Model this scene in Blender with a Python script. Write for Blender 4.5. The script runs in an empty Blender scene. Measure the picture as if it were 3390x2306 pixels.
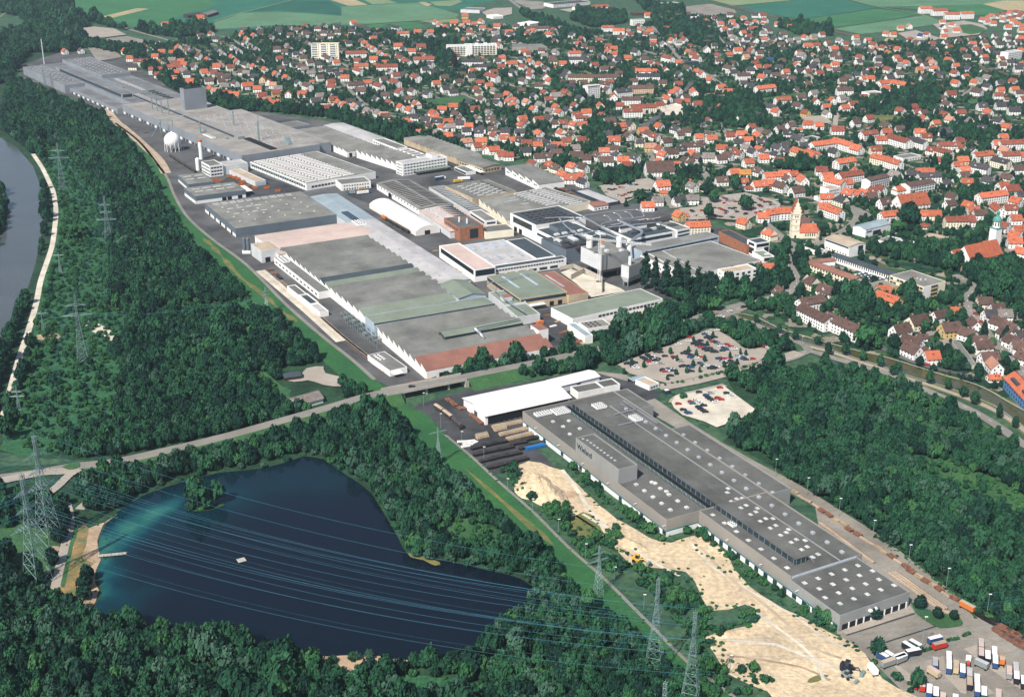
import bpy, math, random
import numpy as np
from mathutils import Vector
random.seed(7); RNG=np.random.default_rng(11)
S=bpy.context.scene; COL=S.collection
# ------------------------------------------------------------------ camera, sky, sun, exposure
F_PX=4300.0; TILT=math.atan(1700/4300.0); CAM_H=math.cos(TILT)/0.00248
cam=bpy.data.cameras.new('camera'); camo=bpy.data.objects.new('camera',cam); COL.objects.link(camo)
camo.location=(0,0,CAM_H); camo.rotation_euler=(math.pi/2-TILT,0,0)
cam.sensor_fit='HORIZONTAL'; cam.sensor_width=36; cam.lens=36*F_PX/3390
cam.clip_start=5; cam.clip_end=30000; S.camera=camo
SUN_EL=math.radians(47); SUN_DIR=Vector((-0.54*math.cos(SUN_EL),-0.842*math.cos(SUN_EL),math.sin(SUN_EL))).normalized()
W=bpy.data.worlds.new('World'); S.world=W; W.use_nodes=True
nt=W.node_tree; nt.nodes.clear()
sky=nt.nodes.new('ShaderNodeTexSky'); sky.sky_type='NISHITA'; sky.sun_disc=False
sky.sun_elevation=SUN_EL; sky.sun_rotation=math.atan2(SUN_DIR.x,SUN_DIR.y); sky.altitude=500; sky.dust_density=1.5
bg=nt.nodes.new('ShaderNodeBackground'); bg.inputs['Strength'].default_value=0.085
wo=nt.nodes.new('ShaderNodeOutputWorld'); nt.links.new(sky.outputs[0],bg.inputs[0]); nt.links.new(bg.outputs[0],wo.inputs[0])
sl=bpy.data.lights.new('sun','SUN'); sl.energy=4.8; sl.angle=math.radians(0.53); sl.color=(1.0,0.95,0.87)
so=bpy.data.objects.new('sun',sl); COL.objects.link(so); so.rotation_euler=SUN_DIR.to_track_quat('Z','Y').to_euler()
vs=S.view_settings; vs.view_transform='Standard'; vs.look='None'; vs.exposure=0.42; vs.gamma=1.0; vs.use_curve_mapping=False
S.cycles.max_bounces=5; S.cycles.diffuse_bounces=2; S.cycles.glossy_bounces=2; S.cycles.transparent_max_bounces=4
S.cycles.use_adaptive_sampling=True; S.cycles.adaptive_threshold=0.02
# ------------------------------------------------------------------ survey transform (plan units -> metres)
def G(x,y,z=0.0):
    u=(x-1695)/F_PX; v=(y-1153)/F_PX; c,s=math.cos(TILT),math.sin(TILT); t=(CAM_H-z)/(s+v*c)
    return Vector((u*t,(c-v*s)*t,z))
def tile(ox,oy,s): return lambda x,y,z=0.0: G(ox+x*s,oy+y*s,z)
_q=1130/2320; _h=565/2320; _k=565/1315
tA=tile(0,0,_q);tB=tile(1130,0,_q);tC=tile(2260,0,_q);tD=tile(0,770,_q);tE=tile(1130,770,_q);tF=tile(2260,770,_q)
tH=tile(0,1536,_q);tI=tile(1130,1536,_q);tJ=tile(2260,1536,_q)
tK=tile(60,150,_k);tL=tile(565,330,_k);tM=tile(1500,640,_k);tN=tile(1900,640,_k);tO=tile(1400,1230,_k)
tP=tile(2040,1080,600/1317);tQ=tile(2960,2080,430/2324);tU=tile(0,0,3390/2324)
def T(c,r): return tile(565*c,385*r,_h)
t10,t20,t30,t40,t50=[T(c,0) for c in range(1,6)]
t21,t31,t41,t51=[T(c,1) for c in range(2,6)]
t42,t52=T(4,2),T(5,2)
# ------------------------------------------------------------------ materials
MATS={}
def mat(name,col,rough=0.85,var=0.18,scale=0.08,col2=None,fine=0.0,fscale=1.2,metal=0.0,rnd=0.0,spec=0.3,bands=None,bump=0.0):
    """base colour broken up by two sizes of world-space noise; bands=(axis angle,period,amount) for sheet joints"""
    m=bpy.data.materials.new(name); m.use_nodes=True; n=m.node_tree.nodes; l=m.node_tree.links
    b=n['Principled BSDF']; b.inputs['Roughness'].default_value=rough; b.inputs['Metallic'].default_value=metal
    b.inputs['Specular IOR Level'].default_value=spec
    geo=n.new('ShaderNodeNewGeometry')
    no=n.new('ShaderNodeTexNoise'); no.inputs['Scale'].default_value=scale; no.inputs['Detail'].default_value=5; no.inputs['Roughness'].default_value=0.65
    l.new(geo.outputs['Position'],no.inputs['Vector'])
    r=n.new('ShaderNodeMapRange'); r.inputs['From Min'].default_value=0.32; r.inputs['From Max'].default_value=0.68
    l.new(no.outputs['Fac'],r.inputs['Value'])
    c2=col2 or tuple(c*(1-2*var) for c in col); c1=col if col2 else tuple(min(1,c*(1+var*0.6)) for c in col)
    mx=n.new('ShaderNodeMix'); mx.data_type='RGBA'; mx.inputs['A'].default_value=(*c2,1); mx.inputs['B'].default_value=(*c1,1)
    l.new(r.outputs[0],mx.inputs['Factor']); out=mx.outputs['Result']
    def mul(src,fac,lo,hi,fmin=0.3,fmax=0.7):
        rr=n.new('ShaderNodeMapRange'); rr.inputs['From Min'].default_value=fmin; rr.inputs['From Max'].default_value=fmax
        rr.inputs['To Min'].default_value=lo; rr.inputs['To Max'].default_value=hi; l.new(fac,rr.inputs['Value'])
        v=n.new('ShaderNodeVectorMath'); v.operation='SCALE'; l.new(src,v.inputs[0]); l.new(rr.outputs[0],v.inputs['Scale']); return v.outputs[0]
    if fine:
        nf=n.new('ShaderNodeTexNoise'); nf.inputs['Scale'].default_value=fscale; nf.inputs['Detail'].default_value=3; l.new(geo.outputs['Position'],nf.inputs['Vector'])
        out=mul(out,nf.outputs['Fac'],1-fine,1+fine)
    if bands:
        ang,per,amt=bands; sx=n.new('ShaderNodeSeparateXYZ'); l.new(geo.outputs['Position'],sx.inputs[0])
        a=n.new('ShaderNodeMath'); a.operation='MULTIPLY'; a.inputs[1].default_value=math.cos(ang)/per; l.new(sx.outputs[0],a.inputs[0])
        c=n.new('ShaderNodeMath'); c.operation='MULTIPLY_ADD'; c.inputs[1].default_value=math.sin(ang)/per; l.new(sx.outputs[1],c.inputs[0]); l.new(a.outputs[0],c.inputs[2])
        f=n.new('ShaderNodeMath'); f.operation='FRACT'; l.new(c.outputs[0],f.inputs[0])
        out=mul(out,f.outputs[0],1-amt,1.0,0.0,0.15)
    if rnd:
        oi=n.new('ShaderNodeObjectInfo'); out=mul(out,oi.outputs['Random'],1-rnd,1+rnd,0,1)
    l.new(out,b.inputs['Base Color'])
    if bump:
        bp=n.new('ShaderNodeBump'); bp.inputs['Strength'].default_value=bump; bp.inputs['Distance'].default_value=0.5
        nb=n.new('ShaderNodeTexNoise'); nb.inputs['Scale'].default_value=0.6; nb.inputs['Detail'].default_value=6; l.new(geo.outputs['Position'],nb.inputs['Vector'])
        l.new(nb.outputs['Fac'],bp.inputs['Height']); l.new(bp.outputs[0],b.inputs['Normal'])
    MATS[name]=m; return m
AX=math.radians(-61.7)
mat('garden',(0.060,0.120,0.058),0.95,col2=(0.016,0.055,0.038),scale=0.05,fine=0.35,fscale=0.25)
AX=math.radians(-61.7)
mat('wood_floor',(0.02,0.062,0.03),0.95,var=0.3,scale=0.05,fine=0.3,fscale=0.4)
mat('meadow',(0.05,0.13,0.042),0.95,col2=(0.028,0.085,0.035),scale=0.03,fine=0.25,fscale=0.6)
mat('dike_grass',(0.034,0.125,0.036),0.95,col2=(0.018,0.085,0.032),scale=0.03,fine=0.18,fscale=0.5)
mat('scrub',(0.034,0.125,0.050),0.95,col2=(0.016,0.070,0.034),scale=0.06,fine=0.4,fscale=0.5,bump=1.0)
mat('dry_lawn',(0.36,0.20,0.095),0.95,col2=(0.07,0.12,0.04),scale=0.09,fine=0.2)
mat('dry_grass',(0.20,0.17,0.055),0.95,col2=(0.065,0.11,0.04),scale=0.06,fine=0.2)
for nme,c in dict(field_teal=(0.024,0.135,0.088),field_green=(0.04,0.155,0.062),field_light=(0.10,0.21,0.115),field_pale=(0.20,0.26,0.13),field_tan=(0.40,0.33,0.19),field_deep=(0.015,0.10,0.066)).items():
    mat(nme,c,0.95,var=0.12,scale=0.012,fine=0.14,fscale=0.12,bands=(math.radians(35),16.0,0.16))
mat('asphalt',(0.108,0.108,0.110),0.9,var=0.32,scale=0.02,fine=0.12)
mat('yard_dark',(0.066,0.068,0.074),0.9,var=0.32,scale=0.03,fine=0.15)
mat('concrete_yard',(0.27,0.245,0.21),0.9,var=0.20,scale=0.03,fine=0.14,bands=(AX,9.0,0.10))
mat('road',(0.235,0.22,0.195),0.9,var=0.12,scale=0.04,fine=0.08)
mat('lot',(0.36,0.315,0.265),0.9,var=0.10,scale=0.05,fine=0.08)
mat('pale_gravel',(0.62,0.56,0.46),0.95,var=0.16,scale=0.06,fine=0.12)
mat('sand',(0.66,0.52,0.34),0.95,col2=(0.42,0.33,0.225),scale=0.035,fine=0.22,fscale=0.35,bump=1.0)
mat('beach',(0.42,0.30,0.20),0.95,var=0.2,scale=0.08,fine=0.15)
mat('ballast',(0.30,0.24,0.18),0.95,var=0.2,scale=0.1,fine=0.2)
mat('ballast_dark',(0.11,0.095,0.085),0.95,var=0.2,scale=0.1,fine=0.2)
mat('canal_water',(0.082,0.080,0.036),0.12,var=0.1,spec=0.5)
mat('river_water',(0.082,0.090,0.092),0.15,var=0.08,scale=0.02,spec=0.5)
# building stuff
mat('white_wall',(0.86,0.84,0.81),0.8,var=0.06,scale=0.2,rnd=0.06)
mat('cream_wall',(0.83,0.76,0.60),0.8,var=0.06,rnd=0.06)
mat('ochre_wall',(0.60,0.45,0.20),0.8,var=0.06)
mat('peach_wall',(0.70,0.50,0.34),0.8,var=0.06)
mat('blue_wall',(0.10,0.22,0.42),0.8,var=0.06)
mat('dark_wood',(0.07,0.045,0.035),0.8,var=0.15)
mat('orange_tile',(0.45,0.125,0.064),0.85,var=0.14,scale=0.3,rnd=0.26,fine=0.15)
mat('red_tile',(0.25,0.075,0.048),0.85,var=0.16,scale=0.3,rnd=0.18,fine=0.15)
mat('brown_tile',(0.115,0.068,0.056),0.85,var=0.16,scale=0.3,rnd=0.2,fine=0.15)
mat('dark_tile',(0.062,0.056,0.062),0.85,var=0.16,scale=0.3,rnd=0.2,fine=0.15)
mat('grey_tile',(0.22,0.19,0.175),0.85,var=0.14,scale=0.3,rnd=0.16,fine=0.15)
mat('pink_tile',(0.46,0.23,0.16),0.85,var=0.12,scale=0.3,rnd=0.1,fine=0.12)
mat('yellow_tile',(0.48,0.22,0.06),0.85,var=0.12,scale=0.3)
mat('blue_tile',(0.02,0.06,0.16),0.8,var=0.1)
mat('glass',(0.022,0.032,0.042),0.18,var=0.1,spec=0.6)
mat('glass_band',(0.035,0.055,0.075),0.2,var=0.25,scale=0.3,spec=0.6)
mat('teal_band',(0.03,0.17,0.20),0.6,var=0.1)
mat('skylight',(0.66,0.65,0.64),0.5,var=0.22,scale=0.5)
mat('skylight_grey',(0.42,0.44,0.47),0.4,var=0.12)
mat('roof_dark',(0.128,0.129,0.120),0.92,var=0.20,scale=0.04,fine=0.10,bands=(AX,6.5,0.10))
mat('roof_grey',(0.185,0.187,0.172),0.92,var=0.20,scale=0.04,fine=0.10,bands=(AX,5.0,0.10))
mat('roof_mid',(0.225,0.222,0.202),0.92,var=0.20,scale=0.04,fine=0.10,bands=(AX,7.0,0.08))
mat('roof_light',(0.315,0.29,0.265),0.92,var=0.18,scale=0.035,fine=0.10,bands=(AX,12.0,0.06))
mat('roof_far',(0.185,0.19,0.195),0.92,var=0.20,scale=0.03,fine=0.10,bands=(AX,12.0,0.06))
mat('roof_pink',(0.54,0.42,0.37),0.92,var=0.10,scale=0.04,fine=0.08,bands=(AX,6.0,0.06))
mat('roof_pale',(0.46,0.445,0.445),0.9,var=0.14,scale=0.05,fine=0.10,bands=(AX,4.0,0.06))
mat('roof_blue',(0.29,0.355,0.39),0.9,var=0.12,scale=0.05,fine=0.08,bands=(AX,5.0,0.08))
mat('roof_green',(0.20,0.235,0.185),0.92,var=0.12,scale=0.04,fine=0.10)
mat('roof_slate',(0.055,0.072,0.085),0.9,var=0.16,scale=0.06,fine=0.10)
mat('roof_tan',(0.46,0.37,0.27),0.92,var=0.14,scale=0.06,fine=0.10)
mat('roof_red',(0.27,0.125,0.095),0.92,var=0.12,scale=0.05,fine=0.12,bands=(AX,5.0,0.08))
mat('roof_white',(0.78,0.745,0.71),0.85,var=0.05,scale=0.05,bands=(AX,30.0,0.03))
mat('clad',(0.33,0.335,0.33),0.55,var=0.08,scale=0.05,bands=(AX,3.0,0.12),metal=0.15)
mat('clad_tan',(0.33,0.305,0.275),0.55,var=0.06,scale=0.05,bands=(AX,3.0,0.10),metal=0.1)
mat('clad_far',(0.25,0.27,0.30),0.6,var=0.08,scale=0.04,bands=(AX,6.0,0.08))
mat('clad_slate',(0.13,0.16,0.19),0.6,var=0.08,bands=(AX,3.0,0.1))
mat('clad_light',(0.60,0.61,0.62),0.6,var=0.07,scale=0.1)
mat('clad_blue',(0.42,0.50,0.58),0.6,var=0.10,scale=0.1,bands=(math.radians(28),6.0,0.15))
mat('brick',(0.36,0.15,0.085),0.85,var=0.15,scale=0.4,fine=0.15)
mat('ochre_brick',(0.50,0.40,0.27),0.85,var=0.12)
mat('silver',(0.55,0.57,0.60),0.35,var=0.08,metal=0.7)
mat('white_paint',(0.82,0.82,0.80),0.6,var=0.03,scale=0.3)
mat('steel',(0.26,0.36,0.36),0.5,var=0.1,metal=0.3)
mat('cable',(0.035,0.17,0.25),0.6,var=0.05)
mat('concrete',(0.46,0.42,0.36),0.9,var=0.12,scale=0.1)
mat('copper',(0.10,0.30,0.26),0.6,var=0.15,scale=0.5)
mat('black',(0.012,0.012,0.014),0.8,var=0.1)
mat('rubber',(0.02,0.02,0.02),0.9,var=0.1)
mat('wood',(0.42,0.30,0.17),0.9,var=0.25,scale=0.4,fine=0.2)
mat('rust',(0.27,0.115,0.06),0.9,var=0.3,scale=0.5,fine=0.2)
mat('dark_bar',(0.07,0.055,0.05),0.8,var=0.3,scale=0.5,fine=0.2)
mat('pipe_red',(0.20,0.10,0.075),0.8,var=0.2,scale=0.5,fine=0.1)
mat('skin',(0.5,0.3,0.22),0.7,var=0.05)
for nme,c in dict(car_white=(0.75,0.75,0.74),car_red=(0.48,0.035,0.025),car_dark=(0.022,0.026,0.036),car_blue=(0.03,0.07,0.20),car_silver=(0.35,0.37,0.39),car_teal=(0.02,0.16,0.19),car_green=(0.02,0.06,0.04),
    box_blue=(0.03,0.075,0.20),box_orange=(0.62,0.17,0.03),box_yellow=(0.70,0.42,0.05),box_grey=(0.24,0.27,0.28),box_tan=(0.55,0.42,0.27),box_navy=(0.015,0.02,0.035),box_green=(0.03,0.09,0.07),tarp_blue=(0.02,0.16,0.45)).items():
    mat(nme,c,0.4,var=0.04,spec=0.5)
M_=MATS
def plots_mat():
    # garden plots: cells of lawn, beds, hedges and a few paved courts
    m=bpy.data.materials.new('plots'); m.use_nodes=True; n=m.node_tree.nodes; l=m.node_tree.links; b=n['Principled BSDF']; b.inputs['Roughness'].default_value=.95; b.inputs['Specular IOR Level'].default_value=.2
    geo=n.new('ShaderNodeNewGeometry'); no=n.new('ShaderNodeTexNoise'); no.inputs['Scale'].default_value=.12; l.new(geo.outputs['Position'],no.inputs['Vector'])
    ad=n.new('ShaderNodeVectorMath'); ad.operation='MULTIPLY_ADD'; ad.inputs[1].default_value=(9,9,0); l.new(no.outputs['Color'],ad.inputs[0]); l.new(geo.outputs['Position'],ad.inputs[2])
    vo=n.new('ShaderNodeTexVoronoi'); vo.inputs['Scale'].default_value=.10; l.new(ad.outputs[0],vo.inputs['Vector'])
    sp=n.new('ShaderNodeSeparateColor'); l.new(vo.outputs['Color'],sp.inputs[0]); cr=n.new('ShaderNodeValToRGB'); cr.color_ramp.interpolation='CONSTANT'; e=cr.color_ramp.elements
    e[0].color=(.012,.042,.026,1); e[1].position=.30; e[1].color=(.026,.075,.034,1)
    for p,c in ((.48,(.045,.095,.040,1)),(.64,(.014,.046,.030,1)),(.74,(.22,.195,.155,1)),(.86,(.075,.10,.045,1)),(.93,(.30,.26,.21,1))): q=cr.color_ramp.elements.new(p); q.color=c
    l.new(sp.outputs[0],cr.inputs[0]); n2=n.new('ShaderNodeTexNoise'); n2.inputs['Scale'].default_value=.5; n2.inputs['Detail'].default_value=4; l.new(geo.outputs['Position'],n2.inputs['Vector'])
    mr=n.new('ShaderNodeMapRange'); mr.inputs['From Min'].default_value=.3; mr.inputs['From Max'].default_value=.7; mr.inputs['To Min'].default_value=.55; mr.inputs['To Max'].default_value=1.35; l.new(n2.outputs['Fac'],mr.inputs['Value'])
    sc=n.new('ShaderNodeVectorMath'); sc.operation='SCALE'; l.new(cr.outputs[0],sc.inputs[0]); l.new(mr.outputs[0],sc.inputs['Scale']); l.new(sc.outputs[0],b.inputs['Base Color']); MATS['plots']=m
plots_mat()
def leaf_mat(name,c1,c2,tr=0.25):
    m=bpy.data.materials.new(name); m.use_nodes=True; n=m.node_tree.nodes; l=m.node_tree.links
    b=n['Principled BSDF']; b.inputs['Roughness'].default_value=0.75; b.inputs['Specular IOR Level'].default_value=0.15
    oi=n.new('ShaderNodeObjectInfo'); geo=n.new('ShaderNodeNewGeometry')
    no=n.new('ShaderNodeTexNoise'); no.inputs['Scale'].default_value=0.03; no.inputs['Detail'].default_value=3; l.new(geo.outputs['Position'],no.inputs['Vector'])
    ad=n.new('ShaderNodeMath'); ad.operation='MULTIPLY_ADD'; ad.inputs[1].default_value=0.55; l.new(oi.outputs['Random'],ad.inputs[0])
    mr=n.new('ShaderNodeMapRange'); mr.inputs['From Min'].default_value=0.35; mr.inputs['From Max'].default_value=0.65; mr.inputs['To Max'].default_value=0.45; l.new(no.outputs['Fac'],mr.inputs['Value']); l.new(mr.outputs[0],ad.inputs[2])
    mx=n.new('ShaderNodeMix'); mx.data_type='RGBA'; mx.inputs['A'].default_value=(*c1,1); mx.inputs['B'].default_value=(*c2,1); l.new(ad.outputs[0],mx.inputs['Factor'])
    l.new(mx.outputs['Result'],b.inputs['Base Color'])
    MATS[name]=m; return m
leaf_mat('leaf',(0.007,0.038,0.026),(0.031,0.112,0.050))
leaf_mat('leaf_grey',(0.026,0.078,0.052),(0.058,0.128,0.082))
leaf_mat('leaf_bright',(0.024,0.098,0.038),(0.056,0.160,0.056))
leaf_mat('leaf_dark',(0.005,0.024,0.018),(0.013,0.052,0.034))
leaf_mat('leaf_purple',(0.03,0.02,0.025),(0.05,0.03,0.03))
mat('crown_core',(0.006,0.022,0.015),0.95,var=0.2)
mat('bark',(0.09,0.07,0.05),0.9,var=0.2,scale=1.0)
# ------------------------------------------------------------------ mesh helpers
def link(o,parent=None):
    COL.objects.link(o)
    if parent is not None: o.parent=parent
    return o
class MB:
    def __init__(s): s.v=[]; s.f=[]; s.mi=[]; s.mats=[]
    def m(s,name):
        if name not in s.mats: s.mats.append(name)
        return s.mats.index(name)
    def poly(s,pts,mt):
        i=len(s.v); s.v+= [tuple(p) for p in pts]; s.f.append(tuple(range(i,i+len(pts)))); s.mi.append(s.m(mt))
    def box(s,x0,x1,y0,y1,z0,z1,mt,top=None,bottom=False):
        i=len(s.v); s.v+=[(x0,y0,z0),(x1,y0,z0),(x1,y1,z0),(x0,y1,z0),(x0,y0,z1),(x1,y0,z1),(x1,y1,z1),(x0,y1,z1)]
        k=s.m(mt); kt=s.m(top) if top else k
        for q,kk in (((0,1,5,4),k),((1,2,6,5),k),((2,3,7,6),k),((3,0,4,7),k),((4,5,6,7),kt))+((((3,2,1,0),k),) if bottom else ()):
            s.f.append(tuple(i+a for a in q)); s.mi.append(kk)
    def prism(s,pts,z0,z1,mt,top=None):
        n=len(pts); i=len(s.v); s.v+=[(p[0],p[1],z0) for p in pts]+[(p[0],p[1],z1) for p in pts]; k=s.m(mt); kt=s.m(top) if top else k
        for a in range(n): b=(a+1)%n; s.f.append((i+a,i+b,i+n+b,i+n+a)); s.mi.append(k)
        s.f.append(tuple(range(i+n,i+2*n))); s.mi.append(kt)
    def bar(s,a,b,r,mt,n=4):
        a=Vector(a); b=Vector(b); d=b-a
        if d.length<1e-4: return
        d.normalize(); x=d.orthogonal().normalized(); y=d.cross(x); i=len(s.v); k=s.m(mt)
        for p in (a,b):
            for j in range(n):
                t=2*math.pi*j/n+0.78; s.v.append(tuple(p+(x*math.cos(t)+y*math.sin(t))*r))
        for j in range(n):
            q=(j+1)%n; s.f.append((i+j,i+q,i+n+q,i+n+j)); s.mi.append(k)
        s.f.append(tuple(i+j for j in range(n))[::-1]); s.mi.append(k); s.f.append(tuple(i+n+j for j in range(n))); s.mi.append(k)
    def tube(s,pts,r,mt,n=6):
        pts=[Vector(p) for p in pts]; i=len(s.v); k=s.m(mt)
        for j,p in enumerate(pts):
            d=(pts[min(j+1,len(pts)-1)]-pts[max(j-1,0)]).normalized(); x=d.cross(Vector((0,0,1)))
            x=x.normalized() if x.length>1e-3 else Vector((1,0,0)); y=x.cross(d)
            for t in range(n): a=2*math.pi*t/n; s.v.append(tuple(p+(x*math.cos(a)+y*math.sin(a))*r))
        for j in range(len(pts)-1):
            for t in range(n): u=(t+1)%n; s.f.append((i+j*n+t,i+j*n+u,i+(j+1)*n+u,i+(j+1)*n+t)); s.mi.append(k)
        s.f.append(tuple(range(i,i+n))); s.mi.append(k); e=i+(len(pts)-1)*n; s.f.append(tuple(range(e,e+n))); s.mi.append(k)
    def lathe(s,cx,cy,prof,mt,n=16):
        i=len(s.v); k=s.m(mt)
        for r,z in prof:
            for t in range(n): a=2*math.pi*t/n; s.v.append((cx+r*math.cos(a),cy+r*math.sin(a),z))
        for j in range(len(prof)-1):
            for t in range(n): u=(t+1)%n; s.f.append((i+j*n+t,i+j*n+u,i+(j+1)*n+u,i+(j+1)*n+t)); s.mi.append(k)
        e=i+(len(prof)-1)*n; s.f.append(tuple(range(e,e+n))); s.mi.append(k)
    def mesh(s,name):
        me=bpy.data.meshes.new(name); me.from_pydata(s.v,[],s.f)
        for mm in s.mats: me.materials.append(M_[mm])
        me.polygons.foreach_set('material_index',s.mi); me.update(); return me
    def build(s,name,parent=None,loc=(0,0,0),smooth=False):
        me=s.mesh(name)
        if smooth: me.polygons.foreach_set('use_smooth',[True]*len(me.polygons))
        o=bpy.data.objects.new(name,me); o.location=loc; return link(o,parent)
_bc={}
def boxmesh(dx,dy,dz,mt,top=None):
    """a box mesh shared by all pieces of the same size, centred on x and y, standing on z=0"""
    key=(round(dx,2),round(dy,2),round(dz,2),mt,top)
    if key not in _bc:
        m=MB(); m.box(-dx/2,dx/2,-dy/2,dy/2,0,dz,mt,top,True); _bc[key]=m.mesh('piece')
    return _bc[key]
def put(name,me,parent,loc,rz=0.0,scale=None):
    o=bpy.data.objects.new(name,me); o.location=loc
    if rz: o.rotation_euler=(0,0,rz)
    if scale: o.scale=scale
    return link(o,parent)
def tag(o,label=None,cat=None,group=None,kind=None):
    if label: o['label']=label
    if cat: o['category']=cat
    if group: o['group']=group
    if kind: o['kind']=kind
    return o
def empty(name,loc,rz=0.0):
    o=bpy.data.objects.new(name,None); o.location=loc; o.rotation_euler=(0,0,rz); o.empty_display_size=1; return link(o)
# occupancy raster (4 m cells) so that plants keep off buildings, roads and water
GX0,GY0,CS=-1500.0,420.0,4.0; GW,GH=int(3200/CS),int(3100/CS)
OCC=np.zeros((GH,GW),np.uint8)
_cx=GX0+(np.arange(GW)+0.5)*CS; _cy=GY0+(np.arange(GH)+0.5)*CS
def inpoly(px,py,pts):
    r=np.zeros(px.shape,bool); n=len(pts)
    for i in range(n):
        x1,y1=pts[i][0],pts[i][1]; x2,y2=pts[(i+1)%n][0],pts[(i+1)%n][1]
        if y1==y2: continue
        c=((y1>py)!=(y2>py))&(px<(x2-x1)*(py-y1)/(y2-y1)+x1); r^=c
    return r
def occupy(pts,val=1):
    xs=[p[0] for p in pts]; ys=[p[1] for p in pts]
    i0=max(0,int((min(xs)-GX0)/CS)-1); i1=min(GW,int((max(xs)-GX0)/CS)+2); j0=max(0,int((min(ys)-GY0)/CS)-1); j1=min(GH,int((max(ys)-GY0)/CS)+2)
    if i0>=i1 or j0>=j1: return
    px,py=np.meshgrid(_cx[i0:i1],_cy[j0:j1]); k=inpoly(px,py,pts); OCC[j0:j1,i0:i1][k]=val
def smooth_line(pts,step=12.0):
    P=[Vector(p) for p in pts]
    if len(P)<3: return P
    out=[]
    for i in range(len(P)-1):
        p0=P[max(i-1,0)]; p1=P[i]; p2=P[i+1]; p3=P[min(i+2,len(P)-1)]; n=max(2,int((p2-p1).length/step))
        for j in range(n):
            t=j/n; out.append(0.5*((2*p1)+(p2-p0)*t+(2*p0-5*p1+4*p2-p3)*t*t+(3*p1-p0-3*p2+p3)*t**3))
    out.append(P[-1]); return out
def sheet(name,pts,z,mt,occ=None,edge=None):
    """a flat piece of ground with an outline wobbled a little so it does not read as a polygon"""
    if edge:
        P=smooth_line(list(pts)+[pts[0]],8.0)[:-1]; pts=[Vector((p.x+random.uniform(-edge,edge),p.y+random.uniform(-edge,edge),0)) for p in P]
    m=MB(); m.poly([(p[0],p[1],z) for p in pts],mt); o=m.build(name); tag(o,kind='structure')
    if occ is not None: occupy(pts,occ)
    return o
def strip(name,pts,w,z,mt,occ=True,kind='structure',smooth=True,zf=None,rag=0.0):
    W0=w; L=smooth_line(pts) if smooth else [Vector(p) for p in pts]; m=MB(); a=[];b=[]
    for i,p in enumerate(L):
        d=L[min(i+1,len(L)-1)]-L[max(i-1,0)]; d.z=0; d.normalize(); n=Vector((-d.y,d.x,0)); zz=z if zf is None else zf(p); w=W0*(1-rag*random.random()) if 0<i<len(L)-1 or not rag else .1
        a.append(Vector((p.x+n.x*w/2,p.y+n.y*w/2,zz))); b.append(Vector((p.x-n.x*w/2,p.y-n.y*w/2,zz)))
    for i in range(len(L)-1): m.poly([b[i],b[i+1],a[i+1],a[i]],mt)
    o=m.build(name); tag(o,kind=kind)
    if occ:
        for i in range(len(L)-1): occupy([b[i],b[i+1],a[i+1],a[i]],2)
    return o,L
# ------------------------------------------------------------------ ground, fields, water, roads
def up(t,s): # "x,y x,y ..." read with tile t
    return [t(*map(float,w.split(','))) for w in s.split()]
m=MB(); m.poly([(-9000,-1500,0),(9000,-1500,0),(9000,16000,0),(-9000,16000,0)],'garden'); tag(m.build('ground'),kind='structure')
# farmland beyond the town
FLD=[('field_teal',tU,'100,-70 1500,-90 1040,22 700,52 620,62 560,68 440,66 330,72 240,42 160,20'),
 ('field_green',tA,'500,95 740,128 950,205 1080,175 1180,100 1280,90 1420,60 1480,20 1200,-60 520,-40'),
 ('field_green',tA,'760,132 1010,66 1130,72 1280,95 1160,130 1050,180 940,200'),
 ('field_tan',tA,'690,115 930,58 1015,62 745,127'),
 ('field_light',tA,'1460,150 1650,90 1900,80 2320,110 2320,150 2160,180 1900,170 1700,185 1460,200'),
 ('field_deep',tA,'1640,85 1990,5 2230,10 2320,60 2320,105 1900,70'),
 ('field_tan',tA,'2220,-5 2400,-5 2500,35 2370,42'),
 ('field_pale',t20,'280,-10 560,-20 760,45 420,62'),
 ('field_light',t20,'0,95 1030,40 1240,95 1600,200 1560,245 900,290 250,330 0,345'),
 ('field_green',t20,'330,345 880,300 1100,330 1150,385 880,400 650,330 450,430'),
 ('field_tan',t20,'1040,35 1130,30 1230,65 1170,90'),('field_pale',t20,'1200,30 1600,5 1650,30 1480,90 1280,80'),
 ('field_pale',t20,'1050,290 1580,255 1620,300 1250,320'),
 ('field_teal',tC,'360,45 760,5 1010,-20 1330,55 815,132 560,100 430,62'),
 ('field_green',tC,'815,138 1320,62 1610,98 1400,140 1015,190 900,165'),
 ('field_light',tC,'1025,198 1640,108 1740,145 1735,165 1400,215 1210,235 1110,215'),
 ('field_light',tC,'1080,-10 2400,-70 2400,5 2040,30 1700,45 1340,50'),
 ('field_green',tC,'1350,58 1620,50 2040,30 2190,72 1990,104 1800,70'),
 ('field_tan',tC,'2040,30 2180,8 2420,5 2420,80 2190,72'),
 ('field_pale',tC,'120,-15 700,-40 740,5 340,42'),
 ('field_green',tC,'1900,60 2190,75 2120,108 1990,108')]
for i,(mt,t,s) in enumerate(FLD): sheet('field',up(t,s),0.10+0.03*i,mt,occ=3)
for t,s in ((tA,'1450,148 1640,92 1990,3'),(t20,'200,345 800,300 1560,250'),(tC,'1100,-10 1340,52 1600,97 1750,150'),(tU,'0,40 30,20 80,8')): strip('farm_track',up(t,s),4.5,0.9,'field_pale')
sheet('town_ground',up(tU,'500,100 560,75 700,66 960,80 1010,104 1040,66 1200,60 1400,74 1480,46 1620,26 1700,60 1830,104 1990,122 2060,100 2360,94 2360,560 2360,880 2240,915 2100,855 1950,800 1830,760 1720,715 1800,640 1790,570 1740,560 1600,490 1500,462 1330,392 1180,365 1060,338 900,318 780,275 640,256 500,248 430,222 300,128 260,105 480,92'),0.06,'plots')
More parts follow.
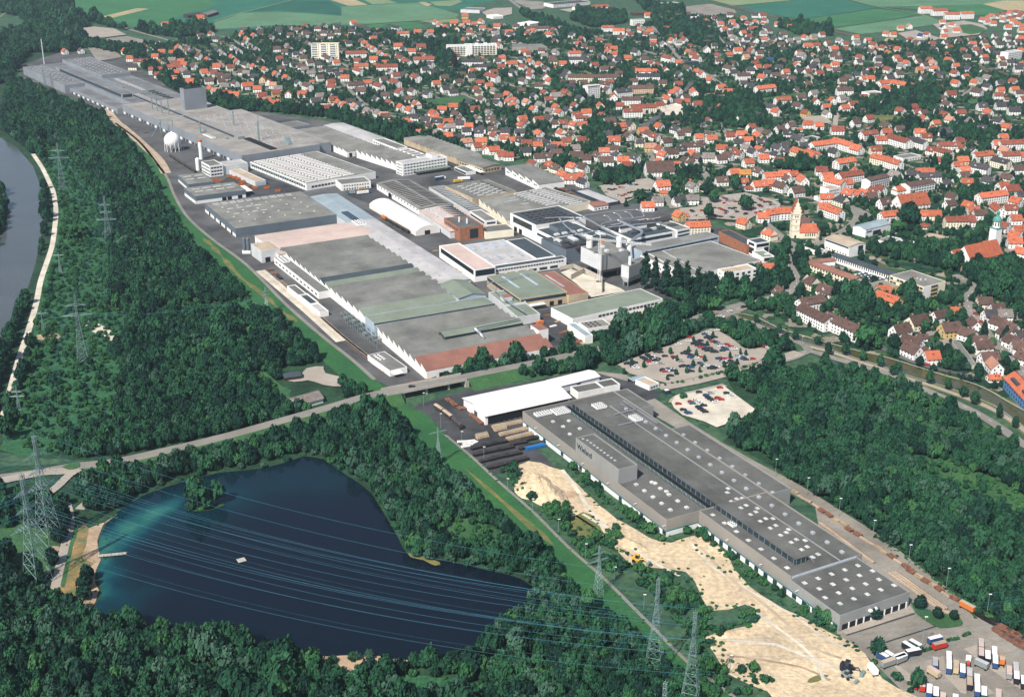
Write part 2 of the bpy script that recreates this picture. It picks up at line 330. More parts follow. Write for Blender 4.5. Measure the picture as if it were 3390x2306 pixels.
# woodland floors, meadows
sheet('wood_ground',up(tU,'-40,115 60,70 190,40 200,70 190,110 150,125 60,150 25,185 120,212 165,232 240,262 300,332 345,390 372,440 410,495 450,560 520,620 610,700 700,780 780,850 850,905 740,935 400,1015 260,1045 100,1040 -40,1020'),0.05,'wood_floor')
sheet('wood_ground',up(tU,'-40,1060 180,1050 260,1055 640,970 870,920 960,1012 1100,1142 1260,1292 1420,1442 1640,1600 1700,1760 -200,1800'),0.05,'wood_floor')
sheet('wood_ground',up(tU,'1640,1000 1700,950 1650,860 1830,845 1960,925 2100,985 2360,1090 2360,1490 2230,1395 2100,1295 1900,1155 1730,1045'),0.05,'wood_floor')
sheet('meadow',up(tU,'2050,1040 2150,1050 2324,1110 2324,1190 2200,1140 2120,1110'),0.20,'meadow',occ=6,edge=4)
sheet('meadow',up(tU,'1000,1178 1040,1172 1100,1192 1150,1228 1100,1250 1030,1250 985,1235'),0.20,'meadow',occ=6,edge=2)
sheet('meadow',up(tU,'560,850 600,845 640,880 660,905 620,900'),0.20,'meadow',occ=5,edge=1)
sheet('meadow',up(tH,'-40,440 150,420 330,470 420,560 340,680 300,800 120,700 -40,560'),0.20,'meadow',occ=5,edge=2)
sheet('clearing',up(tI,'1200,1230 1420,1190 1460,1230 1250,1290'),0.22,'dry_grass',edge=2)
sheet('cutting',up(tD,'560,600 650,612 740,665 800,715 760,732 680,700 590,650'),0.24,'pale_gravel',occ=4,edge=1)
sheet('cutting',up(tD,'240,700 300,685 410,690 400,720 320,735 260,725'),0.24,'beach',occ=4,edge=1)
sheet('cutting',up(tD,'1750,540 1810,520 1880,550 1850,580 1790,575'),0.24,'beach',occ=4,edge=1)
# power-line aisle kept low: marked so that only shrubs grow
AISLE=[up(tD,'400,-20 700,-20 770,200 720,480 860,560 870,690 770,820 850,1000 880,1120 780,1260 640,1360 400,1490 40,1490 110,1200 190,900 230,600 320,200'),up(tA,'250,960 420,1020 560,1160 700,1380 720,1590 380,1590 400,1400 300,1100'),up(tD,'1080,480 1560,480 1760,420 1780,560 1560,590 1100,560'),up(tD,'1680,940 1960,1060 1900,1130 1700,1000'),up(tI,'420,1400 1000,1500 1000,1600 300,1600'),up(tH,'880,1290 1300,1330 1500,1420 1450,1480 1000,1400')]
for a in AISLE: occupy(a,6); sheet('scrub_ground',a,0.12,'scrub',edge=3)
occupy(up(tD,'1890,920 2330,870 2330,1190 2190,1215 1890,1185'),4); occupy(up(tI,'-340,1300 0,1300 240,1295 460,1320 440,1400 250,1440 60,1480 -80,1465 -260,1400'),4)
# the dike and its path
DR='165,222 200,238 262,280 316,322 356,372 380,405 395,442 425,492 480,542 560,602 650,692 730,762 800,817 850,862 930,925 968,940 1010,987 1065,1032 1130,1092 1210,1162 1290,1242 1370,1312 1440,1382 1500,1442 1560,1502 1690,1600'
DL='175,238 240,268 295,334 342,395 370,445 405,498 447,566 517,628 607,708 697,788 777,858 850,915 902,948 957,1015 1027,1085 1097,1145 1177,1215 1257,1295 1337,1375 1417,1445 1497,1505 1610,1600'
sheet('dike',up(tU,DR)+up(tU,DL)[::-1],0.30,'dike_grass',occ=4)
strip('dike_path',up(tU,DR)[2:14],3.2,0.42,'road'); strip('dike_path',up(tU,DR)[16:],2.0,0.42,'road')
strip('dry_verge',up(tD,'1380,40 1440,90 1540,200 1640,310 1760,400 1900,520 2020,610'),7,0.36,'dry_grass',rag=.9)
strip('dry_verge',up(tI,'840,30 930,110 1080,240 1250,390 1450,560'),6,0.36,'dry_grass',rag=.9)
# water
def water(name,pts,mt,z=0.25):
    return sheet(name,pts,z,mt,occ=7)
sheet('river_bank',up(tU,'-260,205 -60,262 0,300 45,327 82,368 103,425 108,480 101,545 88,605 72,655 46,705 16,765 -10,830 -200,1100 -500,1100'),0.15,'wood_floor')
water('river',up(tU,'-260,225 -60,275 0,312 40,337 75,377 95,430 100,480 93,542 80,602 64,652 38,702 8,762 -30,840 -160,1000 -330,1000 -180,800 -60,640 -5,550 14,512 18,470 10,430 -12,392 -90,345 -300,270'),'river_water')
strip('gravel_path',up(tU,'75,350 95,380 110,410 122,440 127,480 124,520 118,560 105,600 92,640 82,690 65,750 45,810 28,870 12,930 -4,985'),5.0,0.40,'pale_gravel')
CU='380,552 500,578 640,648 820,708 1000,758 1190,808 1330,838 1500,888 1660,938 1800,983 1900,1008 2000,1040 2100,1088 2200,1148 2340,1225'
CL='380,582 470,602 640,682 820,747 990,792 1200,862 1350,907 1500,962 1660,1012 1830,1062 1990,1122 2110,1172 2200,1232 2340,1335'
sheet('canal_bank',up(tF,'350,545 500,568 640,636 820,696 1000,748 1190,798 1330,826 1500,876 1660,926 1900,996 2100,1074 2350,1205')+up(tF,'350,600 470,622 640,705 820,775 990,820 1200,892 1350,940 1500,995 1660,1050 1830,1105 1990,1165 2110,1220 2200,1285 2350,1400')[::-1],0.20,'dry_grass',occ=4)
water('canal',up(tF,CU)+up(tF,CL)[::-1],'canal_water',0.32)
strip('canal_wall',up(tF,CU),1.0,0.9,'concrete'); strip('canal_wall',up(tF,CL),0.6,0.5,'concrete')
strip('canal_path',up(tF,'350,585 480,628 660,700 820,765 1000,810 1200,880 1350,925 1500,982 1700,1045 1830,1092 1990,1150 2110,1205 2220,1270 2340,1360'),4.5,0.45,'lot')
_gp=up(tU,'75,350 95,380 110,410 122,440 127,480 124,520 118,560 105,600 92,640 82,690 65,750 45,810 28,870 12,930 -4,985')
for _i in range(len(_gp)-1):
    _d=(_gp[_i+1]-_gp[_i]).normalized(); _n=Vector((-_d.y,_d.x,0)); occupy([_gp[_i]-_n*5,_gp[_i+1]-_n*5,_gp[_i+1]+_n*9,_gp[_i]+_n*9] if _n.x<0 else [_gp[_i]-_n*9,_gp[_i+1]-_n*9,_gp[_i+1]+_n*5,_gp[_i]+_n*5],4)
# lake with its shallows
LK=up(tU,'690,1035 735,1042 770,1067 835,1112 870,1162 905,1222 930,1262 1010,1272 1100,1292 1180,1312 1225,1350 1195,1382 1160,1402 1110,1452 1060,1490 960,1502 870,1494 800,1484 700,1494 630,1484 520,1440 430,1434 330,1424 250,1404 212,1385 229,1352 226,1325 222,1300 219,1275 221,1250 226,1222 240,1192 252,1178 268,1160 330,1122 420,1092 500,1072 600,1062')
LKs=smooth_line(LK+[LK[0]],10)[:-1]; occupy([Vector((p.x,p.y,0)) for p in LKs],7)
def lake():
    # fine triangulated sheet; how shallow it is at each vertex is stored with the mesh
    xs=np.array([p.x for p in LKs]); ys=np.array([p.y for p in LKs]); st=4.0
    gx,gy=np.meshgrid(np.arange(xs.min()-8,xs.max()+8,st),np.arange(ys.min()-8,ys.max()+8,st)); pl=[(a,b) for a,b in zip(xs,ys)]
    ins=inpoly(gx,gy,pl); big=ins.copy()
    for dy in (-1,0,1):
        for dx in (-1,0,1): big|=np.roll(np.roll(ins,dy,0),dx,1)
    idx=-np.ones(gx.shape,int); idx[big]=np.arange(big.sum()); V=np.stack([gx[big],gy[big],np.full(big.sum(),0.12)],1)
    f=[]; q=big[:-1,:-1]&big[1:,:-1]&big[:-1,1:]&big[1:,1:]
    for j,i in zip(*np.nonzero(q)): f.append((idx[j,i],idx[j,i+1],idx[j+1,i+1],idx[j+1,i]))
    me=bpy.data.meshes.new('lake'); me.from_pydata(V.tolist(),[],f)
    def dl(a,b,w):
        a=np.array(a[:2]);b=np.array(b[:2]);d=b-a;t=np.clip(((V[:,:2]-a)@d)/(d@d),0,1)[:,None];return np.exp(-(np.linalg.norm(V[:,:2]-a-t*d,axis=1)/w)**2)
    sh=np.zeros(len(V))
    for (x1,y1,x2,y2,w,k) in ((680,640,760,760,9,.55),(700,500,680,900,7,.8),(760,560,880,440,13,.75),(870,430,1020,340,11,1.05),(1000,360,1180,270,9,.8),(1180,250,1330,310,10,.35),(1480,190,1640,200,10,.35),(640,980,760,880,8,.5),(660,880,720,740,8,.6),(830,380,1250,300,26,.32),(1180,250,1560,230,18,.34),(660,700,760,960,14,.4),(1400,150,2200,100,22,.16),(900,900,1000,850,9,.2)):
        sh=np.maximum(sh,k*dl(tH(x1,y1),tH(x2,y2),w))
    at=me.attributes.new('shallow','FLOAT','POINT'); at.data.foreach_set('value',np.clip(sh,0,1).astype(np.float32))
    mt=bpy.data.materials.new('lake_water'); mt.use_nodes=True; n=mt.node_tree.nodes; l=mt.node_tree.links; b=n['Principled BSDF']
    b.inputs['Roughness'].default_value=0.08; b.inputs['IOR'].default_value=1.33
    a=n.new('ShaderNodeAttribute'); a.attribute_name='shallow'; geo=n.new('ShaderNodeNewGeometry'); no=n.new('ShaderNodeTexNoise'); no.inputs['Scale'].default_value=0.045; no.inputs['Detail'].default_value=4; l.new(geo.outputs['Position'],no.inputs['Vector'])
    mr=n.new('ShaderNodeMapRange'); mr.inputs['From Min'].default_value=0.3; mr.inputs['From Max'].default_value=0.7; mr.inputs['To Min'].default_value=0.55; mr.inputs['To Max'].default_value=1.2; l.new(no.outputs['Fac'],mr.inputs['Value'])
    mu=n.new('ShaderNodeMath'); mu.operation='MULTIPLY'; l.new(a.outputs['Fac'],mu.inputs[0]); l.new(mr.outputs[0],mu.inputs[1])
    cr=n.new('ShaderNodeValToRGB'); e=cr.color_ramp.elements; e[0].color=(0.004,0.008,0.016,1); e[1].position=0.95; e[1].color=(0.035,0.14,0.105,1)
    c2=cr.color_ramp.elements.new(0.35); c2.color=(0.003,0.032,0.046,1); c3=cr.color_ramp.elements.new(0.65); c3.color=(0.009,0.08,0.082,1)
    l.new(mu.outputs[0],cr.inputs[0]); l.new(cr.outputs[0],b.inputs['Base Color'])
    bp=n.new('ShaderNodeBump'); bp.inputs['Strength'].default_value=0.06; n2=n.new('ShaderNodeTexNoise'); n2.inputs['Scale'].default_value=0.5; n2.inputs['Detail'].default_value=3; l.new(geo.outputs['Position'],n2.inputs['Vector']); l.new(n2.outputs['Fac'],bp.inputs['Height']); l.new(bp.outputs[0],b.inputs['Normal'])
    me.materials.append(mt); o=link(bpy.data.objects.new('lake',me)); tag(o,kind='structure')
    # shore ring hides the stepped edge of the sheet
    m=MB(); ctr=Vector((sum(xs)/len(xs),sum(ys)/len(ys),0)); n=len(LKs)
    inn=[Vector((p.x,p.y,0.16)) for p in LKs]; out=[]
    for i,p in enumerate(LKs):
        d=LKs[(i+1)%n]-LKs[i-1]; d.normalize(); nn=Vector((-d.y,d.x,0))
        if (p+nn*2-ctr).length<(p-nn*2-ctr).length: nn=-nn
        out.append(Vector((p.x,p.y,0))+nn*11+Vector((0,0,0.30)))
    for i in range(n): j=(i+1)%n; m.poly([inn[i],inn[j],out[j],out[i]],'wood_floor')
    tag(m.build('lake_shore'),kind='structure')
lake()
sheet('beach',up(tH,'810,335 720,395 690,440 668,520 672,600 690,650 655,730 640,790 665,860 650,930 590,1008 420,975 385,905 440,640 480,470 470,390 520,380 600,440'),0.34,'beach',occ=4,edge=0.8)
sheet('lawn',up(tH,'560,390 600,440 580,560 560,640 640,680 560,740 545,900 540,960 420,965 390,905 440,640 470,400'),0.37,'dry_lawn',occ=4,edge=0.6)
sheet('lawn',up(tH,'490,395 545,395 500,560 470,700 440,830 410,820 445,640'),0.39,'meadow',occ=4,edge=0.4)
strip('footpath',up(tH,'455,270 480,400 440,560 410,690 385,800 360,910'),5.0,0.42,'lot')
strip('footpath',up(tH,'540,310 590,265 660,225 720,185'),6,0.42,'lot')
sheet('sand_pit',up(tH,'325,575 345,560 400,560 405,580 380,600 335,600'),0.43,'beach',edge=0.3)
sheet('shore_sand',up(tI,'-330,1310 0,1310 240,1300 330,1320 450,1330 420,1360 250,1390 60,1430 -80,1410 -250,1350'),0.36,'beach',occ=5,edge=1.2)
sheet('shore_sand',up(tI,'740,1330 840,1300 850,1320 760,1345'),0.36,'beach',occ=4,edge=0.4)
sheet('shore_sand',up(tI,'460,605 520,620 670,670 640,690 560,655 470,630'),0.36,'dry_grass',occ=4,edge=0.6)
# works yards
sheet('works_yard',up(tU,'40,150 140,118 270,128 430,225 640,262 770,280 905,330 1040,345 1160,380 1290,398 1400,460 1500,468 1570,498 1650,525 1760,570 1765,600 1600,652 1540,690 1350,770 1240,805 1000,870 912,893 850,860 800,815 730,760 650,690 560,600 480,540 425,490 395,440 380,403 356,370 316,320 262,278 200,236 120,205 60,190'),0.26,'asphalt',occ=4)
sheet('works_yard',up(tE,'1230,560 1420,520 1560,620 1680,720 1640,760 1440,770 1330,640 1260,600'),0.45,'yard_dark',occ=4)
sheet('works_yard',up(tA,'1620,1140 1820,1210 2080,1300 1900,1330 1660,1330 1480,1260'),0.45,'yard_dark',occ=4)
sheet('works_yard',up(t21,'0,960 480,900 640,1000 940,1200 1040,1300 1340,1500 1300,1580 1000,1575 400,1200 100,1080'),0.46,'yard_dark',occ=4)
sheet('works_yard',up(tU,'930,930 960,915 1060,885 1190,870 1330,840 1480,880 1500,900 1300,960 1200,1000 1260,1060 1190,1060 1120,1075 1060,1025 1010,985'),0.26,'yard_dark',occ=4)
sheet('works_yard',up(tU,'1330,840 1420,850 1462,875 1480,900 1560,955 1640,1005 1720,1050 1800,1092 1850,1122 1990,1210 2120,1310 2230,1400 2400,1500 2400,1620 2080,1600 1960,1480 1900,1440 1850,1150 1480,940 1440,890'),0.24,'concrete_yard',occ=4)
sheet('truck_yard',up(tQ,'-420,480 60,340 300,200 700,80 1000,-40 1500,0 1900,180 2330,420 2330,1400 700,1400 -100,700'),0.40,'concrete_yard',occ=4)
sheet('sand_yard',up(tU,'1165,1062 1200,1047 1250,1060 1290,1075 1330,1120 1420,1190 1500,1230 1540,1225 1600,1212 1640,1250 1700,1330 1780,1382 1880,1432 1960,1482 2000,1540 2090,1600 1800,1600 1740,1570 1655,1530 1610,1465 1622,1440 1700,1418 1720,1395 1690,1372 1610,1385 1560,1300 1440,1285 1405,1250 1320,1190 1230,1140 1190,1110'),0.36,'sand',occ=4,edge=0.8)
sheet('weed_patch',up(tI,'1530,360 1640,330 1760,400 1760,470 1640,520 1560,460'),0.40,'dry_grass',edge=2.2)
sheet('puddle',up(tJ,'840,1480 900,1440 990,1432 960,1460 880,1490'),0.42,'dry_grass',edge=0.3)
strip('gravel_track',up(tK,'470,455 600,510 700,560 800,620 880,690 960,770 1040,830'),9,0.40,'pale_gravel')
# rails beside the works
for off in (0,6):
    strip('railway_track',up(tE,f'{-420+off},{330-off} 0,{700-off} 200,{860-off} 290,{950-off}'),2.2,0.50,'ballast',kind='structure')
strip('track_bed',up(tA,'720,740 790,830 900,920 1000,1010 1080,1090 1130,1180'),12,0.42,'roof_tan')
strip('track_bed',up(tD,'1770,260 1900,370 2100,540 2320,740'),9,0.40,'pale_gravel')
def rails(px,z=0.62,gauge=1.5):
    L=smooth_line(px)
    for sgn in (-1,1):
        m=MB(); pts=[]
        for i,p in enumerate(L):
            d=L[min(i+1,len(L)-1)]-L[max(i-1,0)]; d.normalize(); pts.append(Vector((p.x-d.y*gauge/2*sgn,p.y+d.x*gauge/2*sgn,z)))
        m.tube(pts,0.10,'rust',4); tag(m.build('rail'),kind='structure')
for s in ('700,735 800,840 920,935 1010,1020 1075,1100 1120,1190','760,790 860,880 980,970 1080,1060 1160,1130 1280,1180'): rails(up(tA,s))
rails(up(tD,'1775,262 1905,372 2105,542 2330,745')); rails(up(tE,'20,745 200,882 285,955'))
# streets
RD=[(tB,'1130,-10 1260,80 1430,130 1610,210 1730,252 1830,290 2060,350 2320,425 2420,470 2560,560 2680,650 2770,710',9,'road'),
 (tB,'1970,920 2110,830 2240,720 2330,640 2390,560',11,'asphalt'),(tB,'1970,920 2010,960 2080,1010 2150,1180 2200,1320 2260,1420',8,'road'),
 (tA,'490,60 760,165 960,225 1190,290 1400,370 1560,480 1700,560 1960,600',8,'road'),(tA,'1190,270 1400,250 1540,255 1640,310 1740,390',6,'road'),
 (tA,'120,215 210,240 330,285 470,320 640,345',7,'road'),
 (tF,'150,590 300,558 420,508 560,460 720,408 772,360 768,310 722,230 722,165 775,108 700,58 630,0 560,-60',10,'road'),
 (tF,'775,108 880,90 960,70 1060,10 1150,-50 1190,-120 1130,-180',9,'road'),
 (tF,'1850,290 1990,378 1942,430 1938,500 2000,600 2110,740 2210,840 2340,980',9,'road'),
 (tF,'1480,742 1700,690 1920,612',6,'road'),(tF,'1320,765 1400,810 1560,880 1720,930 1880,962 2000,1000',6,'asphalt'),
 (tF,'520,905 650,880 760,850 860,810 1000,850 1200,905 1400,962 1500,1000 1620,1060 1800,1138 1990,1228 2150,1325 2340,1465',8,'road'),
 (tF,'860,815 830,770 760,740 640,690 480,625 330,570',7,'road'),
 (tP,'310,452 560,405 800,345 1040,285 1220,232 1330,195',11,'lot'),(tP,'410,560 450,515 600,478 790,432',6,'lot'),
 (t41,'240,690 310,800 360,880 420,940',8,'road'),(t41,'370,745 520,710 690,670',6,'road'),(t41,'0,600 240,690 370,745',7,'road'),
 (t41,'2090,-40 2070,130 2040,230',7,'lot'),(tC,'210,210 250,260 290,310',6,'road'),(tC,'1880,660 1950,620 2000,560',6,'road'),
 (tC,'1160,570 1000,560 800,600 640,540',5,'road'),(tC,'1420,830 1560,770 1700,740',5,'road'),
 (t20,'1480,960 1620,1010 1300,950 1180,940',6,'road'),(t20,'0,865 130,940',6,'road'),(t20,'1630,1290 1900,1390 2050,1470',6,'road'),
 (t21,'680,0 900,70 1060,110',6,'road'),(t31,'150,310 260,240 380,180',6,'road'),(t30,'1900,360 2060,540 2240,760 2330,850',7,'road'),(t30,'960,770 1320,770',5,'road'),
 (tC,'560,860 700,920 900,960',6,'road'),(tC,'1190,900 1400,830 1560,800',6,'road'),(t51,'0,1250 160,1330 220,1400',10,'road'),(t51,'700,1000 1200,860 1700,950 2000,800 2330,740',6,'road'),
 (tB,'0,560 200,740 420,810',6,'road'),(tB,'560,620 900,690 1200,760',5,'road'),(tC,'250,840 420,1120',5,'road'),(tC,'850,780 1100,890',5,'road')]
ROADS=[]
for i,(t,s,w,mt) in enumerate(RD):
    o,Ln=strip('road',up(t,s),w,0.62+0.012*i,mt); ROADS.append(Ln)
    if i in (0,6,8,11):
        m=MB()
        for k in range(0,len(Ln)-1,1):
            p,q=Ln[k],Ln[k+1]; d=(q-p); d.z=0
            if d.length<3: continue
            d.normalize(); n=Vector((-d.y,d.x,0))*0.15; a=p+d*1.0; b=p+d*5.0; zz=Vector((0,0,1.15)); a.z=b.z=0
            m.poly([a-n+zz,b-n+zz,b+n+zz,a+n+zz],'white_paint')
        tag(m.build('road_marking'),kind='structure')
sheet('cycle_crossing',up(tF,'155,590 230,548 245,553 180,592'),1.2,'roof_red'); sheet('cycle_crossing',up(tF,'265,598 305,580 315,590 285,600'),1.2,'roof_red')
for t,s,w in ((tC,'180,-10 450,75 750,140 1000,205 1230,262 1500,332 1900,432 2340,540',13),):
    strip('railway_bed',up(t,s),w,0.5,'ballast_dark')
    for dy in (-4,6):
        pts=[tuple(map(float,x.split(','))) for x in s.split()]; rails([t(x,y+dy) for x,y in pts],0.7)
sheet('sand_bank',up(t50,'410,560 480,520 700,570 800,620 780,650 640,610 500,575'),0.5,'field_tan',edge=1)
# lots and squares
LOT=[('lot',tP,'10,285 200,210 420,135 520,90 690,22 740,38 830,90 935,170 1070,165 1190,190 1070,235 1035,265 810,322 560,382 380,422 330,412 100,352'),
 ('pale_gravel',tP,'400,560 430,512 600,482 780,440 1022,620 990,650 730,742 640,700 480,652 420,602'),
 ('lot',t41,'260,1120 850,1048 1010,1090 1200,1140 1330,1190 1320,1260 1100,1310 900,1410 700,1420 450,1400 100,1420 -120,1300 -30,1260 200,1240'),
 ('lot',t31,'1180,960 1600,860 1800,920 1850,1040 1500,1200 1300,1110'),('concrete_yard',tA,'540,295 760,262 860,250 980,275 1010,295 860,335 780,345 830,395 660,420 600,330'),
 ('lot',tA,'540,195 640,185 780,200 860,240 700,260 560,255'),('concrete_yard',t30,'0,20 120,10 420,30 480,90 420,130 260,140'),
 ('roof_tan',t52,'900,70 1040,20 1420,95 1350,190 1290,230 1180,220 960,160'),('lot',t20,'1900,170 2080,120 2320,110 2320,200 2200,230 1960,215'),
 ('lot',t30,'640,140 900,110 1420,120 1440,180 900,200'),('concrete_yard',t40,'0,100 380,60 700,140 740,190 480,200 380,260 260,210 0,210'),
 ('lot',tB,'1990,1230 2090,1215 2200,1280 2180,1320 2060,1290'),('lot',tC,'800,800 960,790 1020,840 860,850'),('lot',t50,'600,460 850,420 1180,530 1100,560 760,560'),
 ('lot',t50,'1080,340 1500,290 1760,340 1820,400 1700,480 1500,500 1300,520'),('pale_gravel',tB,'2150,730 2320,700 2320,790 2200,790'),
 ('meadow',tB,'560,690 830,650 900,690 700,740'),('meadow',t50,'1440,350 1600,340 1800,400 1760,450 1600,480 1490,460'),('meadow',t50,'1490,1380 1700,1350 1790,1390 1600,1430'),
 ('dry_grass',tC,'1250,790 1420,790 1500,800 1400,840 1290,830'),('meadow',t40,'940,1360 1200,1330 1640,1270 1700,1290 1300,1390 1100,1400'),
 ('field_tan',tB,'1640,230 1660,1000 1600,1010'),('dry_grass',t30,'880,990 1000,970 1090,1010 1080,1035 900,1030')]
for i,(mt,t,s) in enumerate(LOT):
    if mt=='field_tan': continue
    sheet('car_park' if mt in('lot','pale_gravel','concrete_yard') else 'lawn',up(t,s),1.10+0.015*i,mt,occ=4)
# the main road, lifted onto the bridge over the yard
BR=up(tU,'-60,1095 0,1085 80,1075 160,1060 260,1050 400,1022 520,996 640,966 760,936 870,908 1055,872 1200,838 1330,805 1440,776 1590,720 1690,690')
def zroad(p):
    a=tU(870,908); b=tU(1055,872); t=((p.x-a.x)*(b.x-a.x)+(p.y-a.y)*(b.y-a.y))/((b-a).length_squared)
    d=max(0,-t,t-1)*(b-a).length; return 0.7+5.6*max(0.0,1-max(0,d-15)/190.0)**1.3
strip('main_road',BR,9.5,0.7,'road',zf=zroad)
for _i in range(len(BR)-1):
    _d=(BR[_i+1]-BR[_i]).normalized(); _n=Vector((-_d.y,_d.x,0)); _k=17 if _i<9 else 8; occupy([BR[_i]-_n*_k,BR[_i+1]-_n*_k,BR[_i+1]+_n*7,BR[_i]+_n*7],2)
def bank(sgn):
    L=smooth_line(BR); m=MB(); a=tU(870,908); b=tU(1055,872)
    for i in range(len(L)-1):
        for_ok=True
        p,q2=L[i],L[i+1]; t=((p.x-a.x)*(b.x-a.x)+(p.y-a.y)*(b.y-a.y))/((b-a).length_squared)
        if 0.03<t<0.97: continue
        pts=[]
        for r,k in ((i,0),(i+1,0),(i+1,1),(i,1)):
            r_=L[r]; d=L[min(r+1,len(L)-1)]-L[max(r-1,0)]; d.normalize(); n=Vector((-d.y,d.x,0))*sgn; z=zroad(r_)
            pts.append(Vector((r_.x,r_.y,0))+n*(4.75 if k==0 else 4.75+1.7*z)+Vector((0,0,z-0.02 if k==0 else 0.05)))
        m.poly(pts if sgn<0 else pts[::-1],'meadow')
    tag(m.build('road_embankment'),kind='structure')
bank(1); bank(-1)
strip('side_road',up(tH,'0,120 150,90 300,60 420,55 540,40'),9,0.9,'lot'); strip('side_road',up(tH,'540,40 470,80 400,150 330,205'),6,0.92,'lot'); strip('side_road',up(tH,'330,205 200,215 60,250 -40,290'),7,0.92,'lot')
sheet('traffic_island',up(tH,'425,30 470,5 540,0 530,35 470,45'),1.2,'meadow',edge=0.3)

for k,sx in enumerate(('1560,330 1700,420 1860,540 2000,640 2150,700','1640,340 1800,440 1960,560 2100,660 2300,760','1500,40 1620,200 1700,330 1850,470 2000,560')):
    strip('wheel_track',up(tI,sx),1.6+.5*k,.40+.01*k,('roof_tan','pale_gravel','pale_gravel')[k],occ=False)
for k,sx in enumerate(('60,540 200,700 420,840 620,960 800,1060 960,1180 1120,1260','120,560 300,760 560,960 700,1080 860,1240 1080,1320','250,1180 420,1210 640,1230 880,1330 1080,1400','300,1300 520,1330 800,1380 1000,1470','500,1010 620,1100 760,1200 900,1330 960,1480')):
    strip('wheel_track',up(tJ,sx),1.4+.4*(k%3),.44+.01*k,('pale_gravel','roof_tan','pale_gravel','beach','pale_gravel')[k],occ=False)
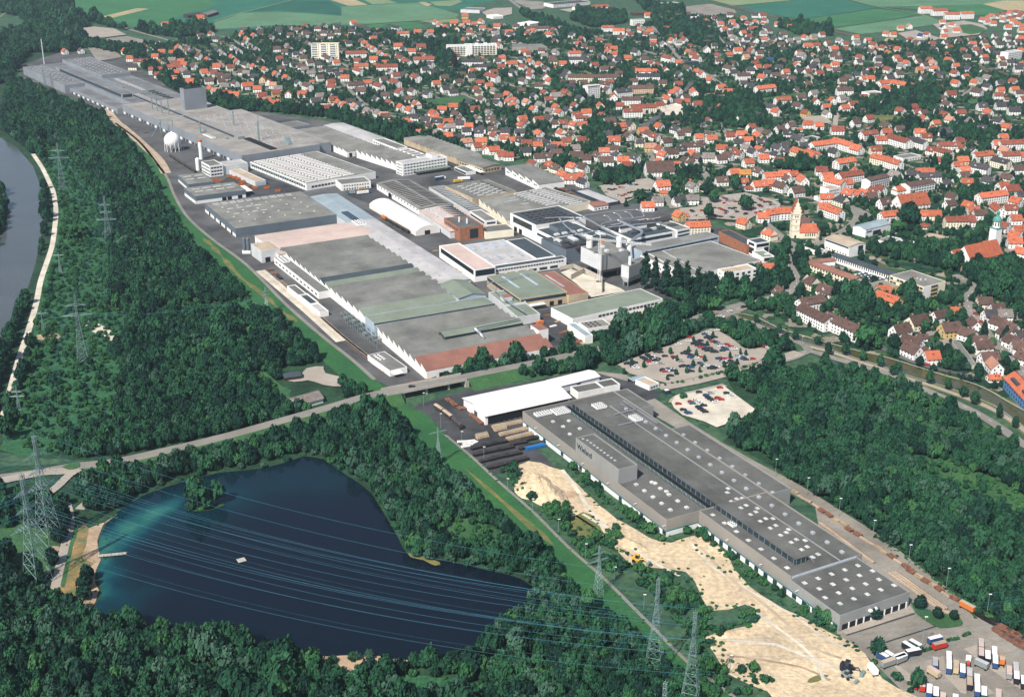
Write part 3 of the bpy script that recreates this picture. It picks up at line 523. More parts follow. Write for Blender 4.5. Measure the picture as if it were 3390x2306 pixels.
# ------------------------------------------------------------------ works buildings
THINGS=[]   # (object, what it looks like, category, group) still to be labelled by place
def frame_of(A,B,D=None,W=None):
    u=Vector((B.x-A.x,B.y-A.y,0)); L=u.length; u/=L; n=Vector((-u.y,u.x,0))
    if W is None: W=(D-A).dot(n)
    if W<0: A=A+n*W; W=-W
    return Vector((A.x,A.y,0)),math.atan2(u.y,u.x),L,W
class Bld:
    def __init__(s,name,label,A,B,D=None,W=None,cat='factory hall',group=None):
        s.o,s.a,s.L,s.W=frame_of(A,B,D,W); s.root=empty(name,s.o,s.a); tag(s.root,label,cat,group); c,q=math.cos(s.a),math.sin(s.a)
        s.u=Vector((c,q,0)); s.n=Vector((-q,c,0)); s.occ(-3,s.L+3,-3,s.W+3)
    def occ(s,x0,x1,y0,y1): occupy([s.w(x0,y0),s.w(x1,y0),s.w(x1,y1),s.w(x0,y1)],1)
    def w(s,x,y,z=0): return s.o+s.u*x+s.n*y+Vector((0,0,z))
    def loc(s,p): d=p-s.o; return d.dot(s.u),d.dot(s.n)
    def box(s,name,x0,x1,y0,y1,z0,z1,mt,top=None,parent=None):
        return put(name,boxmesh(x1-x0,y1-y0,z1-z0,mt,top),parent or s.root,((x0+x1)/2,(y0+y1)/2,z0))
    def flat(s,H,wall,roof,x0=0,x1=None,y0=0,y1=None,z0=0,par=0.7,nw='wall',nr='roof'):
        x1=s.L if x1 is None else x1; y1=s.W if y1 is None else y1; t=0.35; m=MB()
        for b in ((x0,x1,y0,y0+t),(x0,x1,y1-t,y1),(x0,x0+t,y0+t,y1-t),(x1-t,x1,y0+t,y1-t)): m.box(*b,z0,H,wall)
        w=m.build(nw,s.root); m=MB(); m.box(x0+t,x1-t,y0+t,y1-t,max(z0,H-par-1),H-par,roof); r=m.build(nr,s.root); return w,r
    def win(s,side,xs,z,w,h,mt='glass',name='window',off=0.0,d=0.16,parent=None):
        """windows on a face: side 'y0','x1','y1','x0'; xs positions along it"""
        me=boxmesh(w,d,h,mt)
        for x in xs:
            if side=='y0': p,r=(x,off,z),0
            elif side=='y1': p,r=(x,s.W+off,z),0
            elif side=='x1': p,r=(s.L+off,x,z),math.pi/2
            else: p,r=(off,x,z),math.pi/2
            put(name,me,parent or s.root,p,r)
    def row(s,n,a,b): return [a+(b-a)*(i+0.5)/n for i in range(n)]
    def lights(s,pts,z,dx=2.6,dy=2.0,dz=0.5,mt='skylight',name='rooflight'):
        me=boxmesh(dx,dy,dz,mt)
        for x,y in pts: put(name,me,s.root,(x,y,z))
    def gable(s,He,Hr,wall,roof,x0=0,x1=None,y0=0,y1=None,z0=0,ov=0.6,along='x',nr='roof',nw='wall'):
        x1=s.L if x1 is None else x1; y1=s.W if y1 is None else y1; m=MB()
        if along=='x':
            ym=(y0+y1)/2
            m.poly([(x0,y0,z0),(x1,y0,z0),(x1,y0,He),(x0,y0,He)],wall); m.poly([(x1,y1,z0),(x0,y1,z0),(x0,y1,He),(x1,y1,He)],wall)
            m.poly([(x1,y0,z0),(x1,y1,z0),(x1,y1,He),(x1,ym,Hr),(x1,y0,He)],wall); m.poly([(x0,y1,z0),(x0,y0,z0),(x0,y0,He),(x0,ym,Hr),(x0,y1,He)],wall)
            w=m.build(nw,s.root); k=(Hr-He)/(ym-y0); a=y0-ov; b=y1+ov; za=He-k*ov; X0=x0-ov; X1=x1+ov; t=0.25; m=MB()
            m.poly([(X0,a,za+t),(X1,a,za+t),(X1,ym,Hr+t),(X0,ym,Hr+t)],roof); m.poly([(X1,b,za+t),(X0,b,za+t),(X0,ym,Hr+t),(X1,ym,Hr+t)],roof)
            m.poly([(X0,a,za),(X1,a,za),(X1,a,za+t),(X0,a,za+t)],roof); m.poly([(X1,b,za),(X0,b,za),(X0,b,za+t),(X1,b,za+t)],roof)
            for X in (X0,X1): m.poly([(X,a,za),(X,ym,Hr),(X,b,za),(X,b,za+t),(X,ym,Hr+t),(X,a,za+t)],roof)
        else:
            xm=(x0+x1)/2
            m.poly([(x1,y0,z0),(x1,y1,z0),(x1,y1,He),(x1,y0,He)],wall); m.poly([(x0,y1,z0),(x0,y0,z0),(x0,y0,He),(x0,y1,He)],wall)
            m.poly([(x0,y0,z0),(x1,y0,z0),(x1,y0,He),(xm,y0,Hr),(x0,y0,He)],wall); m.poly([(x1,y1,z0),(x0,y1,z0),(x0,y1,He),(xm,y1,Hr),(x1,y1,He)],wall)
            w=m.build(nw,s.root); k=(Hr-He)/(xm-x0); a=x0-ov; b=x1+ov; za=He-k*ov; Y0=y0-ov; Y1=y1+ov; t=0.25; m=MB()
            m.poly([(b,Y0,za+t),(b,Y1,za+t),(xm,Y1,Hr+t),(xm,Y0,Hr+t)],roof); m.poly([(a,Y1,za+t),(a,Y0,za+t),(xm,Y0,Hr+t),(xm,Y1,Hr+t)],roof)
            m.poly([(b,Y0,za),(b,Y1,za),(b,Y1,za+t),(b,Y0,za+t)],roof); m.poly([(a,Y1,za),(a,Y0,za),(a,Y0,za+t),(a,Y1,za+t)],roof)
            for Y in (Y0,Y1): m.poly([(a,Y,za),(xm,Y,Hr),(b,Y,za),(b,Y,za+t),(xm,Y,Hr+t),(a,Y,za+t)],roof)
        return w,m.build(nr,s.root)
    def saw(s,n,ze,zp,wall,roofs,x0=0,x1=None,y0=0,y1=None):
        x1=s.L if x1 is None else x1; y1=s.W if y1 is None else y1; w=(x1-x0)/n; m=MB()
        for y,fl in ((y0,0),(y1,1)):
            pr=[(x0,y,0),(x1,y,0)]
            for i in range(n,0,-1): pr+=[(x0+i*w,y,ze),(x0+(i-1)*w+0.15,y,zp)]
            pr.append((x0,y,zp)); m.poly(pr if not fl else pr[::-1],wall)
        m.poly([(x1,y0,0),(x1,y1,0),(x1,y1,ze),(x1,y0,ze)],wall); m.poly([(x0,y1,0),(x0,y0,0),(x0,y0,zp),(x0,y1,zp)],wall); m.build('wall',s.root)
        cache={}
        for i in range(n):
            mt=roofs(i) if callable(roofs) else roofs
            if mt not in cache:
                m=MB(); a=-0.1; t=0.3; ya=y0-0.35; yb=y1+0.35
                m.poly([(a,ya,zp+t),(w-0.2,ya,ze+t),(w-0.2,yb,ze+t),(a,yb,zp+t)],mt)
                m.poly([(a,ya,zp),(w-0.2,ya,ze),(w-0.2,ya,ze+t),(a,ya,zp+t)],mt); m.poly([(a,yb,zp),(a,yb,zp+t),(w-0.2,yb,ze+t),(w-0.2,yb,ze)],mt)
                m.poly([(w-0.2,ya,ze),(w-0.2,yb,ze),(w-0.2,yb,ze+t),(w-0.2,ya,ze+t)],mt); m.poly([(a,ya,zp),(a,ya,zp+t),(a,yb,zp+t),(a,yb,zp)],'glass'); cache[mt]=m.mesh('roof_bay')
                m=MB(); m.poly([(-0.12,y1,ze+0.2),(-0.12,y0,ze+0.2),(-0.12,y0,zp),(-0.12,y1,zp)],'glass_band'); cache['g']=m.mesh('glazing')
            put('roof_bay',cache[mt],s.root,(x0+i*w,0,0)); put('glazing',cache['g'],s.root,(x0+i*w,0,0))
R_=math.radians
# --- the near hall -------------------------------------------------
b=Bld('rolling_hall','vast dark grey flat-roofed hall with tan cladding beside the sandy yard',tE(1232,1212,11),tI(2207,375,11),W=73)
NH=b; b.occ(0,295,-3,90)
Hh=11.0
b.flat(Hh,'clad_tan','roof_dark',0,171,0,73)
b.flat(Hh-0.05,'clad_tan','roof_dark',171.02,252.6,23,72.5)
b.flat(Hh-0.1,'clad','roof_dark',0.5,34,73.02,84)
b.flat(Hh-0.15,'clad','roof_dark',71,174,73.04,88)
b.flat(Hh-1.2,'clad','roof_dark',252.62,292,22,69,par=0.5)
b.flat(20.5,'clad','roof_dark',70,120,-0.06,13.5,z0=Hh-0.65,nw='raised_wall',nr='raised_roof')
b.box('step_glazing',252.62,253.0,24,68,Hh-1.2,Hh-0.3,'clad_blue')
# plinth with white panels, dark windows and a teal sill line along the yard side
def plinth(b,x0,x1,y,zt=3.2,every=1):
    b.box('sill_band',x0,x1,y-0.14,y+0.02,zt,zt+0.7,'teal_band')
    n=int((x1-x0)/7.6); w=(x1-x0)/n
    for i in range(n):
        full=i%every>0
        b.box('plinth_panel',x0+i*w,x0+i*w+w*(0.995 if full else 0.55),y-0.10,y+0.02,0.0,zt-0.02,'white_wall')
        if not full: b.box('window',x0+i*w+w*0.56,x0+(i+1)*w-0.05,y-0.08,y+0.02,0.7,zt-0.04,'glass_band')
plinth(b,1,171,0,every=3); plinth(b,172,291,22.9 if False else 22.0)
b.box('sill_band',171.02,171.16,0.2,22.8,3.2,3.9,'teal_band'); b.box('plinth_panel',171.02,171.12,0.2,22.8,0,3.18,'white_paint')
# loading docks in the end wall
for k in range(4): b.box('dock_door',291.98,292.12,24.0+k*5,27.9+k*5,0.8,3.9,'black'); b.box('dock_buffer',291.98,292.3,28.1+k*5,28.8+k*5,0.5,4.1,'white_paint')
for k in range(4): b.box('dock_door',291.98,292.12,48.0+k*5,51.9+k*5,0.8,3.9,'black'); b.box('dock_buffer',291.98,292.3,52.1+k*5,52.8+k*5,0.5,4.1,'white_paint')
for y in (41,44.8): b.box('fan_outlet',291.98,293.6,y,y+1.6,6.6,7.7,'white_paint')
# long glazed monitor and its side channel with trusses
MO=b.box('monitor_roof',9,244,33,41.5,Hh+2.6,Hh+3.0,'roof_dark')
b.box('monitor_core',9.3,243.6,33.4,41.1,Hh-0.7,Hh+2.6,'glass_band')
mem=boxmesh(0.25,0.25,3.3,'steel')
for i in range(48): put('mullion',mem,b.root,(9.6+i*4.95,33.25,Hh-0.7))
for j in range(3): put('mullion',mem,b.root,(243.7,34+j*3.2,Hh-0.7))
b.box('channel_floor',6,170,27.5,33,Hh-0.68,Hh-0.6,'black')
tr=MB()
for i in range(34):
    x=8+i*4.8; tr.bar((x,28,Hh-0.5),(x+2.4,28,Hh+0.8),0.13,'steel'); tr.bar((x+2.4,28,Hh+0.8),(x+4.8,28,Hh-0.5),0.13,'steel')
tr.bar((8,28,Hh+0.8),(171,28,Hh+0.8),0.14,'steel'); tr.bar((8,28,Hh-0.45),(171,28,Hh-0.45),0.14,'steel'); tr.build('roof_truss',b.root)
tr=MB()
for i in range(44):
    x=22+i*5.1; tr.bar((x,44,Hh-0.5),(x+2.5,44,Hh+0.5),0.09,'silver'); tr.bar((x+2.5,44,Hh+0.5),(x+5.1,44,Hh-0.5),0.09,'silver')
tr.bar((22,44,Hh+0.5),(245,44,Hh+0.5),0.11,'silver'); tr.build('roof_truss',b.root)
b.box('raised_seam',20,252,57,57.6,Hh-0.6,Hh-0.1,'clad'); b.box('raised_seam',20,71,66,66.4,Hh-0.6,Hh-0.2,'silver')
# rooflights
pts=[(x,7+0*x) for x in range(176,250,11)]
b.lights([(x,27.5) for x in range(178,250,11)],Hh-0.65,2.6,2.2,0.35)
b.lights([(x,19) for x in range(128,168,9)],Hh-0.65,2.4,2.0,0.9,'skylight'); b.lights([(x,9) for x in range(126,168,9)],Hh-0.65,2.4,2.0,0.9,'skylight')
b.lights([(x,20) for x in (28,42,58,130,142)],Hh-0.65,2.4,2.0,0.9); b.lights([(x,10+y) for x,y in ((24,0),(34,2),(46,0))],Hh-0.65,2.4,2.0,0.9)
b.lights([(x,46.8) for x in range(170,250,9)],Hh-0.65,2.6,2.0,0.35); b.lights([(x,51.5) for x in range(160,250,9)],Hh-0.65,2.6,2.0,0.35); b.lights([(x,55) for x in range(156,240,14)],Hh-0.65,2.6,2.0,0.35)
b.lights([(x,64) for x in range(30,250,12)],Hh-0.65,2.4,1.8,1.2,'skylight_grey','roof_ventilator'); b.lights([(x+6,75) for x in range(76,170,13)],Hh-0.8,2.2,1.7,1.0,'skylight_grey','roof_ventilator')
b.lights([(259+8*i,27+9.2*j+(3 if (i%2) else 0)) for i in range(4) for j in range(5)],Hh-1.72,2.6,2.0,0.35)
b.lights([(256+3*i,4.6) for i in range(0)],Hh,1,1,1)
b.lights([(72.8+4.2*i,3.6) for i in range(1)]+[(76+4*i,5) for i in range(9)],20.5-0.7,1.6,1.4,0.4,'skylight_grey')
# cooler banks
def cooler(b,x0,x1,y0,y1,z,nx,ny):
    r=b.box('cooler_bank',x0,x1,y0,y1,z+0.5,z+2.0,'white_paint'); me=boxmesh((x1-x0)/nx*0.55,(y1-y0)/ny*0.55,0.14,'black'); cx,cy=(x0+x1)/2,(y0+y1)/2
    for i in range(nx):
        for j in range(ny): put('cooler_fan',me,r,(x0+(i+0.5)*(x1-x0)/nx-cx,y0+(j+0.5)*(y1-y0)/ny-cy,1.48))
    for x in (x0+0.3,x1-0.3):
        for y in (y0+0.3,y1-0.3): put('cooler_leg',boxmesh(0.3,0.3,1.5,'steel'),r,(x-cx,y-cy,-0.6))
cooler(b,8,13,4,16,Hh-0.7,3,6); cooler(b,8,17,17,28,Hh-0.7,5,6); cooler(b,14,22,46,54,Hh-0.7,4,5); cooler(b,42,51,58,64,Hh-0.7,5,4); cooler(b,191,196,28,31,Hh-0.7,3,2)
b.box('roof_duct',18,60,69,70,Hh-0.2,Hh+0.5,'silver'); b.box('roof_duct',34,34.8,52,70,Hh-0.2,Hh+0.5,'silver'); b.box('roof_duct',50,50.8,44,58,Hh-0.2,Hh+0.4,'silver')
# lettering on the raised box
fc=bpy.data.curves.new('sign_lettering','FONT'); fc.body='Wieland'; fc.size=5.2; fc.extrude=0.08; fc.space_character=1.0; fo=bpy.data.objects.new('sign_lettering',fc)
me_=bpy.data.meshes.new_from_object(fo); bpy.data.objects.remove(fo); me_.materials.clear(); me_.materials.append(M_['black']); fo=bpy.data.objects.new('sign_lettering',me_); link(fo,b.root); fo.location=(72,-0.18,14.2); fo.rotation_euler=(math.pi/2,0,0)
for k in range(9): b.box('lamp_arm',20+k*30,20.3+k*30,(-2 if 20+k*30<171 else 20),(0 if 20+k*30<171 else 22),7,7.2,'white_paint')
# --- white stores beside the bridge ---------------------------------
b=Bld('storage_hall','bright white low-gabled storage hall beside the road bridge',tO(480,332,8),tO(1135,190,8),tO(320,195,8)); b.gable(7.2,9.8,'white_wall','roof_white',ov=1.0)
for x in b.row(1,1,b.L-1): b.box('open_bay',2,b.L-2,-0.06,0.2,0.3,6.2,'black')
b.box('gate',-0.1,0.1,12,17,0.2,5,'roof_slate')
b=Bld('storage_shed','long narrow white-roofed shed behind the bright white storage hall',tE(1470,1042,6),tE(1755,972,6),tE(1390,1000,6)); b.gable(5.5,7,'clad_light','roof_white'); b.box('gate',b.L*0.45,b.L*0.55,-0.06,0.1,0,4,'black')
b=Bld('switch_house','low white building with two dark flat roofs between white shed and dark hall',tE(1610,1085,6),tE(1895,1030,6),tE(1535,1048,6)); b.flat(6,'white_wall','roof_dark',x1=b.L*0.6); b.flat(6.3,'white_wall','roof_dark',x0=b.L*0.6+0.02)
# --- sawtooth halls --------------------------------------------------
b=Bld('sawtooth_hall','white-sided sawtooth hall with a red-brown last roof slope',tE(245,655,8),tE(580,935,8),tE(1415,755,8)); b.saw(9,7.0,10.8,'white_wall',lambda i:'roof_red' if i>=7 else 'roof_grey')
x,y=b.loc(tE(760,700,13)); b.gable(12.5,14.2,'roof_slate','roof_green',x-14,x-2,y-6,y+62,z0=7,along='y',nr='monitor_roof',nw='monitor_wall')
m=MB(); m.tube([b.w(x-2,y+24,14)-b.o for _ in range(1)]+[Vector((0,0,0))],0.1,'silver') if False else None
d=MB(); d.tube([(x-1,y+20,14.6),(x+6,y+20,14),(x+12,y+21,11)],1.3,'silver',8); d.tube([(x-1,y+18,15.2),(x-4,y+60,15.2)],0.5,'silver'); d.build('exhaust_duct',b.root,smooth=True)
b.win('x1',[12,30],0.2,4,4,'black','gate',off=0.02)
b.box('stair_block',b.L*0.62,b.L*0.76,b.W+0.3,b.W+9,0,13,'white_wall','roof_red')
b=Bld('raised_press_hall','tall narrow hall with pale blue front wall and grey-green roof between sawtooth halls',tE(160,558,13),tE(222,612,13),tE(1035,468,13)); b.flat(12.2,'clad_blue','roof_green',par=0.3)
b.box('eave_line',b.L+0.0,b.L+0.25,0,b.W,11.2,12.25,'roof_slate'); b.box('clerestory',b.L,b.L+0.12,2,b.W-2,9.0,10.8,'clad_light')
b=Bld('sawtooth_hall','longest grey sawtooth hall with a row of white gable teeth facing the railway siding',tD(1910,115,9),tE(160,560,9),tE(800,432,9)); b.saw(16,7.5,10.6,'white_wall',lambda i:'roof_green' if i in (9,15) else ('roof_slate' if i==8 else 'roof_grey'))
b=Bld('pink_roofed_hall','hall with broad pale pink roof between grey hall and sawtooth hall',tU(578,532,10),tU(632,574,10),tU(800,500,10)); b.gable(8.6,10.4,'white_wall','roof_pink',along='y'); b.win('y0',b.row(6,2,b.L-2),2,3,2.5,'glass_band')
b=Bld('skylit_warehouse','wide grey-roofed warehouse dotted with white rooflights',tA(1390,1385,9),tA(1600,1556,9),tA(2040,1298,9)); b.flat(9.5,'clad_slate','roof_mid',par=0.3)
b.box('plinth',0.5,b.L-0.5,-0.12,0.02,0,3.4,'white_paint'); b.win('y0',b.row(5,8,b.L-4),0.2,5,3.6,'black','gate',off=-0.12)
b.lights([(6+j*5,10+i*9) for i in range(10) for j in range(2)],9.15,1.2,6.5,0.5); b.lights([(25+j*20,12+i*16) for i in range(6) for j in range(4)],9.15,1.8,1.8,0.6); b.lights([(33+j*22,18+i*10) for i in range(4) for j in range(2)],9.15,1.2,6,0.5)
b=Bld('long_annex','light blue flat-roofed range beside the skylit warehouse',tL(1078,742,10),t21(100,1440,10),W=30); b.gable(9,10.2,'clad_light','roof_blue',along='x')
cx,cy=b.loc(t21(60,1350,11)); b.box('roof_glazing',cx-16,cx+16,6,13,9.4,11,'glass_band')
b=Bld('long_annex','long pale pinkish-white roof running beside the grey sawtooth hall',t21(100,1440,10),tE(672,345,10),W=29.5); b.gable(9.2,10.6,'clad_light','roof_pale',along='x')
cx,cy=b.loc(t21(190,1440,11)); cooler(b,cx-6,cx+12,3,12,9.8,4,3)
b.lights([(20+i*15,8+(i%3)*6) for i in range(13)],9.6,0.9,0.9,1.2,'steel','roof_vent')
b=Bld('tent_hall','white fabric tent hall with ribbed roof and dark gate at its end',t21(380,1190,5),t21(1010,1565,5),t21(620,1100,5),W=27); L_=b.L
m=MB(); N=14
for i in range(N):
    a=i*L_/N; c=(i+1)*L_/N
    for k in range(6):
        t0,t1=k/6,(k+1)/6; f=lambda t:5.0+4.6*math.sin(math.pi*t)**0.75; sag=0.35
        m.poly([(a+0.1,27*t0,f(t0)),((a+c)/2,27*t0,f(t0)-sag*(0<t0<1)),((a+c)/2,27*t1,f(t1)-sag*(0<t1<1)),(a+0.1,27*t1,f(t1))],'roof_white'); m.poly([((a+c)/2,27*t0,f(t0)-sag*(0<t0<1)),(c,27*t0,f(t0)),(c,27*t1,f(t1)),((a+c)/2,27*t1,f(t1)-sag*(0<t1<1))],'roof_white')
m.build('canvas_roof',b.root); m=MB(); f=lambda t:5.0+4.6*math.sin(math.pi*t)**0.75
m.poly([(0,0,0),(L_,0,0),(L_,0,5),(0,0,5)],'roof_white'); m.poly([(L_,27,0),(0,27,0),(0,27,5),(L_,27,5)],'roof_white')
m.poly([(L_,0,0),(L_,27,0)]+[(L_,27*(1-k/6),f(1-k/6)) for k in range(7)],'roof_white'); m.poly([(0,27,0),(0,0,0)]+[(0,27*k/6,f(k/6)) for k in range(7)],'roof_white'); m.build('canvas_wall',b.root)
b.box('gate',L_,L_+0.12,10,16,0,4.5,'black')
b=Bld('brick_building','orange brick flat-roofed building with big dark window beside the white tent hall',tM(-70,190,14),tM(50,268,14),tM(262,262,14),cat='office building'); b.flat(14,'brick','roof_dark'); b.box('corner_window',b.L,b.L+0.12,11,20,2,11.5,'glass'); b.win('y0',b.row(6,4,b.L-4),9.5,4,2.4,'glass_band'); b.lights([(18,9),(26,14)],13.2,1.2,1.2,5.5,'white_paint','chimney')
b=Bld('brick_annex','small cream annex with grey roof behind the orange brick building',tM(250,295,8),tM(262,305,8),tM(395,275,8),W=30,cat='annex'); b.flat(7.5,'cream_wall','roof_grey',x0=-22,x1=0); 
b=Bld('skylight_strip_hall','low grey gabled hall with dark diagonal skylight strips behind the tent hall',t21(480,905,8),t21(1060,1255,8),W=40); b.gable(7.4,9.6,'white_wall','roof_mid',along='x')
for k in range(17):
    x=8+k*6.6
    for sg in (0,1):
        m=MB(); y0,y1=(4,18) if sg==0 else (22,36); za=7.4+2.2*(y0/20 if sg==0 else (40-y0)/20)+0.3; zb=7.4+2.2*(y1/20 if sg==0 else (40-y1)/20)+0.3
        m.poly([(x,y0,za+.3),(x+2.6,y0,za+.3),(x+2.6,y1,zb+.3),(x,y1,zb+.3)],'dark_tile'); m.poly([(x,y0,za-.1),(x+2.6,y0,za-.1),(x+2.6,y0,za+.3),(x,y0,za+.3)],'dark_tile'); m.poly([(x+2.6,y0,za-.1),(x+2.6,y1,zb-.1),(x+2.6,y1,zb+.3),(x+2.6,y0,za+.3)],'dark_tile'); m.build('skylight_strip',b.root)
b.win('y0',[40],0.2,10,5,'black','gate',off=-0.02); b.win('y0',b.row(14,2,b.L-2),4.6,3,1.4,'glass_band')
b=Bld('white_strip_hall','pale-roofed hall with white skylight ridges beside the orange brick building',t21(1060,1270,8),t21(1480,1560,8),t21(1530,1190,8),W=40); b.gable(7.4,9.2,'clad_light','roof_pink',along='x')
for k in range(11): b.box('skylight_strip',4+k*7.2,6.6+k*7.2,5,19,8.4,9.6,'skylight'); b.box('skylight_strip',4+k*7.2,6.6+k*7.2,22,36,8.2,9.4,'roof_slate')
b=Bld('glazed_annex','low grey annex with glazed roof panels behind the skylight strip hall',t21(1190,960,6),t21(1800,1330,6),W=18); b.flat(6,'clad_light','roof_grey',par=0.2); b.lights([(6+k*7.5,9) for k in range(15)],5.75,2.0,12,0.4,'skylight_grey')
b=Bld('flat_workshop','small flat-roofed white workshop behind the orange brick building',t21(1745,1285,8),t21(1955,1420,8),t21(1870,1245,8)); b.flat(8,'white_wall','roof_mid'); b.box('window',2,b.L-2,-0.1,0.05,4,6,'glass_band'); b.box('window',b.L-0.05,b.L+0.1,2,b.W-2,4,6,'glass_band')
b=Bld('skylight_hall','grey-roofed hall with short white skylight bars behind the pipework halls',t21(1410,945,9),t21(1780,1110,9),t21(1950,840,9)); b.flat(9,'ochre_brick','roof_grey',par=0.3); b.lights([(10+9*i+(j%2)*4,14+9*j) for i in range(6) for j in range(4)],8.7,1.4,7,0.6); b.win('y0',b.row(9,3,b.L-3),3,3,2.2,'glass_band'); b.box('roof_step',2,b.L-2,b.W-11,b.W-10.4,8.7,9.8,'dark_tile')
b=Bld('sawtooth_hall','cream sawtooth hall with five gable teeth beside the skylight hall',t21(1870,1130,9),t21(2250,1395,9),W=40); b.saw(6,7,10.5,'cream_wall','roof_mid')
b=Bld('white_ridge_hall','hall with many white ridged skylights behind the dark-roofed pipework hall',t21(2060,1085,10),t31(330,1290,10),W=74); b.flat(8.8,'cream_wall','roof_mid',par=0.2)
b.lights([(8+i*9,6+(i%2)*3) for i in range(5)],8.6,2.2,18,1.1,'skylight_grey','skylight_ridge'); b.lights([(5+i*6.2,34) for i in range(10)],8.6,2.0,17,1.0,'skylight','skylight_ridge'); b.lights([(5+i*6.2,56) for i in range(12)],8.6,2.0,17,1.0,'skylight','skylight_ridge')
b=Bld('sawtooth_hall','free-standing grey sawtooth hall with white windowed gables beside the houses',tB(1115,1145,8),tB(1345,1250,8),W=33); b.saw(5,6.6,10.2,'white_wall','roof_grey')
for i in range(5):
    for k in range(2): b.box('window',i*b.L/5+4+4*k,i*b.L/5+6.4+4*k,-0.12,0.05,4.2,5.8,'glass')
b=Bld('sawtooth_hall','white-gabled sawtooth hall attached to the white four-storey office',t21(205,470,9),t21(745,640,9),t21(640,390,9)); b.saw(8,6.5,11,'white_wall','roof_mid')
b=Bld('works_office','white four-storey works office with ribbon windows overlooking the lorry yard',t21(740,610,15),t21(828,645,15),t21(1390,535,15),cat='office building'); b.flat(15,'white_wall','roof_pale')
for r in range(4): b.win('x1',b.row(14,2,b.W-2),1.4+r*3.5,2.9,1.5,'glass_band'); b.win('y0',b.row(4,1,b.L-1),1.4+r*3.5,2.3,1.5,'glass_band')
b.box('stair_tower',-4,9,b.W-18,b.W-9,0,18.5,'white_wall','roof_pale'); b.box('canopy',b.L+0.1,b.L+9,14,b.W,4.6,5.0,'roof_green')
b.flat(11,'white_wall','roof_pale',x0=-66,x1=-0.4,y0=b.W-20,y1=b.W-6); b.win('x0',[],0,1,1)
for r in range(2): 
    for k in range(11): b.box('window',-62+k*5.4,-59+k*5.4,b.W-20.12,b.W-19.9,4.6+r*3.2,6.2+r*3.2,'glass_band')
b.flat(13,'white_wall','roof_grey',x0=-128,x1=-67,y0=b.W-24,y1=b.W-8)
for k in range(11): b.box('window',-126+k*5.3,-123+k*5.3,b.W-24.12,b.W-23.9,9,11,'glass_band')
b=Bld('sawtooth_hall','grey-roofed sawtooth hall with ochre brick gables along the gardens',t21(850,300,8),t21(1580,570,8),t21(1150,250,8)); b.saw(15,6.2,8.6,'ochre_brick','roof_mid')
b=Bld('brick_workshop','ochre brick workshop with pale grey curved roof next to the gardens',t21(1590,580,8),t21(1925,690,8),t21(2190,650,8)); b.gable(7,8.8,'ochre_brick','roof_grey',along='x'); b.win('x1',b.row(5,3,b.W-3),2,2.4,2.4,'glass'); b.win('y0',b.row(9,2,b.L-2),3,3,1.8,'glass_band'); b.lights([(14+i*6,9) for i in range(5)],7.9,4,2.2,0.4,'skylight')
b=Bld('gate_canopy','low flat pavilion with glazed front in the lorry yard',t21(1540,690,4),t21(1700,760,4),t21(1640,660,4),cat='pavilion'); b.flat(4.4,'white_wall','roof_grey'); b.box('window',1,b.L-1,-0.1,0.05,0.8,3.2,'glass_band'); b.box('canopy',2,b.L+10,b.W+0.1,b.W+6,3.8,4.2,'white_paint')
b=Bld('sawtooth_hall','broad grey sawtooth hall at the back beside the pale pink roof strip',tL(970,235,9),t21(75,465,9),t21(470,405,9)); b.saw(12,6.8,9.6,'white_wall','roof_mid'); b.win('x1',[5,14],0.2,4,5,'black','gate',off=0.02)
b=Bld('pink_strip_hall','long hall with plain pale pinkish-grey roof along the garden hedge',tU(735,283,9),t21(470,380,9),W=29); b.gable(8,9,'clad_far','roof_pale',along='x')
b=Bld('garden_hall','grey flat hall beside the garden hedge behind the big pale complex',tL(820,180,8),tL(930,215,8),W=30); b.flat(8,'clad_far','roof_grey')
b=Bld('shed_roof_hall','grey hall covered with rows of white shed skylights',tL(612,478,8),tL(1046,650,8),t21(560,790,8)); b.flat(8,'white_wall','roof_mid',par=0.2)
for j in range(4):
    for k in range(18): m=None; b.box('shed_skylight',4+k*7.3,6.4+k*7.3,3+j*16.5,17+j*16.5,7.7,8.9,'roof_white')
b.win('y0',b.row(24,2,b.L-2),3.5,3,2,'glass_band'); b.win('x1',b.row(8,6,40),2.4,3.4,2.4,'glass_band'); b.box('pipe_bridge',4,b.L-4,-3.4,-2.6,7,7.8,'steel')
for k in range(14): put('pipe_support',boxmesh(0.4,0.4,7,'steel'),b.root,(6+k*10,-3,0))
b=Bld('yard_office','white two-storey range with grey roof at the end of the shed skylight hall',t21(-30,900,8),t21(0,925,8),t21(330,830,8),cat='office building'); b.flat(8,'white_wall','roof_grey',x0=-16); b.win('x1',b.row(10,2,b.W-2),4.8,1.6,1.5,'glass'); b.win('x1',b.row(10,2,b.W-2),1,1.6,1.8,'glass')
b=Bld('small_warehouse','smaller grey warehouse with white skylight bars beside the dike road',tL(55,580,8),tL(135,652,8),tL(240,552,8)); b.flat(8,'clad_slate','roof_mid',par=0.3); b.box('plinth',0.4,b.L-0.4,-0.1,0.04,0,3,'white_paint'); b.lights([(12+14*i,8+13*j) for i in range(2) for j in range(2)],7.75,1.6,9,0.5)
b=Bld('small_warehouse','larger grey warehouse with white skylight bars and white plinth',tL(103,680,9),tL(190,745,9),tL(490,635,9)); b.flat(9,'clad_slate','roof_mid',par=0.3); b.box('plinth',0.4,b.L-0.4,-0.1,0.04,0,3.6,'white_paint'); b.box('plinth',b.L-0.04,b.L+0.1,0.4,b.W-0.4,0,3.6,'white_paint'); b.win('x1',[32,38,50],0.1,5,3.8,'black','gate',off=0.1); b.lights([(11+12*i,10+12*j) for i in range(2) for j in range(4)],8.75,1.6,9,0.5); b.box('canopy',8,b.L-6,b.W+0.1,b.W+10,5,5.4,'roof_white')
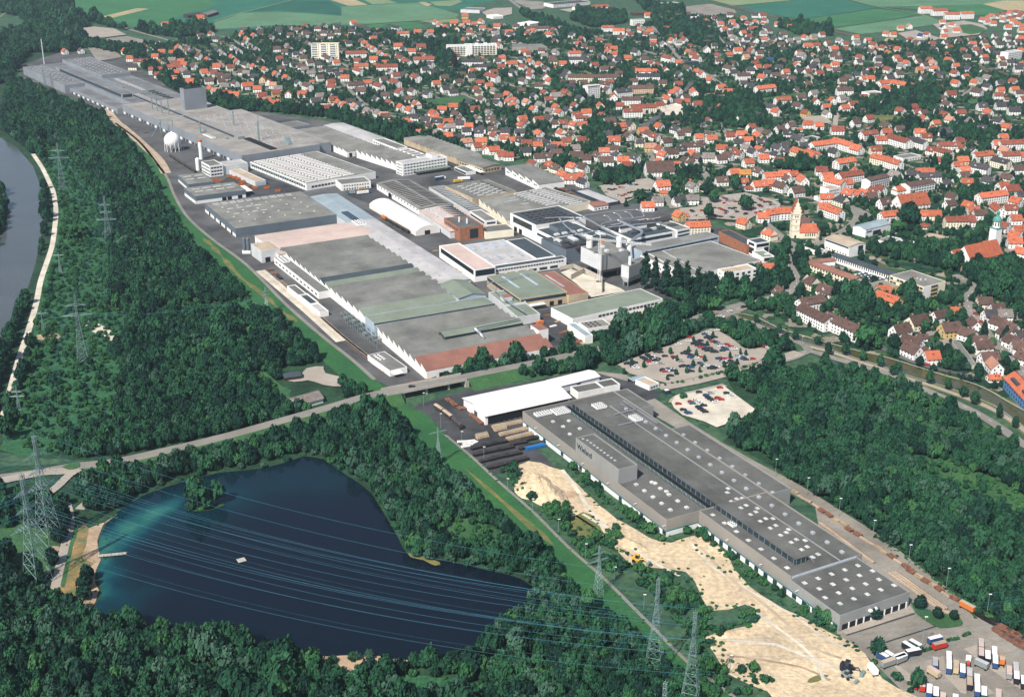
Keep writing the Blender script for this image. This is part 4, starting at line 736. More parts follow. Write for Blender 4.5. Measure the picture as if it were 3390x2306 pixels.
b=Bld('long_store','long low store with tan flat roof behind the orange containers',tL(450,540,6),tL(650,632,6),tL(530,527,6)); b.flat(6,'clad_light','roof_tan'); b.win('x1',b.row(3,1,b.W-1),0.1,3.4,4,'clad_blue','gate',off=0.02)
b=Bld('boiler_house','white three-storey boiler house with ribbon windows below the gas sphere',tL(235,475,14),tL(300,510,14),tL(370,480,14),cat='office building'); b.flat(14,'white_wall','roof_grey')
for r in range(3): b.win('x1',b.row(4,1,b.W-1),2+r*4,3,1.8,'glass_band'); b.win('y0',b.row(6,1,b.L-1),2+r*4,3,1.8,'glass_band')
b.flat(11,'clad_light','roof_pale',x0=2,x1=b.L-2,y0=b.W+0.02,y1=b.W+32)
m=MB(); p=tL(237,460); p=Vector((p.x,p.y,0)); m.lathe(0,0,[(2.4,0),(2.4,21),(2.4,21.01),(2.0,22)],'white_paint'); st=m.build('body',smooth=False); 
r=empty('chimney_stack',p); tag(r,'white round stack with orange top beside the boiler house','chimney'); st.parent=r; m=MB(); m.lathe(0,0,[(2.5,22),(2.5,25)],'box_orange'); m.build('cap',r)
p=tL(213,545); m=MB(); m.lathe(0,0,[(2.6,0),(2.6,14),(1.2,15.4)],'white_paint'); o=m.build('storage_silo',None,(p.x,p.y,0)); tag(o,'squat white silo left of the boiler house','silo')
# --- far works -------------------------------------------------------
b=Bld('strip_mill','enormous pale grey flat-roofed mill complex stretching towards the fields',tK(780,455,14),tL(605,470,14),W=110); b.occ(-425,432,-12,132)
b.flat(14,'clad_far','roof_light',0,400,4,110); b.flat(13.8,'clad_far','roof_light',132,396,110.02,128)
b.flat(8,'clad_far','roof_far',-205,-0.1,-4,18); b.flat(13,'clad_far','roof_far',-418,-205.1,-12,19.9); b.flat(12.6,'clad_far','roof_far',-425,-0.12,20,105)
b.flat(18,'clad_far','roof_far',-425,-232,57,104.9,z0=12); b.flat(17,'clad_far','roof_far',-360,-55,25,44,z0=11.6)
b.box('clerestory',-340,-60,24.7,24.95,12.6,16.6,'glass_band'); b.box('clerestory',-55,-54.8,26,43,12.6,16.6,'glass_band')
b.flat(17,'clad_far','roof_light',-54,313,40,49,z0=12.5); b.box('clerestory',-50,300,39.7,39.95,14,16.4,'glass_band'); b.box('roof_recess',314,391,47,55.5,13.3,14.6,'black')
b.flat(43,'clad_far','roof_far',82,96,60,93,z0=13,nw='tower_wall',nr='tower_roof'); b.box('roof_plant',85,93,64,89,42.2,43.6,'black')
b.box('plinth',-200,400,-0.1+4 if False else 3.86,4.02,0.0,3.6,'white_paint') if False else None
for k in range(40): b.box('window',4+k*9.8,10+k*9.8,3.86,4.05,0.6,3.8,'glass_band' if k%3 else 'white_paint')
for k in range(19): b.box('window',-200+k*10.4,-194+k*10.4,-4.14,-3.9,0.6,3.4,'white_paint' if k%2 else 'glass_band')
b.lights([(150+14*i,60+10*j+(i%2)*4) for i in range(16) for j in range(5) if not(60<150+14*i<100)],13.3,3.4,1.8,0.7,'skylight_grey'); b.lights([(-410+15*i,64+10*j) for i in range(12) for j in range(4)],17.3,2.6,2.0,0.6,'skylight_grey'); b.lights([(-405+18*i,-4+9*j) for i in range(10) for j in range(3)],12.3,2.6,2.0,0.6,'skylight_grey')
b.lights([(-215+9*i,74) for i in range(14)],11.9,2.0,7,1.2,'skylight','roof_ventilator'); b.lights([(-80+14*i,80) for i in range(6)],11.9,3,10,1.6,'roof_slate','roof_ventilator')
cooler(b,262,292,14,19,13.3,10,2); b.lights([(250,20),(300,30),(240,26)],13.3,4,3,2.0,'steel','roof_ventilator'); b.lights([(345+i*10,92-i*4) for i in range(4)],13.3,7,5,1.8,'steel','roof_ventilator')
b.box('silver_duct',-225,-130,52,55,12.4,15.0,'silver')
for k,(x,y,h) in enumerate(((60,26,24),(75,27,26),(95,26,24),(110,30,26),(230,72,26),(330,60,30),(-300,-8,28),(-262,-10,26),(250,16,22))): put('exhaust_pipe',boxmesh(1.2,1.2,h-6,'steel'),b.root,(x,y,6 if y<0 else 13)) if y>0 else put('exhaust_pipe',boxmesh(1.2,1.2,h,'steel'),b.root,(x,-14.5,0))
m=MB(); p=tL(690,400); m.lathe(0,0,[(0.7,0),(0.45,46)],'steel',8); o=m.build('chimney_mast',None,(p.x,p.y,0)); tag(o,'thin tall steel stack rising beside the shed skylight hall','chimney')
p=tA(302,440); m=MB(); m.lathe(0,0,[(1.0,0),(0.8,44)],'clad_light',8); o=m.build('chimney_mast',None,(p.x,p.y,0)); tag(o,'tall pale stack at the far end of the mill complex','chimney')
# gas sphere on legs
p=tA(1172,1030); r=empty('gas_sphere',(p.x,p.y+4,0)); tag(r,'white spherical gas tank on slanted legs beside the railway siding','gas tank')
m=MB(); R=10.2; zc=13.5; prof=[(R*math.sin(math.pi*k/16),zc-R*math.cos(math.pi*k/16)) for k in range(17)]; m.lathe(0,0,prof,'white_paint',28); m.build('tank_shell',r,smooth=True)
for k in range(12):
    a=2*math.pi*k/12; m=MB(); m.bar((R*1.02*math.cos(a),R*1.02*math.sin(a),0),(R*0.97*math.cos(a),R*0.97*math.sin(a),zc),0.35,'white_paint',6); m.build('leg',r)
m=MB()
for k in range(12):
    a=2*math.pi*k/12; c=2*math.pi*(k+1)/12; m.bar((R*math.cos(a),R*math.sin(a),1),(R*math.cos(c),R*math.sin(c),9),0.12,'white_paint')
m.build('leg_bracing',r); m=MB(); m.lathe(0,0,[(1.2,zc+R-0.1),(1.2,zc+R+1.2)],'white_paint',10); m.build('top_valve',r)
m=MB()
for k in range(13): z=0.8+k*1.6; a=0.2+k*0.11; m.bar((R*1.25*math.cos(a),R*1.25*math.sin(a),z),(R*1.25*math.cos(a+.11),R*1.25*math.sin(a+.11),z+1.6),0.2,'white_paint')
m.build('stair',r)
# gantry beside it
p=tK(1105,700); r=empty('ore_gantry',(p.x,p.y,0)); tag(r,'dark steel pipe gantry behind the white gas sphere','gantry'); m=MB()
for dx in (0,16): m.bar((dx,0,0),(dx,0,22),0.5,'steel')
m.bar((-3,0,22),(30,8,26),0.6,'steel'); m.bar((-12,-4,0),(2,0,22),0.5,'steel'); m.build('frame',r)
# ------------------------------------------------------------------ works buildings by the church side
b=Bld('pipework_hall','tall white hall with dark slate roof and black side window',tM(440,150,17),tM(640,245,17),W=58); b.flat(17,'white_wall','roof_slate'); b.box('window',6,b.L-8,-0.1,0.05,9,15,'glass'); b.lights([(8+8*i,10+7*j) for i in range(6) for j in range(6)],16.3,2.2,4.5,1.2,'dark_tile','roof_ventilator'); b.box('gate',8,14,-0.12,0.05,0,5,'black'); b.box('gate',18,24,-0.12,0.05,0,5,'black')
b.flat(13,'white_wall','roof_slate',x0=b.L+0.02,x1=b.L+34,y0=0,y1=46); b.box('window',b.L+2,b.L+32,-0.1,0.05,7.5,10,'glass_band'); b.box('roof_house',b.L+5,b.L+22,12,34,12.4,17.5,'clad_slate','roof_slate'); b.lights([(b.L+26,8+i*9) for i in range(4)],12.3,4,5,1.6,'clad_light','roof_ventilator')
b=Bld('grey_panel_block','dark grey panelled block with rooflights beside the white filter cubes',tM(770,370,14),tM(878,412,14),tM(985,395,14)); b.flat(14,'clad_slate','roof_slate'); b.lights([(8+11*i,8) for i in range(3)],13.3,6,7,1.5,'dark_tile','roof_ventilator'); b.box('window',2,b.L-1,-0.1,0.05,8,11,'glass_band'); b.box('plinth',b.L-.05,b.L+.1,0,b.W,0,3,'roof_tan')
b=Bld('foundry_hall','white-fronted hall with black roof crossed by thick silver exhaust pipes',tN(440,350,15),tN(795,286,15),tN(720,165,15)); b.flat(15,'white_wall','roof_slate'); FH=b; b.flat(13,'clad_slate','roof_slate',x0=-70,x1=-.02,y0=6,y1=b.W); b.occ(-70,b.L,0,b.W); b.lights([(-62+14*i,b.W*.3) for i in range(4)],12.4,9,8,2.4,'dark_tile','roof_ventilator'); b.lights([(-60+16*i,b.W*.68) for i in range(4)],12.4,5,12,1.6,'clad_light','roof_ventilator')
b.box('window',3,b.L-6,-0.1,0.05,10,13,'glass_band'); b.box('gate',b.L*0.7,b.L*0.8,-0.1,0.05,0,4.5,'black')
b.lights([(14+16*i,16) for i in range(4)],14.3,9,7,2.2,'roof_slate','roof_ventilator'); b.lights([(10+18*i,b.W-16) for i in range(4)],14.3,15,10,3.0,'dark_tile','roof_ventilator'); b.box('roof_house',4,b.L-20,b.W*0.45,b.W*0.52,14.2,18,'white_wall','roof_slate')
b.box('roof_house',b.L*0.55,b.L*0.9,b.W*0.3,b.W*0.35,14.2,16.4,'clad_light')
def pipe(pts,r,t=tN,z=18.5,par=None):
    P=smooth_line([t(x,y,zz) for x,y,zz in [(p+(z,) if len(p)==2 else p) for p in pts]],3.0); o=par.o; m=MB(); c,s=math.cos(-par.a),math.sin(-par.a)
    L=[Vector(((p.x-o.x)*c-(p.y-o.y)*s,(p.x-o.x)*s+(p.y-o.y)*c,p.z)) for p in P]; m.tube(L,r*.68,'silver',10); m.build('exhaust_pipe',par.root,smooth=True)
pipe([(80,185),(145,220),(215,262),(300,310),(400,372)],1.3,par=b); pipe([(345,210),(430,250),(525,295),(470,345),(405,400)],2.0,z=19,par=b); pipe([(70,310),(160,292),(230,300),(330,350)],0.9,par=b)
for q in ([(225,170),(262,178),(285,207)],[(305,150),(340,160),(365,190)],[(390,140),(425,150),(452,182)],[(480,125),(520,140),(542,176)],[(215,255),(222,232),(350,206),(545,178)],[(0,190),(120,165),(300,140),(480,125)],[(250,262),(500,238),(680,222)],[(350,268),(370,245),(440,232)]): pipe(q,0.8,par=b)
pipe([(820,195),(880,262),(960,312),(1060,362)],1.1,t=tM,par=b); pipe([(700,190),(850,185),(1010,190)],0.7,t=tM,par=b)
b=Bld('panel_office','narrow four-storey office with blue-patterned panels at the end of the pipework hall',tN(797,283,16),tN(895,262,16),W=45,cat='office building'); b.flat(16,'white_wall','roof_grey')
for r in range(4): b.win('y0',b.row(6,1,b.L-1),1.5+r*3.6,2.6,1.7,'glass_band')
def cube(name,label,A,B,D,H,z0):
    b=Bld(name,label,A,B,W=D,cat='filter house'); L,Wd=b.L,b.W; m=MB(); c=min(L,Wd)*0.22; zc=z0+5
    up_=[(0,0),(L,0),(L,Wd),(0,Wd)]; lo=[(c,c),(L-c,c),(L-c,Wd-c),(c,Wd-c)]
    for i in range(4):
        j=(i+1)%4; mt=('clad_light','clad','clad','clad_light')[i]
        m.poly([(*up_[i],zc),(*up_[j],zc),(*up_[j],H),(*up_[i],H)],mt); m.poly([(*lo[i],z0),(*lo[j],z0),(*up_[j],zc),(*up_[i],zc)],mt)
    m.poly([(*p,H-0.4) for p in up_],'roof_mid'); m.poly([(*p,z0) for p in lo][::-1],'clad'); m.build('hopper_body',b.root)
    b.box('undercroft',c+1,L-c-1,c+1,Wd-c-1,0,z0-0.02,'black')
    for x,y in ((c,c),(L-c,c),(c,Wd-c),(L-c,Wd-c)): put('leg',boxmesh(0.8,0.8,z0+1,'steel'),b.root,(x,y,0))
    return b
b=cube('filter_house','larger pale grey filter cube on legs beside the building pit',tM(985,408,24),tM(1140,478,24),30,24,4.5)
for x,y,r,h in ((5,6,2.9,34),(18,30,2.6,33)): m=MB(); m.lathe(x,y,[(r,23.5),(r,h)],'white_paint',14); m.build('silo',b.root)
b.lights([(12,16),(24,12),(30,24)],23.6,4,3,1.6,'clad_light','roof_ventilator')
b=cube('filter_house','smaller white filter cube on legs in front of the poplars',tN(365,548,20),tN(425,563,20),30,20,4)
m=MB(); m.lathe(5,6,[(1.4,19),(1.4,27)],'white_paint',12); m.build('chimney',b.root)
# cast hall with pink strip and arched skylights
b=Bld('arched_skylight_hall','hall with pale pink front strip and dark arched rooflights beside the brick building',tE(665,88,12),tE(905,252,12),W=95); L_=b.L; b.flat(12,'white_wall','roof_pink',y1=20.8); b.box('window',4,L_-2,-0.1,0.05,6.5,10.8,'glass'); b.box('window',L_-.05,L_+.1,1,20,5.5,11,'glass')
b.flat(9.2,'white_wall','roof_pale',x0=0,x1=L_*0.86,y0=21,y1=68,par=0.3); b.flat(9.0,'white_wall','roof_slate',x0=L_*0.86+.02,x1=L_-3,y0=21,y1=95,par=0.3); b.flat(10,'white_wall','roof_slate',x0=6,x1=L_*0.86,y0=68.02,y1=88,par=0.4)
b.lights([(14,28+i*11) for i in range(4)],8.9,13,3.2,1.1,'clad_blue'); b.lights([(50,28+i*11) for i in range(4)],8.9,11,3.2,1.1,'skylight_grey')
for k in range(24): b.box('window',L_-3.05,L_-2.88,23+k*2.9,25.2+k*2.9,6.2,7.6,'glass')
for k in range(6): b.box('window',L_-3.05,L_-2.88,23+k*11,31+k*11,1.2,3.6,'glass_band')
b=Bld('green_roofed_hall','hall with flat grey-green roof and dark window band beside the building pit',tE(990,298,10),tE(1215,455,10),tE(1520,395,10)); b.flat(10.5,'ochre_brick','roof_green',par=0.3); b.box('window',1,b.L-1,-0.12,0.05,6.8,9.6,'glass_band'); b.box('window',b.L-.05,b.L+.12,1,b.W-1,6.8,9.6,'glass_band'); b.lights([(b.L*0.35,12),(b.L*0.35,30)],10.15,34,2.2,0.4,'clad_blue'); b.box('canopy',b.L+.1,b.L+5,8,22,4.2,4.6,'roof_white'); b.win('x1',[30,38],0.1,4,4,'black','gate',off=.02)
m=MB(); m.tube([(b.L*0.36,-12,12.5),(b.L*0.3,10,12.6),(b.L*0.22,34,12.6)],0.45,'silver'); m.build('roof_pipe',b.root)
b.flat(8,'ochre_brick','roof_red',x0=6,x1=b.L+3,y0=b.W+.02,y1=b.W+19,par=0.2,nr='annex_roof',nw='annex_wall'); b.lights([(b.L*0.45,b.W+7)],7.8,36,2.0,0.4,'skylight_grey')
b=Bld('long_green_roof','long low hall with pale green flat roof and ribbon windows above the railway cutting',tE(1425,512,8),tE(1572,588,8),tE(2245,478,8)); b.flat(8.4,'white_wall','roof_green',par=0.25)
for k in range(16): b.box('window',b.L-.05,b.L+.12,26+k*3.9,29+k*3.9,4.6,6.4,'glass_band')
b.box('yellow_strip',b.L+6,b.L+6.4,40,74,0,2.4,'ochre_wall'); b.box('ramp',b.L+.3,b.L+6,34,78,0,1.6,'concrete')
b=Bld('gate_block','small white flat-roofed block with roof ventilators in front of the long green roof',tE(1612,608,9),tE(1675,652,9),tE(1770,578,9)); b.flat(9,'white_wall','roof_mid'); b.lights([(4+4*i,5+4*j) for i in range(3) for j in range(3)],8.3,1.4,1.4,0.8,'dark_tile','roof_ventilator'); b.box('window',b.L-.05,b.L+.1,2,b.W-4,4,6,'glass_band'); b.flat(7,'white_wall','roof_blue',x0=-6,x1=b.L+9,y0=-7,y1=-.02)
b=Bld('roof_house_hall','grey-green gabled hall end standing over the sawtooth hall beside the pale roof',tE(670,335,13),tE(800,432,13),tE(830,297,13)); b.gable(11,13.6,'clad_blue','roof_green',along='x')
b=Bld('link_roofs','stepped grey-green link roofs between green-roofed hall and sawtooth hall',tE(1000,400,9),tE(1200,560,9),W=20); b.flat(8.5,'clad_light','roof_green',x1=b.L*0.55); b.flat(7.5,'clad_light','roof_green',x0=b.L*0.55+.02); b.box('stair_head',b.L*0.3,b.L*0.42,3,11,8,11.5,'clad_light','roof_red'); m=MB(); m.tube([(-6,4,12),(b.L*0.5,2,12),(b.L,6,11)],0.6,'silver'); m.build('roof_pipe',b.root)
b=Bld('silver_cube_hall','silver-grey cube hall with dark gate beside the dike road',tD(1705,75,12),tD(1775,125,12),tD(1840,60,12)); b.flat(12,'clad_light','roof_tan',par=0.3); b.win('x1',[6],0.1,5,5,'black','gate',off=.02)
b=Bld('low_annex','long low white annex with grey roof along the sawtooth teeth',tD(1862,165,7),tD(2165,402,7),tD(1935,152,7)); b.flat(6.6,'white_wall','roof_grey',par=0.3); b.win('y0',b.row(12,2,b.L-2),2.6,5,1.4,'glass_band'); cooler(b,4,22,1.5,8,6.2,7,2)
b=Bld('low_store','low white store with black recessed roof beside the siding',tD(1950,360,5),tD(2150,520,5),tD(2000,345,5)); b.flat(4.8,'white_wall','roof_grey',x1=b.L*.42); b.flat(5.6,'white_wall','roof_slate',x0=b.L*.42+.02,x1=b.L*.8,par=1.4); b.flat(4.8,'white_wall','roof_pale',x0=b.L*.8+.02,x1=b.L+8)
b=Bld('transformer_house','low flat building with round white roof vents beside the switchyard',tE(178,830,5),tE(330,938,5),tE(300,810,5)); b.flat(5,'white_wall','roof_mid',par=.2); b.lights([(4+3.2*i,4+3.2*j) for i in range(4) for j in range(2)],4.75,1.6,1.6,.4,'white_paint','roof_vent'); b.win('x1',[4,9],1.4,2.4,1.4,'glass'); b.box('canopy',b.L+.1,b.L+5,1,9,3,3.3,'white_paint')
for k,(x,y) in enumerate(((1590,930),(1600,840))): p=tD(x,y)
p=tD(1665,140); r=empty('silo_group',(p.x,p.y,0)); tag(r,'dark twin silos on white base beside the silver cube hall','silo')
for k in range(2): m=MB(); m.lathe(3.6*k,0,[(1.7,3),(1.7,15),(.6,16)],'clad_slate',12); m.build('silo_body',r)
put('silo_base',boxmesh(8,4.5,3,'white_paint'),r,(1.8,0,0))
b=Bld('grey_hangar','very wide grey-roofed hall with raised rear strip beside the white tower office',tN(895,635,9),t42(1080,372,9),W=72); b.flat(9,'white_wall','roof_mid',par=.2); b.win('y0',b.row(9,2,b.L*0.5),3,5,2.2,'glass_band')
b.flat(12.5,'clad_blue','roof_mid',x0=2,x1=b.L+10,y0=b.W-.02,y1=b.W+18,par=.3,nw='raised_wall',nr='raised_roof'); b.box('clerestory',6,b.L+8,b.W-.2,b.W+.02,9.6,11.4,'glass_band')
b=Bld('link_hall','sloping grey roof strip between filter cubes and the wide grey hall',tN(520,425,10),tN(880,632,10),W=16); b.flat(9.6,'white_wall','roof_mid',par=.2)
b=Bld('tower_office','white four-storey office with square windows and tan roof behind the dark trees',t42(590,548,16),t42(1000,478,16),W=13,cat='office building'); b.flat(16,'white_wall','roof_tan',par=.9)
for r in range(4): b.win('y0',[b.L*(.2+.19*k) for k in range(5)],1.6+r*3.5,3,2,'glass'); b.win('x0',[9],2+r*3.5,2.4,.9,'glass')
b.flat(6,'white_wall','roof_grey',x0=-24,x1=-.02,y0=-3,y1=10); b.box('window',-23,-1,-3.1,-2.95,2,4.2,'glass_band')
b=Bld('slate_range','long dark slate-green range behind the wide grey hall',tN(1115,290,10),t42(870,165,10),W=13); b.flat(10,'brick','roof_slate')
b=Bld('glass_corner_block','white block with dark glazed corners beside the winding road',t42(998,142,14),t42(1185,112,14),W=14,cat='office building'); b.flat(14,'white_wall','roof_slate'); b.box('window',1,b.L*.95,-.1,.05,9.5,12.5,'glass'); b.box('window',b.L*.62,b.L*.95,-.12,.05,2,8.5,'glass'); b.win('x0',[7],10,9,2.4,'glass'); b.win('x0',[7],2,9,6,'glass')
b=Bld('glass_corner_block','lower white block with grey-green roof and dark windows beside the winding road',t42(1085,332,10),t42(1245,315,10),W=20,cat='office building'); b.flat(10,'white_wall','roof_green'); b.box('window',2,b.L-1,-.1,.05,5.6,8.8,'glass'); b.box('window',.5,b.L,-.12,.05,1,3,'glass_band'); b.lights([(9,8)],9.3,5,3,.8,'clad_light','roof_ventilator')
# the building pit with its tower crane
sheet('building_pit',up(tE,'1490,280 1560,255 1900,390 1930,410 1700,450 1600,360'),1.6,'pale_gravel',occ=4)
for t,s,h in ((tE,'1485,265 1580,250 1660,290',4),(tE,'1560,330 1650,285 1770,345 1770,420',5)):
    P=up(t,s)
    for i in range(len(P)-1):
        d=P[i+1]-P[i]; o=put('pit_wall',boxmesh(d.length,.7,h,'concrete'),None,((P[i].x+P[i+1].x)/2,(P[i].y+P[i+1].y)/2,1.5),math.atan2(d.y,d.x)); tag(o,f'pale concrete pit wall, {["short back","left back","inner left","long right"][i+(2 if h==5 else 0)] if i+(2 if h==5 else 0)<4 else "front right"} stretch at the building pit','wall','concrete walls of the building pit')
p=tM(1125,690); r=empty('tower_crane',(p.x,p.y,0)); tag(r,'white lattice tower crane standing in the building pit','crane')
def lattice(m,a,b,w,mt,n,rr):
    a=Vector(a);b=Vector(b);d=(b-a); x=d.orthogonal().normalized(); y=d.normalized().cross(x); C=[(x*s1+y*s2)*w/2 for s1,s2 in ((1,1),(-1,1),(-1,-1),(1,-1))]
    for c in C: m.bar(a+c,b+c,rr,mt)
    for i in range(n):
        p0=a+d*(i/n);p1=a+d*((i+1)/n)
        for k in range(4): m.bar(p0+C[k],p1+C[(k+1)%4],rr*.7,mt)
m=MB(); lattice(m,(0,0,0),(0,0,40),2.0,'white_paint',16,.16); m.build('mast',r); m=MB(); lattice(m,(-12,4,40.5),(44,-16,40.5),1.5,'white_paint',22,.14); m.bar((0,0,47),(30,-11,41.2),.1,'white_paint'); m.bar((0,0,47),(-11,3.6,41.2),.1,'white_paint'); m.bar((0,0,40),(0,0,47),.3,'white_paint'); m.build('jib',r); put('counterweight',boxmesh(3,2,2.4,'concrete'),r,(-10.5,3.5,38.2)); put('cab',boxmesh(1.8,1.8,2.2,'box_orange'),r,(1.8,-1,38)); put('crane_base',boxmesh(5,5,1.6,'concrete'),r,(0,0,0))
# ------------------------------------------------------------------ town landmarks
b=Bld('village_church','cream church with orange roof and tall gabled tower',G(2647,790,0),G(2716,788,0),W=12,cat='church'); b.gable(6.5,13.5,'cream_wall','orange_tile',x1=b.L-4,ov=.5); b.win('y0',b.row(5,5,b.L-5),2.2,1.0,3.0,'glass')
m=MB(); ap=[(b.L-4+5.2*math.sin(math.pi*k/6),6-5.2*math.cos(math.pi*k/6)) for k in range(7)]; m.prism(ap,0,6.3,'cream_wall')
for k in range(6): m.poly([(*ap[k],6.2),(*ap[k+1],6.2),(b.L-4,6,12.6)],'orange_tile')
m.build('apse',b.root)
tw=[(-7.8,2),(-.2,2),(-.2,9.6),(-7.8,9.6)]; m=MB(); m.prism([(x,y) for x,y in tw],0,27.5,'cream_wall'); tb=m.build('tower_wall',b.root)
for z in (7,13,19,24): b.box('string_course',-7.95,-.05,1.85,9.75,z,z+.5,'ochre_brick')
for z,w in ((21.2,1.0),(16.2,.8),(10,.6)):
    for dx in ((-1.1,1.1) if z>20 else (0,)): b.box('belfry_window',-4+dx-w/2,-4+dx+w/2,1.88,2.0,z,z+2.0,'glass'); b.box('belfry_window',-7.92,-7.8,5.8+dx-w/2,5.8+dx+w/2,z,z+2.0,'glass')
b.box('portal',-5,-3,1.9,2.0,0,3,'dark_wood')
m=MB(); m.poly([(-7.8,2,27.5),(-.2,2,27.5),(-4,2,39)],'cream_wall'); m.poly([(-.2,9.6,27.5),(-7.8,9.6,27.5),(-4,9.6,39)],'cream_wall'); m.build('tower_gable',b.root)
for k,(dx,z) in enumerate(((-3.8,27.5),(-2.8,30.4),(-1.6,34),(1.6,34),(2.8,30.4),(3.8,27.5),(0,38.6))): b.box('gable_step',-4+dx-.35,-4+dx+.35,1.7,2.3,z,z+1.6,'cream_wall')
m=MB(); m.poly([(-8.3,2.3,26.6),(-8.3,9.9,26.6),(-4,9.9,39.4),(-4,2.3,39.4)][::-1],'orange_tile'); m.poly([(.3,2.3,26.6),(.3,9.9,26.6),(-4,9.9,39.4),(-4,2.3,39.4)],'orange_tile'); m.build('tower_roof',b.root)
b=Bld('parish_church','white church with steep orange roof and green copper domed tower',t52(1600,400,5),t52(2030,305,5),W=20,cat='church'); b.gable(6.5,18,'white_wall','orange_tile',ov=.6); b.win('y0',b.row(5,4,b.L-4),1.6,1.3,3.4,'glass'); b.win('x0',[5,8.5,12],3,1.0,2.4,'glass')
b.gable(6,13,'white_wall','orange_tile',x0=-8,x1=12,y0=10,y1=24,ov=.5,along='x',nr='side_roof',nw='side_wall')
p=G(3287,833); tx,ty=b.loc(p); m=MB(); m.prism([(tx-4,ty-4),(tx+4,ty-4),(tx+4,ty+4),(tx-4,ty+4)],0,24,'white_wall'); m.build('tower_wall',b.root); b.box('tower_cornice',tx-4.5,tx+4.5,ty-4.5,ty+4.5,24,24.8,'copper')
m=MB(); m.lathe(tx,ty,[(3.7,24.8),(3.5,31)],'white_wall',8); m.build('belfry',b.root)
for k in range(8): a=2*math.pi*(k+.5)/8; put('belfry_window',boxmesh(.25,1.1,3.2,'glass'),b.root,(tx+3.35*math.cos(a),ty+3.35*math.sin(a),26.4),a)
m=MB(); m.lathe(tx,ty,[(4.3,31),(4.2,31.6),(4.0,33),(3.0,34.6),(1.6,35.6),(1.4,36),(1.4,38.4),(1.9,38.8),(1.6,39.8),(.5,40.8),(.15,42),(.1,44.5)],'copper',12); m.build('onion_dome',b.root,smooth=True)
b=Bld('high_rise','cream yellow high-rise with white balcony bands at the town edge',t10(1905,600,26),t10(2285,600,26),W=15,cat='apartment block'); L_=b.L
for k,(y,h) in enumerate(((0,26),(-3,27),(-6,27.5))):
    x0,x1=k*L_/3,(k+1)*L_/3-.02; b.flat(h,'cream_wall','roof_tan',x0=x0,x1=x1,y0=y,y1=14+y)
    for r in range(8): b.box('balcony',x0+1.2,x0+L_/3*.62,y-1.3,y+.02,1.6+r*3.1,2.8+r*3.1,'white_paint'); b.box('window',x0+1.2,x0+L_/3*.62,y-.08,y+.04,2.9+r*3.1,4.4+r*3.1,'glass'); b.box('window',x0+L_/3*.75,x0+L_/3*.85,y-.08,y+.04,2.6+r*3.1,3.9+r*3.1,'glass')
b=Bld('care_home','long white six-storey slab with balcony grid among dark trees',t20(1440,625,19),t20(2115,605,19),W=15,cat='apartment block'); L_=b.L; b.flat(19,'white_wall','roof_pale'); b.flat(21,'white_wall','roof_pale',x0=L_*.36,x1=L_*.5,y0=-3,y1=8)
for r in range(5):
    for k in range(16):
        x=2+k*(L_-4)/16
        if L_*.34<x<L_*.5: continue
        b.box('window',x,x+(L_-4)/16*.72,-.1,.04,2.0+r*3.2,4.0+r*3.2,'glass'); 
    b.box('balcony_rail',1,L_*.34,-1.0,-.8,1.0+r*3.2,1.9+r*3.2,'cream_wall'); b.box('balcony_rail',L_*.51,L_-1,-1.0,-.8,1.0+r*3.2,1.9+r*3.2,'cream_wall')
b.lights([(L_*.6,7),(L_*.78,7)],18.3,6,5,3.2,'white_paint','roof_house')
b=Bld('tower_block','white six-storey flat-roofed tower block among trees beside brown terraces',t30(1030,1180,19),t30(1200,1160,19),W=13,cat='apartment block'); b.flat(19,'white_wall','roof_pale'); b.box('roof_band',-.15,b.L+.15,-.15,0,17.6,19.1,'roof_slate')
for r in range(6): b.win('y0',b.row(6,1,b.L-1),1.2+r*2.8,1.5,1.5,'glass'); b.win('x0',[4],1.2+r*2.8,1.2,1.3,'glass')
b=Bld('school','three-storey school with flat grey roof and yellow balustrade bands',t52(495,578,12),t52(955,737,12),t52(1270,664,12),cat='school'); b.flat(12,'cream_wall','roof_mid',par=.3)
for r in range(3):
    for k in range(10): b.box('window',1+k*b.L/10*.97,1+(k+.86)*b.L/10*.97,-.1,.05,1.9+r*3.6,3.7+r*3.6,'glass_band' if (k+r)%3 else 'white_paint')
    b.box('balustrade',.5,b.L-.5,-.16,.02,.6+r*3.6,1.8+r*3.6,'ochre_wall'); b.box('window',b.L-.05,b.L+.1,b.W*.36,b.W*.66,1.9+r*3.6,3.7+r*3.6,'glass_band'); b.box('balustrade',b.L-.05,b.L+.16,b.W*.36,b.W*.7,.6+r*3.6,1.8+r*3.6,'ochre_wall')
b.box('end_panel',b.L-.05,b.L+.08,0,b.W*.34,0,11.6,'white_wall'); b.lights([(b.L*.5,14),(b.L*.56,16),(b.L*.62,13),(b.L*.65,18)],11.7,1.4,1.4,.5); b.lights([(b.L*.35,16)],11.7,2,1.5,1.4,'brick','chimney')
b.flat(6,'ochre_wall','roof_mid',x0=-6,x1=12,y0=-28,y1=-1,par=.2); b.flat(5,'white_wall','roof_slate',x0=-34,x1=-6.02,y0=-22,y1=6,par=.2); b.lights([(-32+5*i,-18+5*j+(i%2)*2) for i in range(6) for j in range(5)],4.8,1.5,1.5,.4,'white_paint')
b=Bld('school_wing','two-storey wing with long dark red roof behind the brown cottages',tF(785,182,7),tF(1165,318,7),W=11,cat='school'); b.gable(6.4,8.4,'cream_wall','roof_red',ov=.7); b.win('y0',b.row(18,2,b.L-2),3.9,1.6,1.6,'glass'); b.win('y0',b.row(18,2,b.L-2),.9,1.6,1.6,'glass')
b=Bld('school_wing','short wing with bright red sheet roof behind the dark red wing',tF(880,195,6),tF(1040,180,6),W=9,cat='school'); b.gable(4.5,6,'white_wall','roof_red',ov=.6)
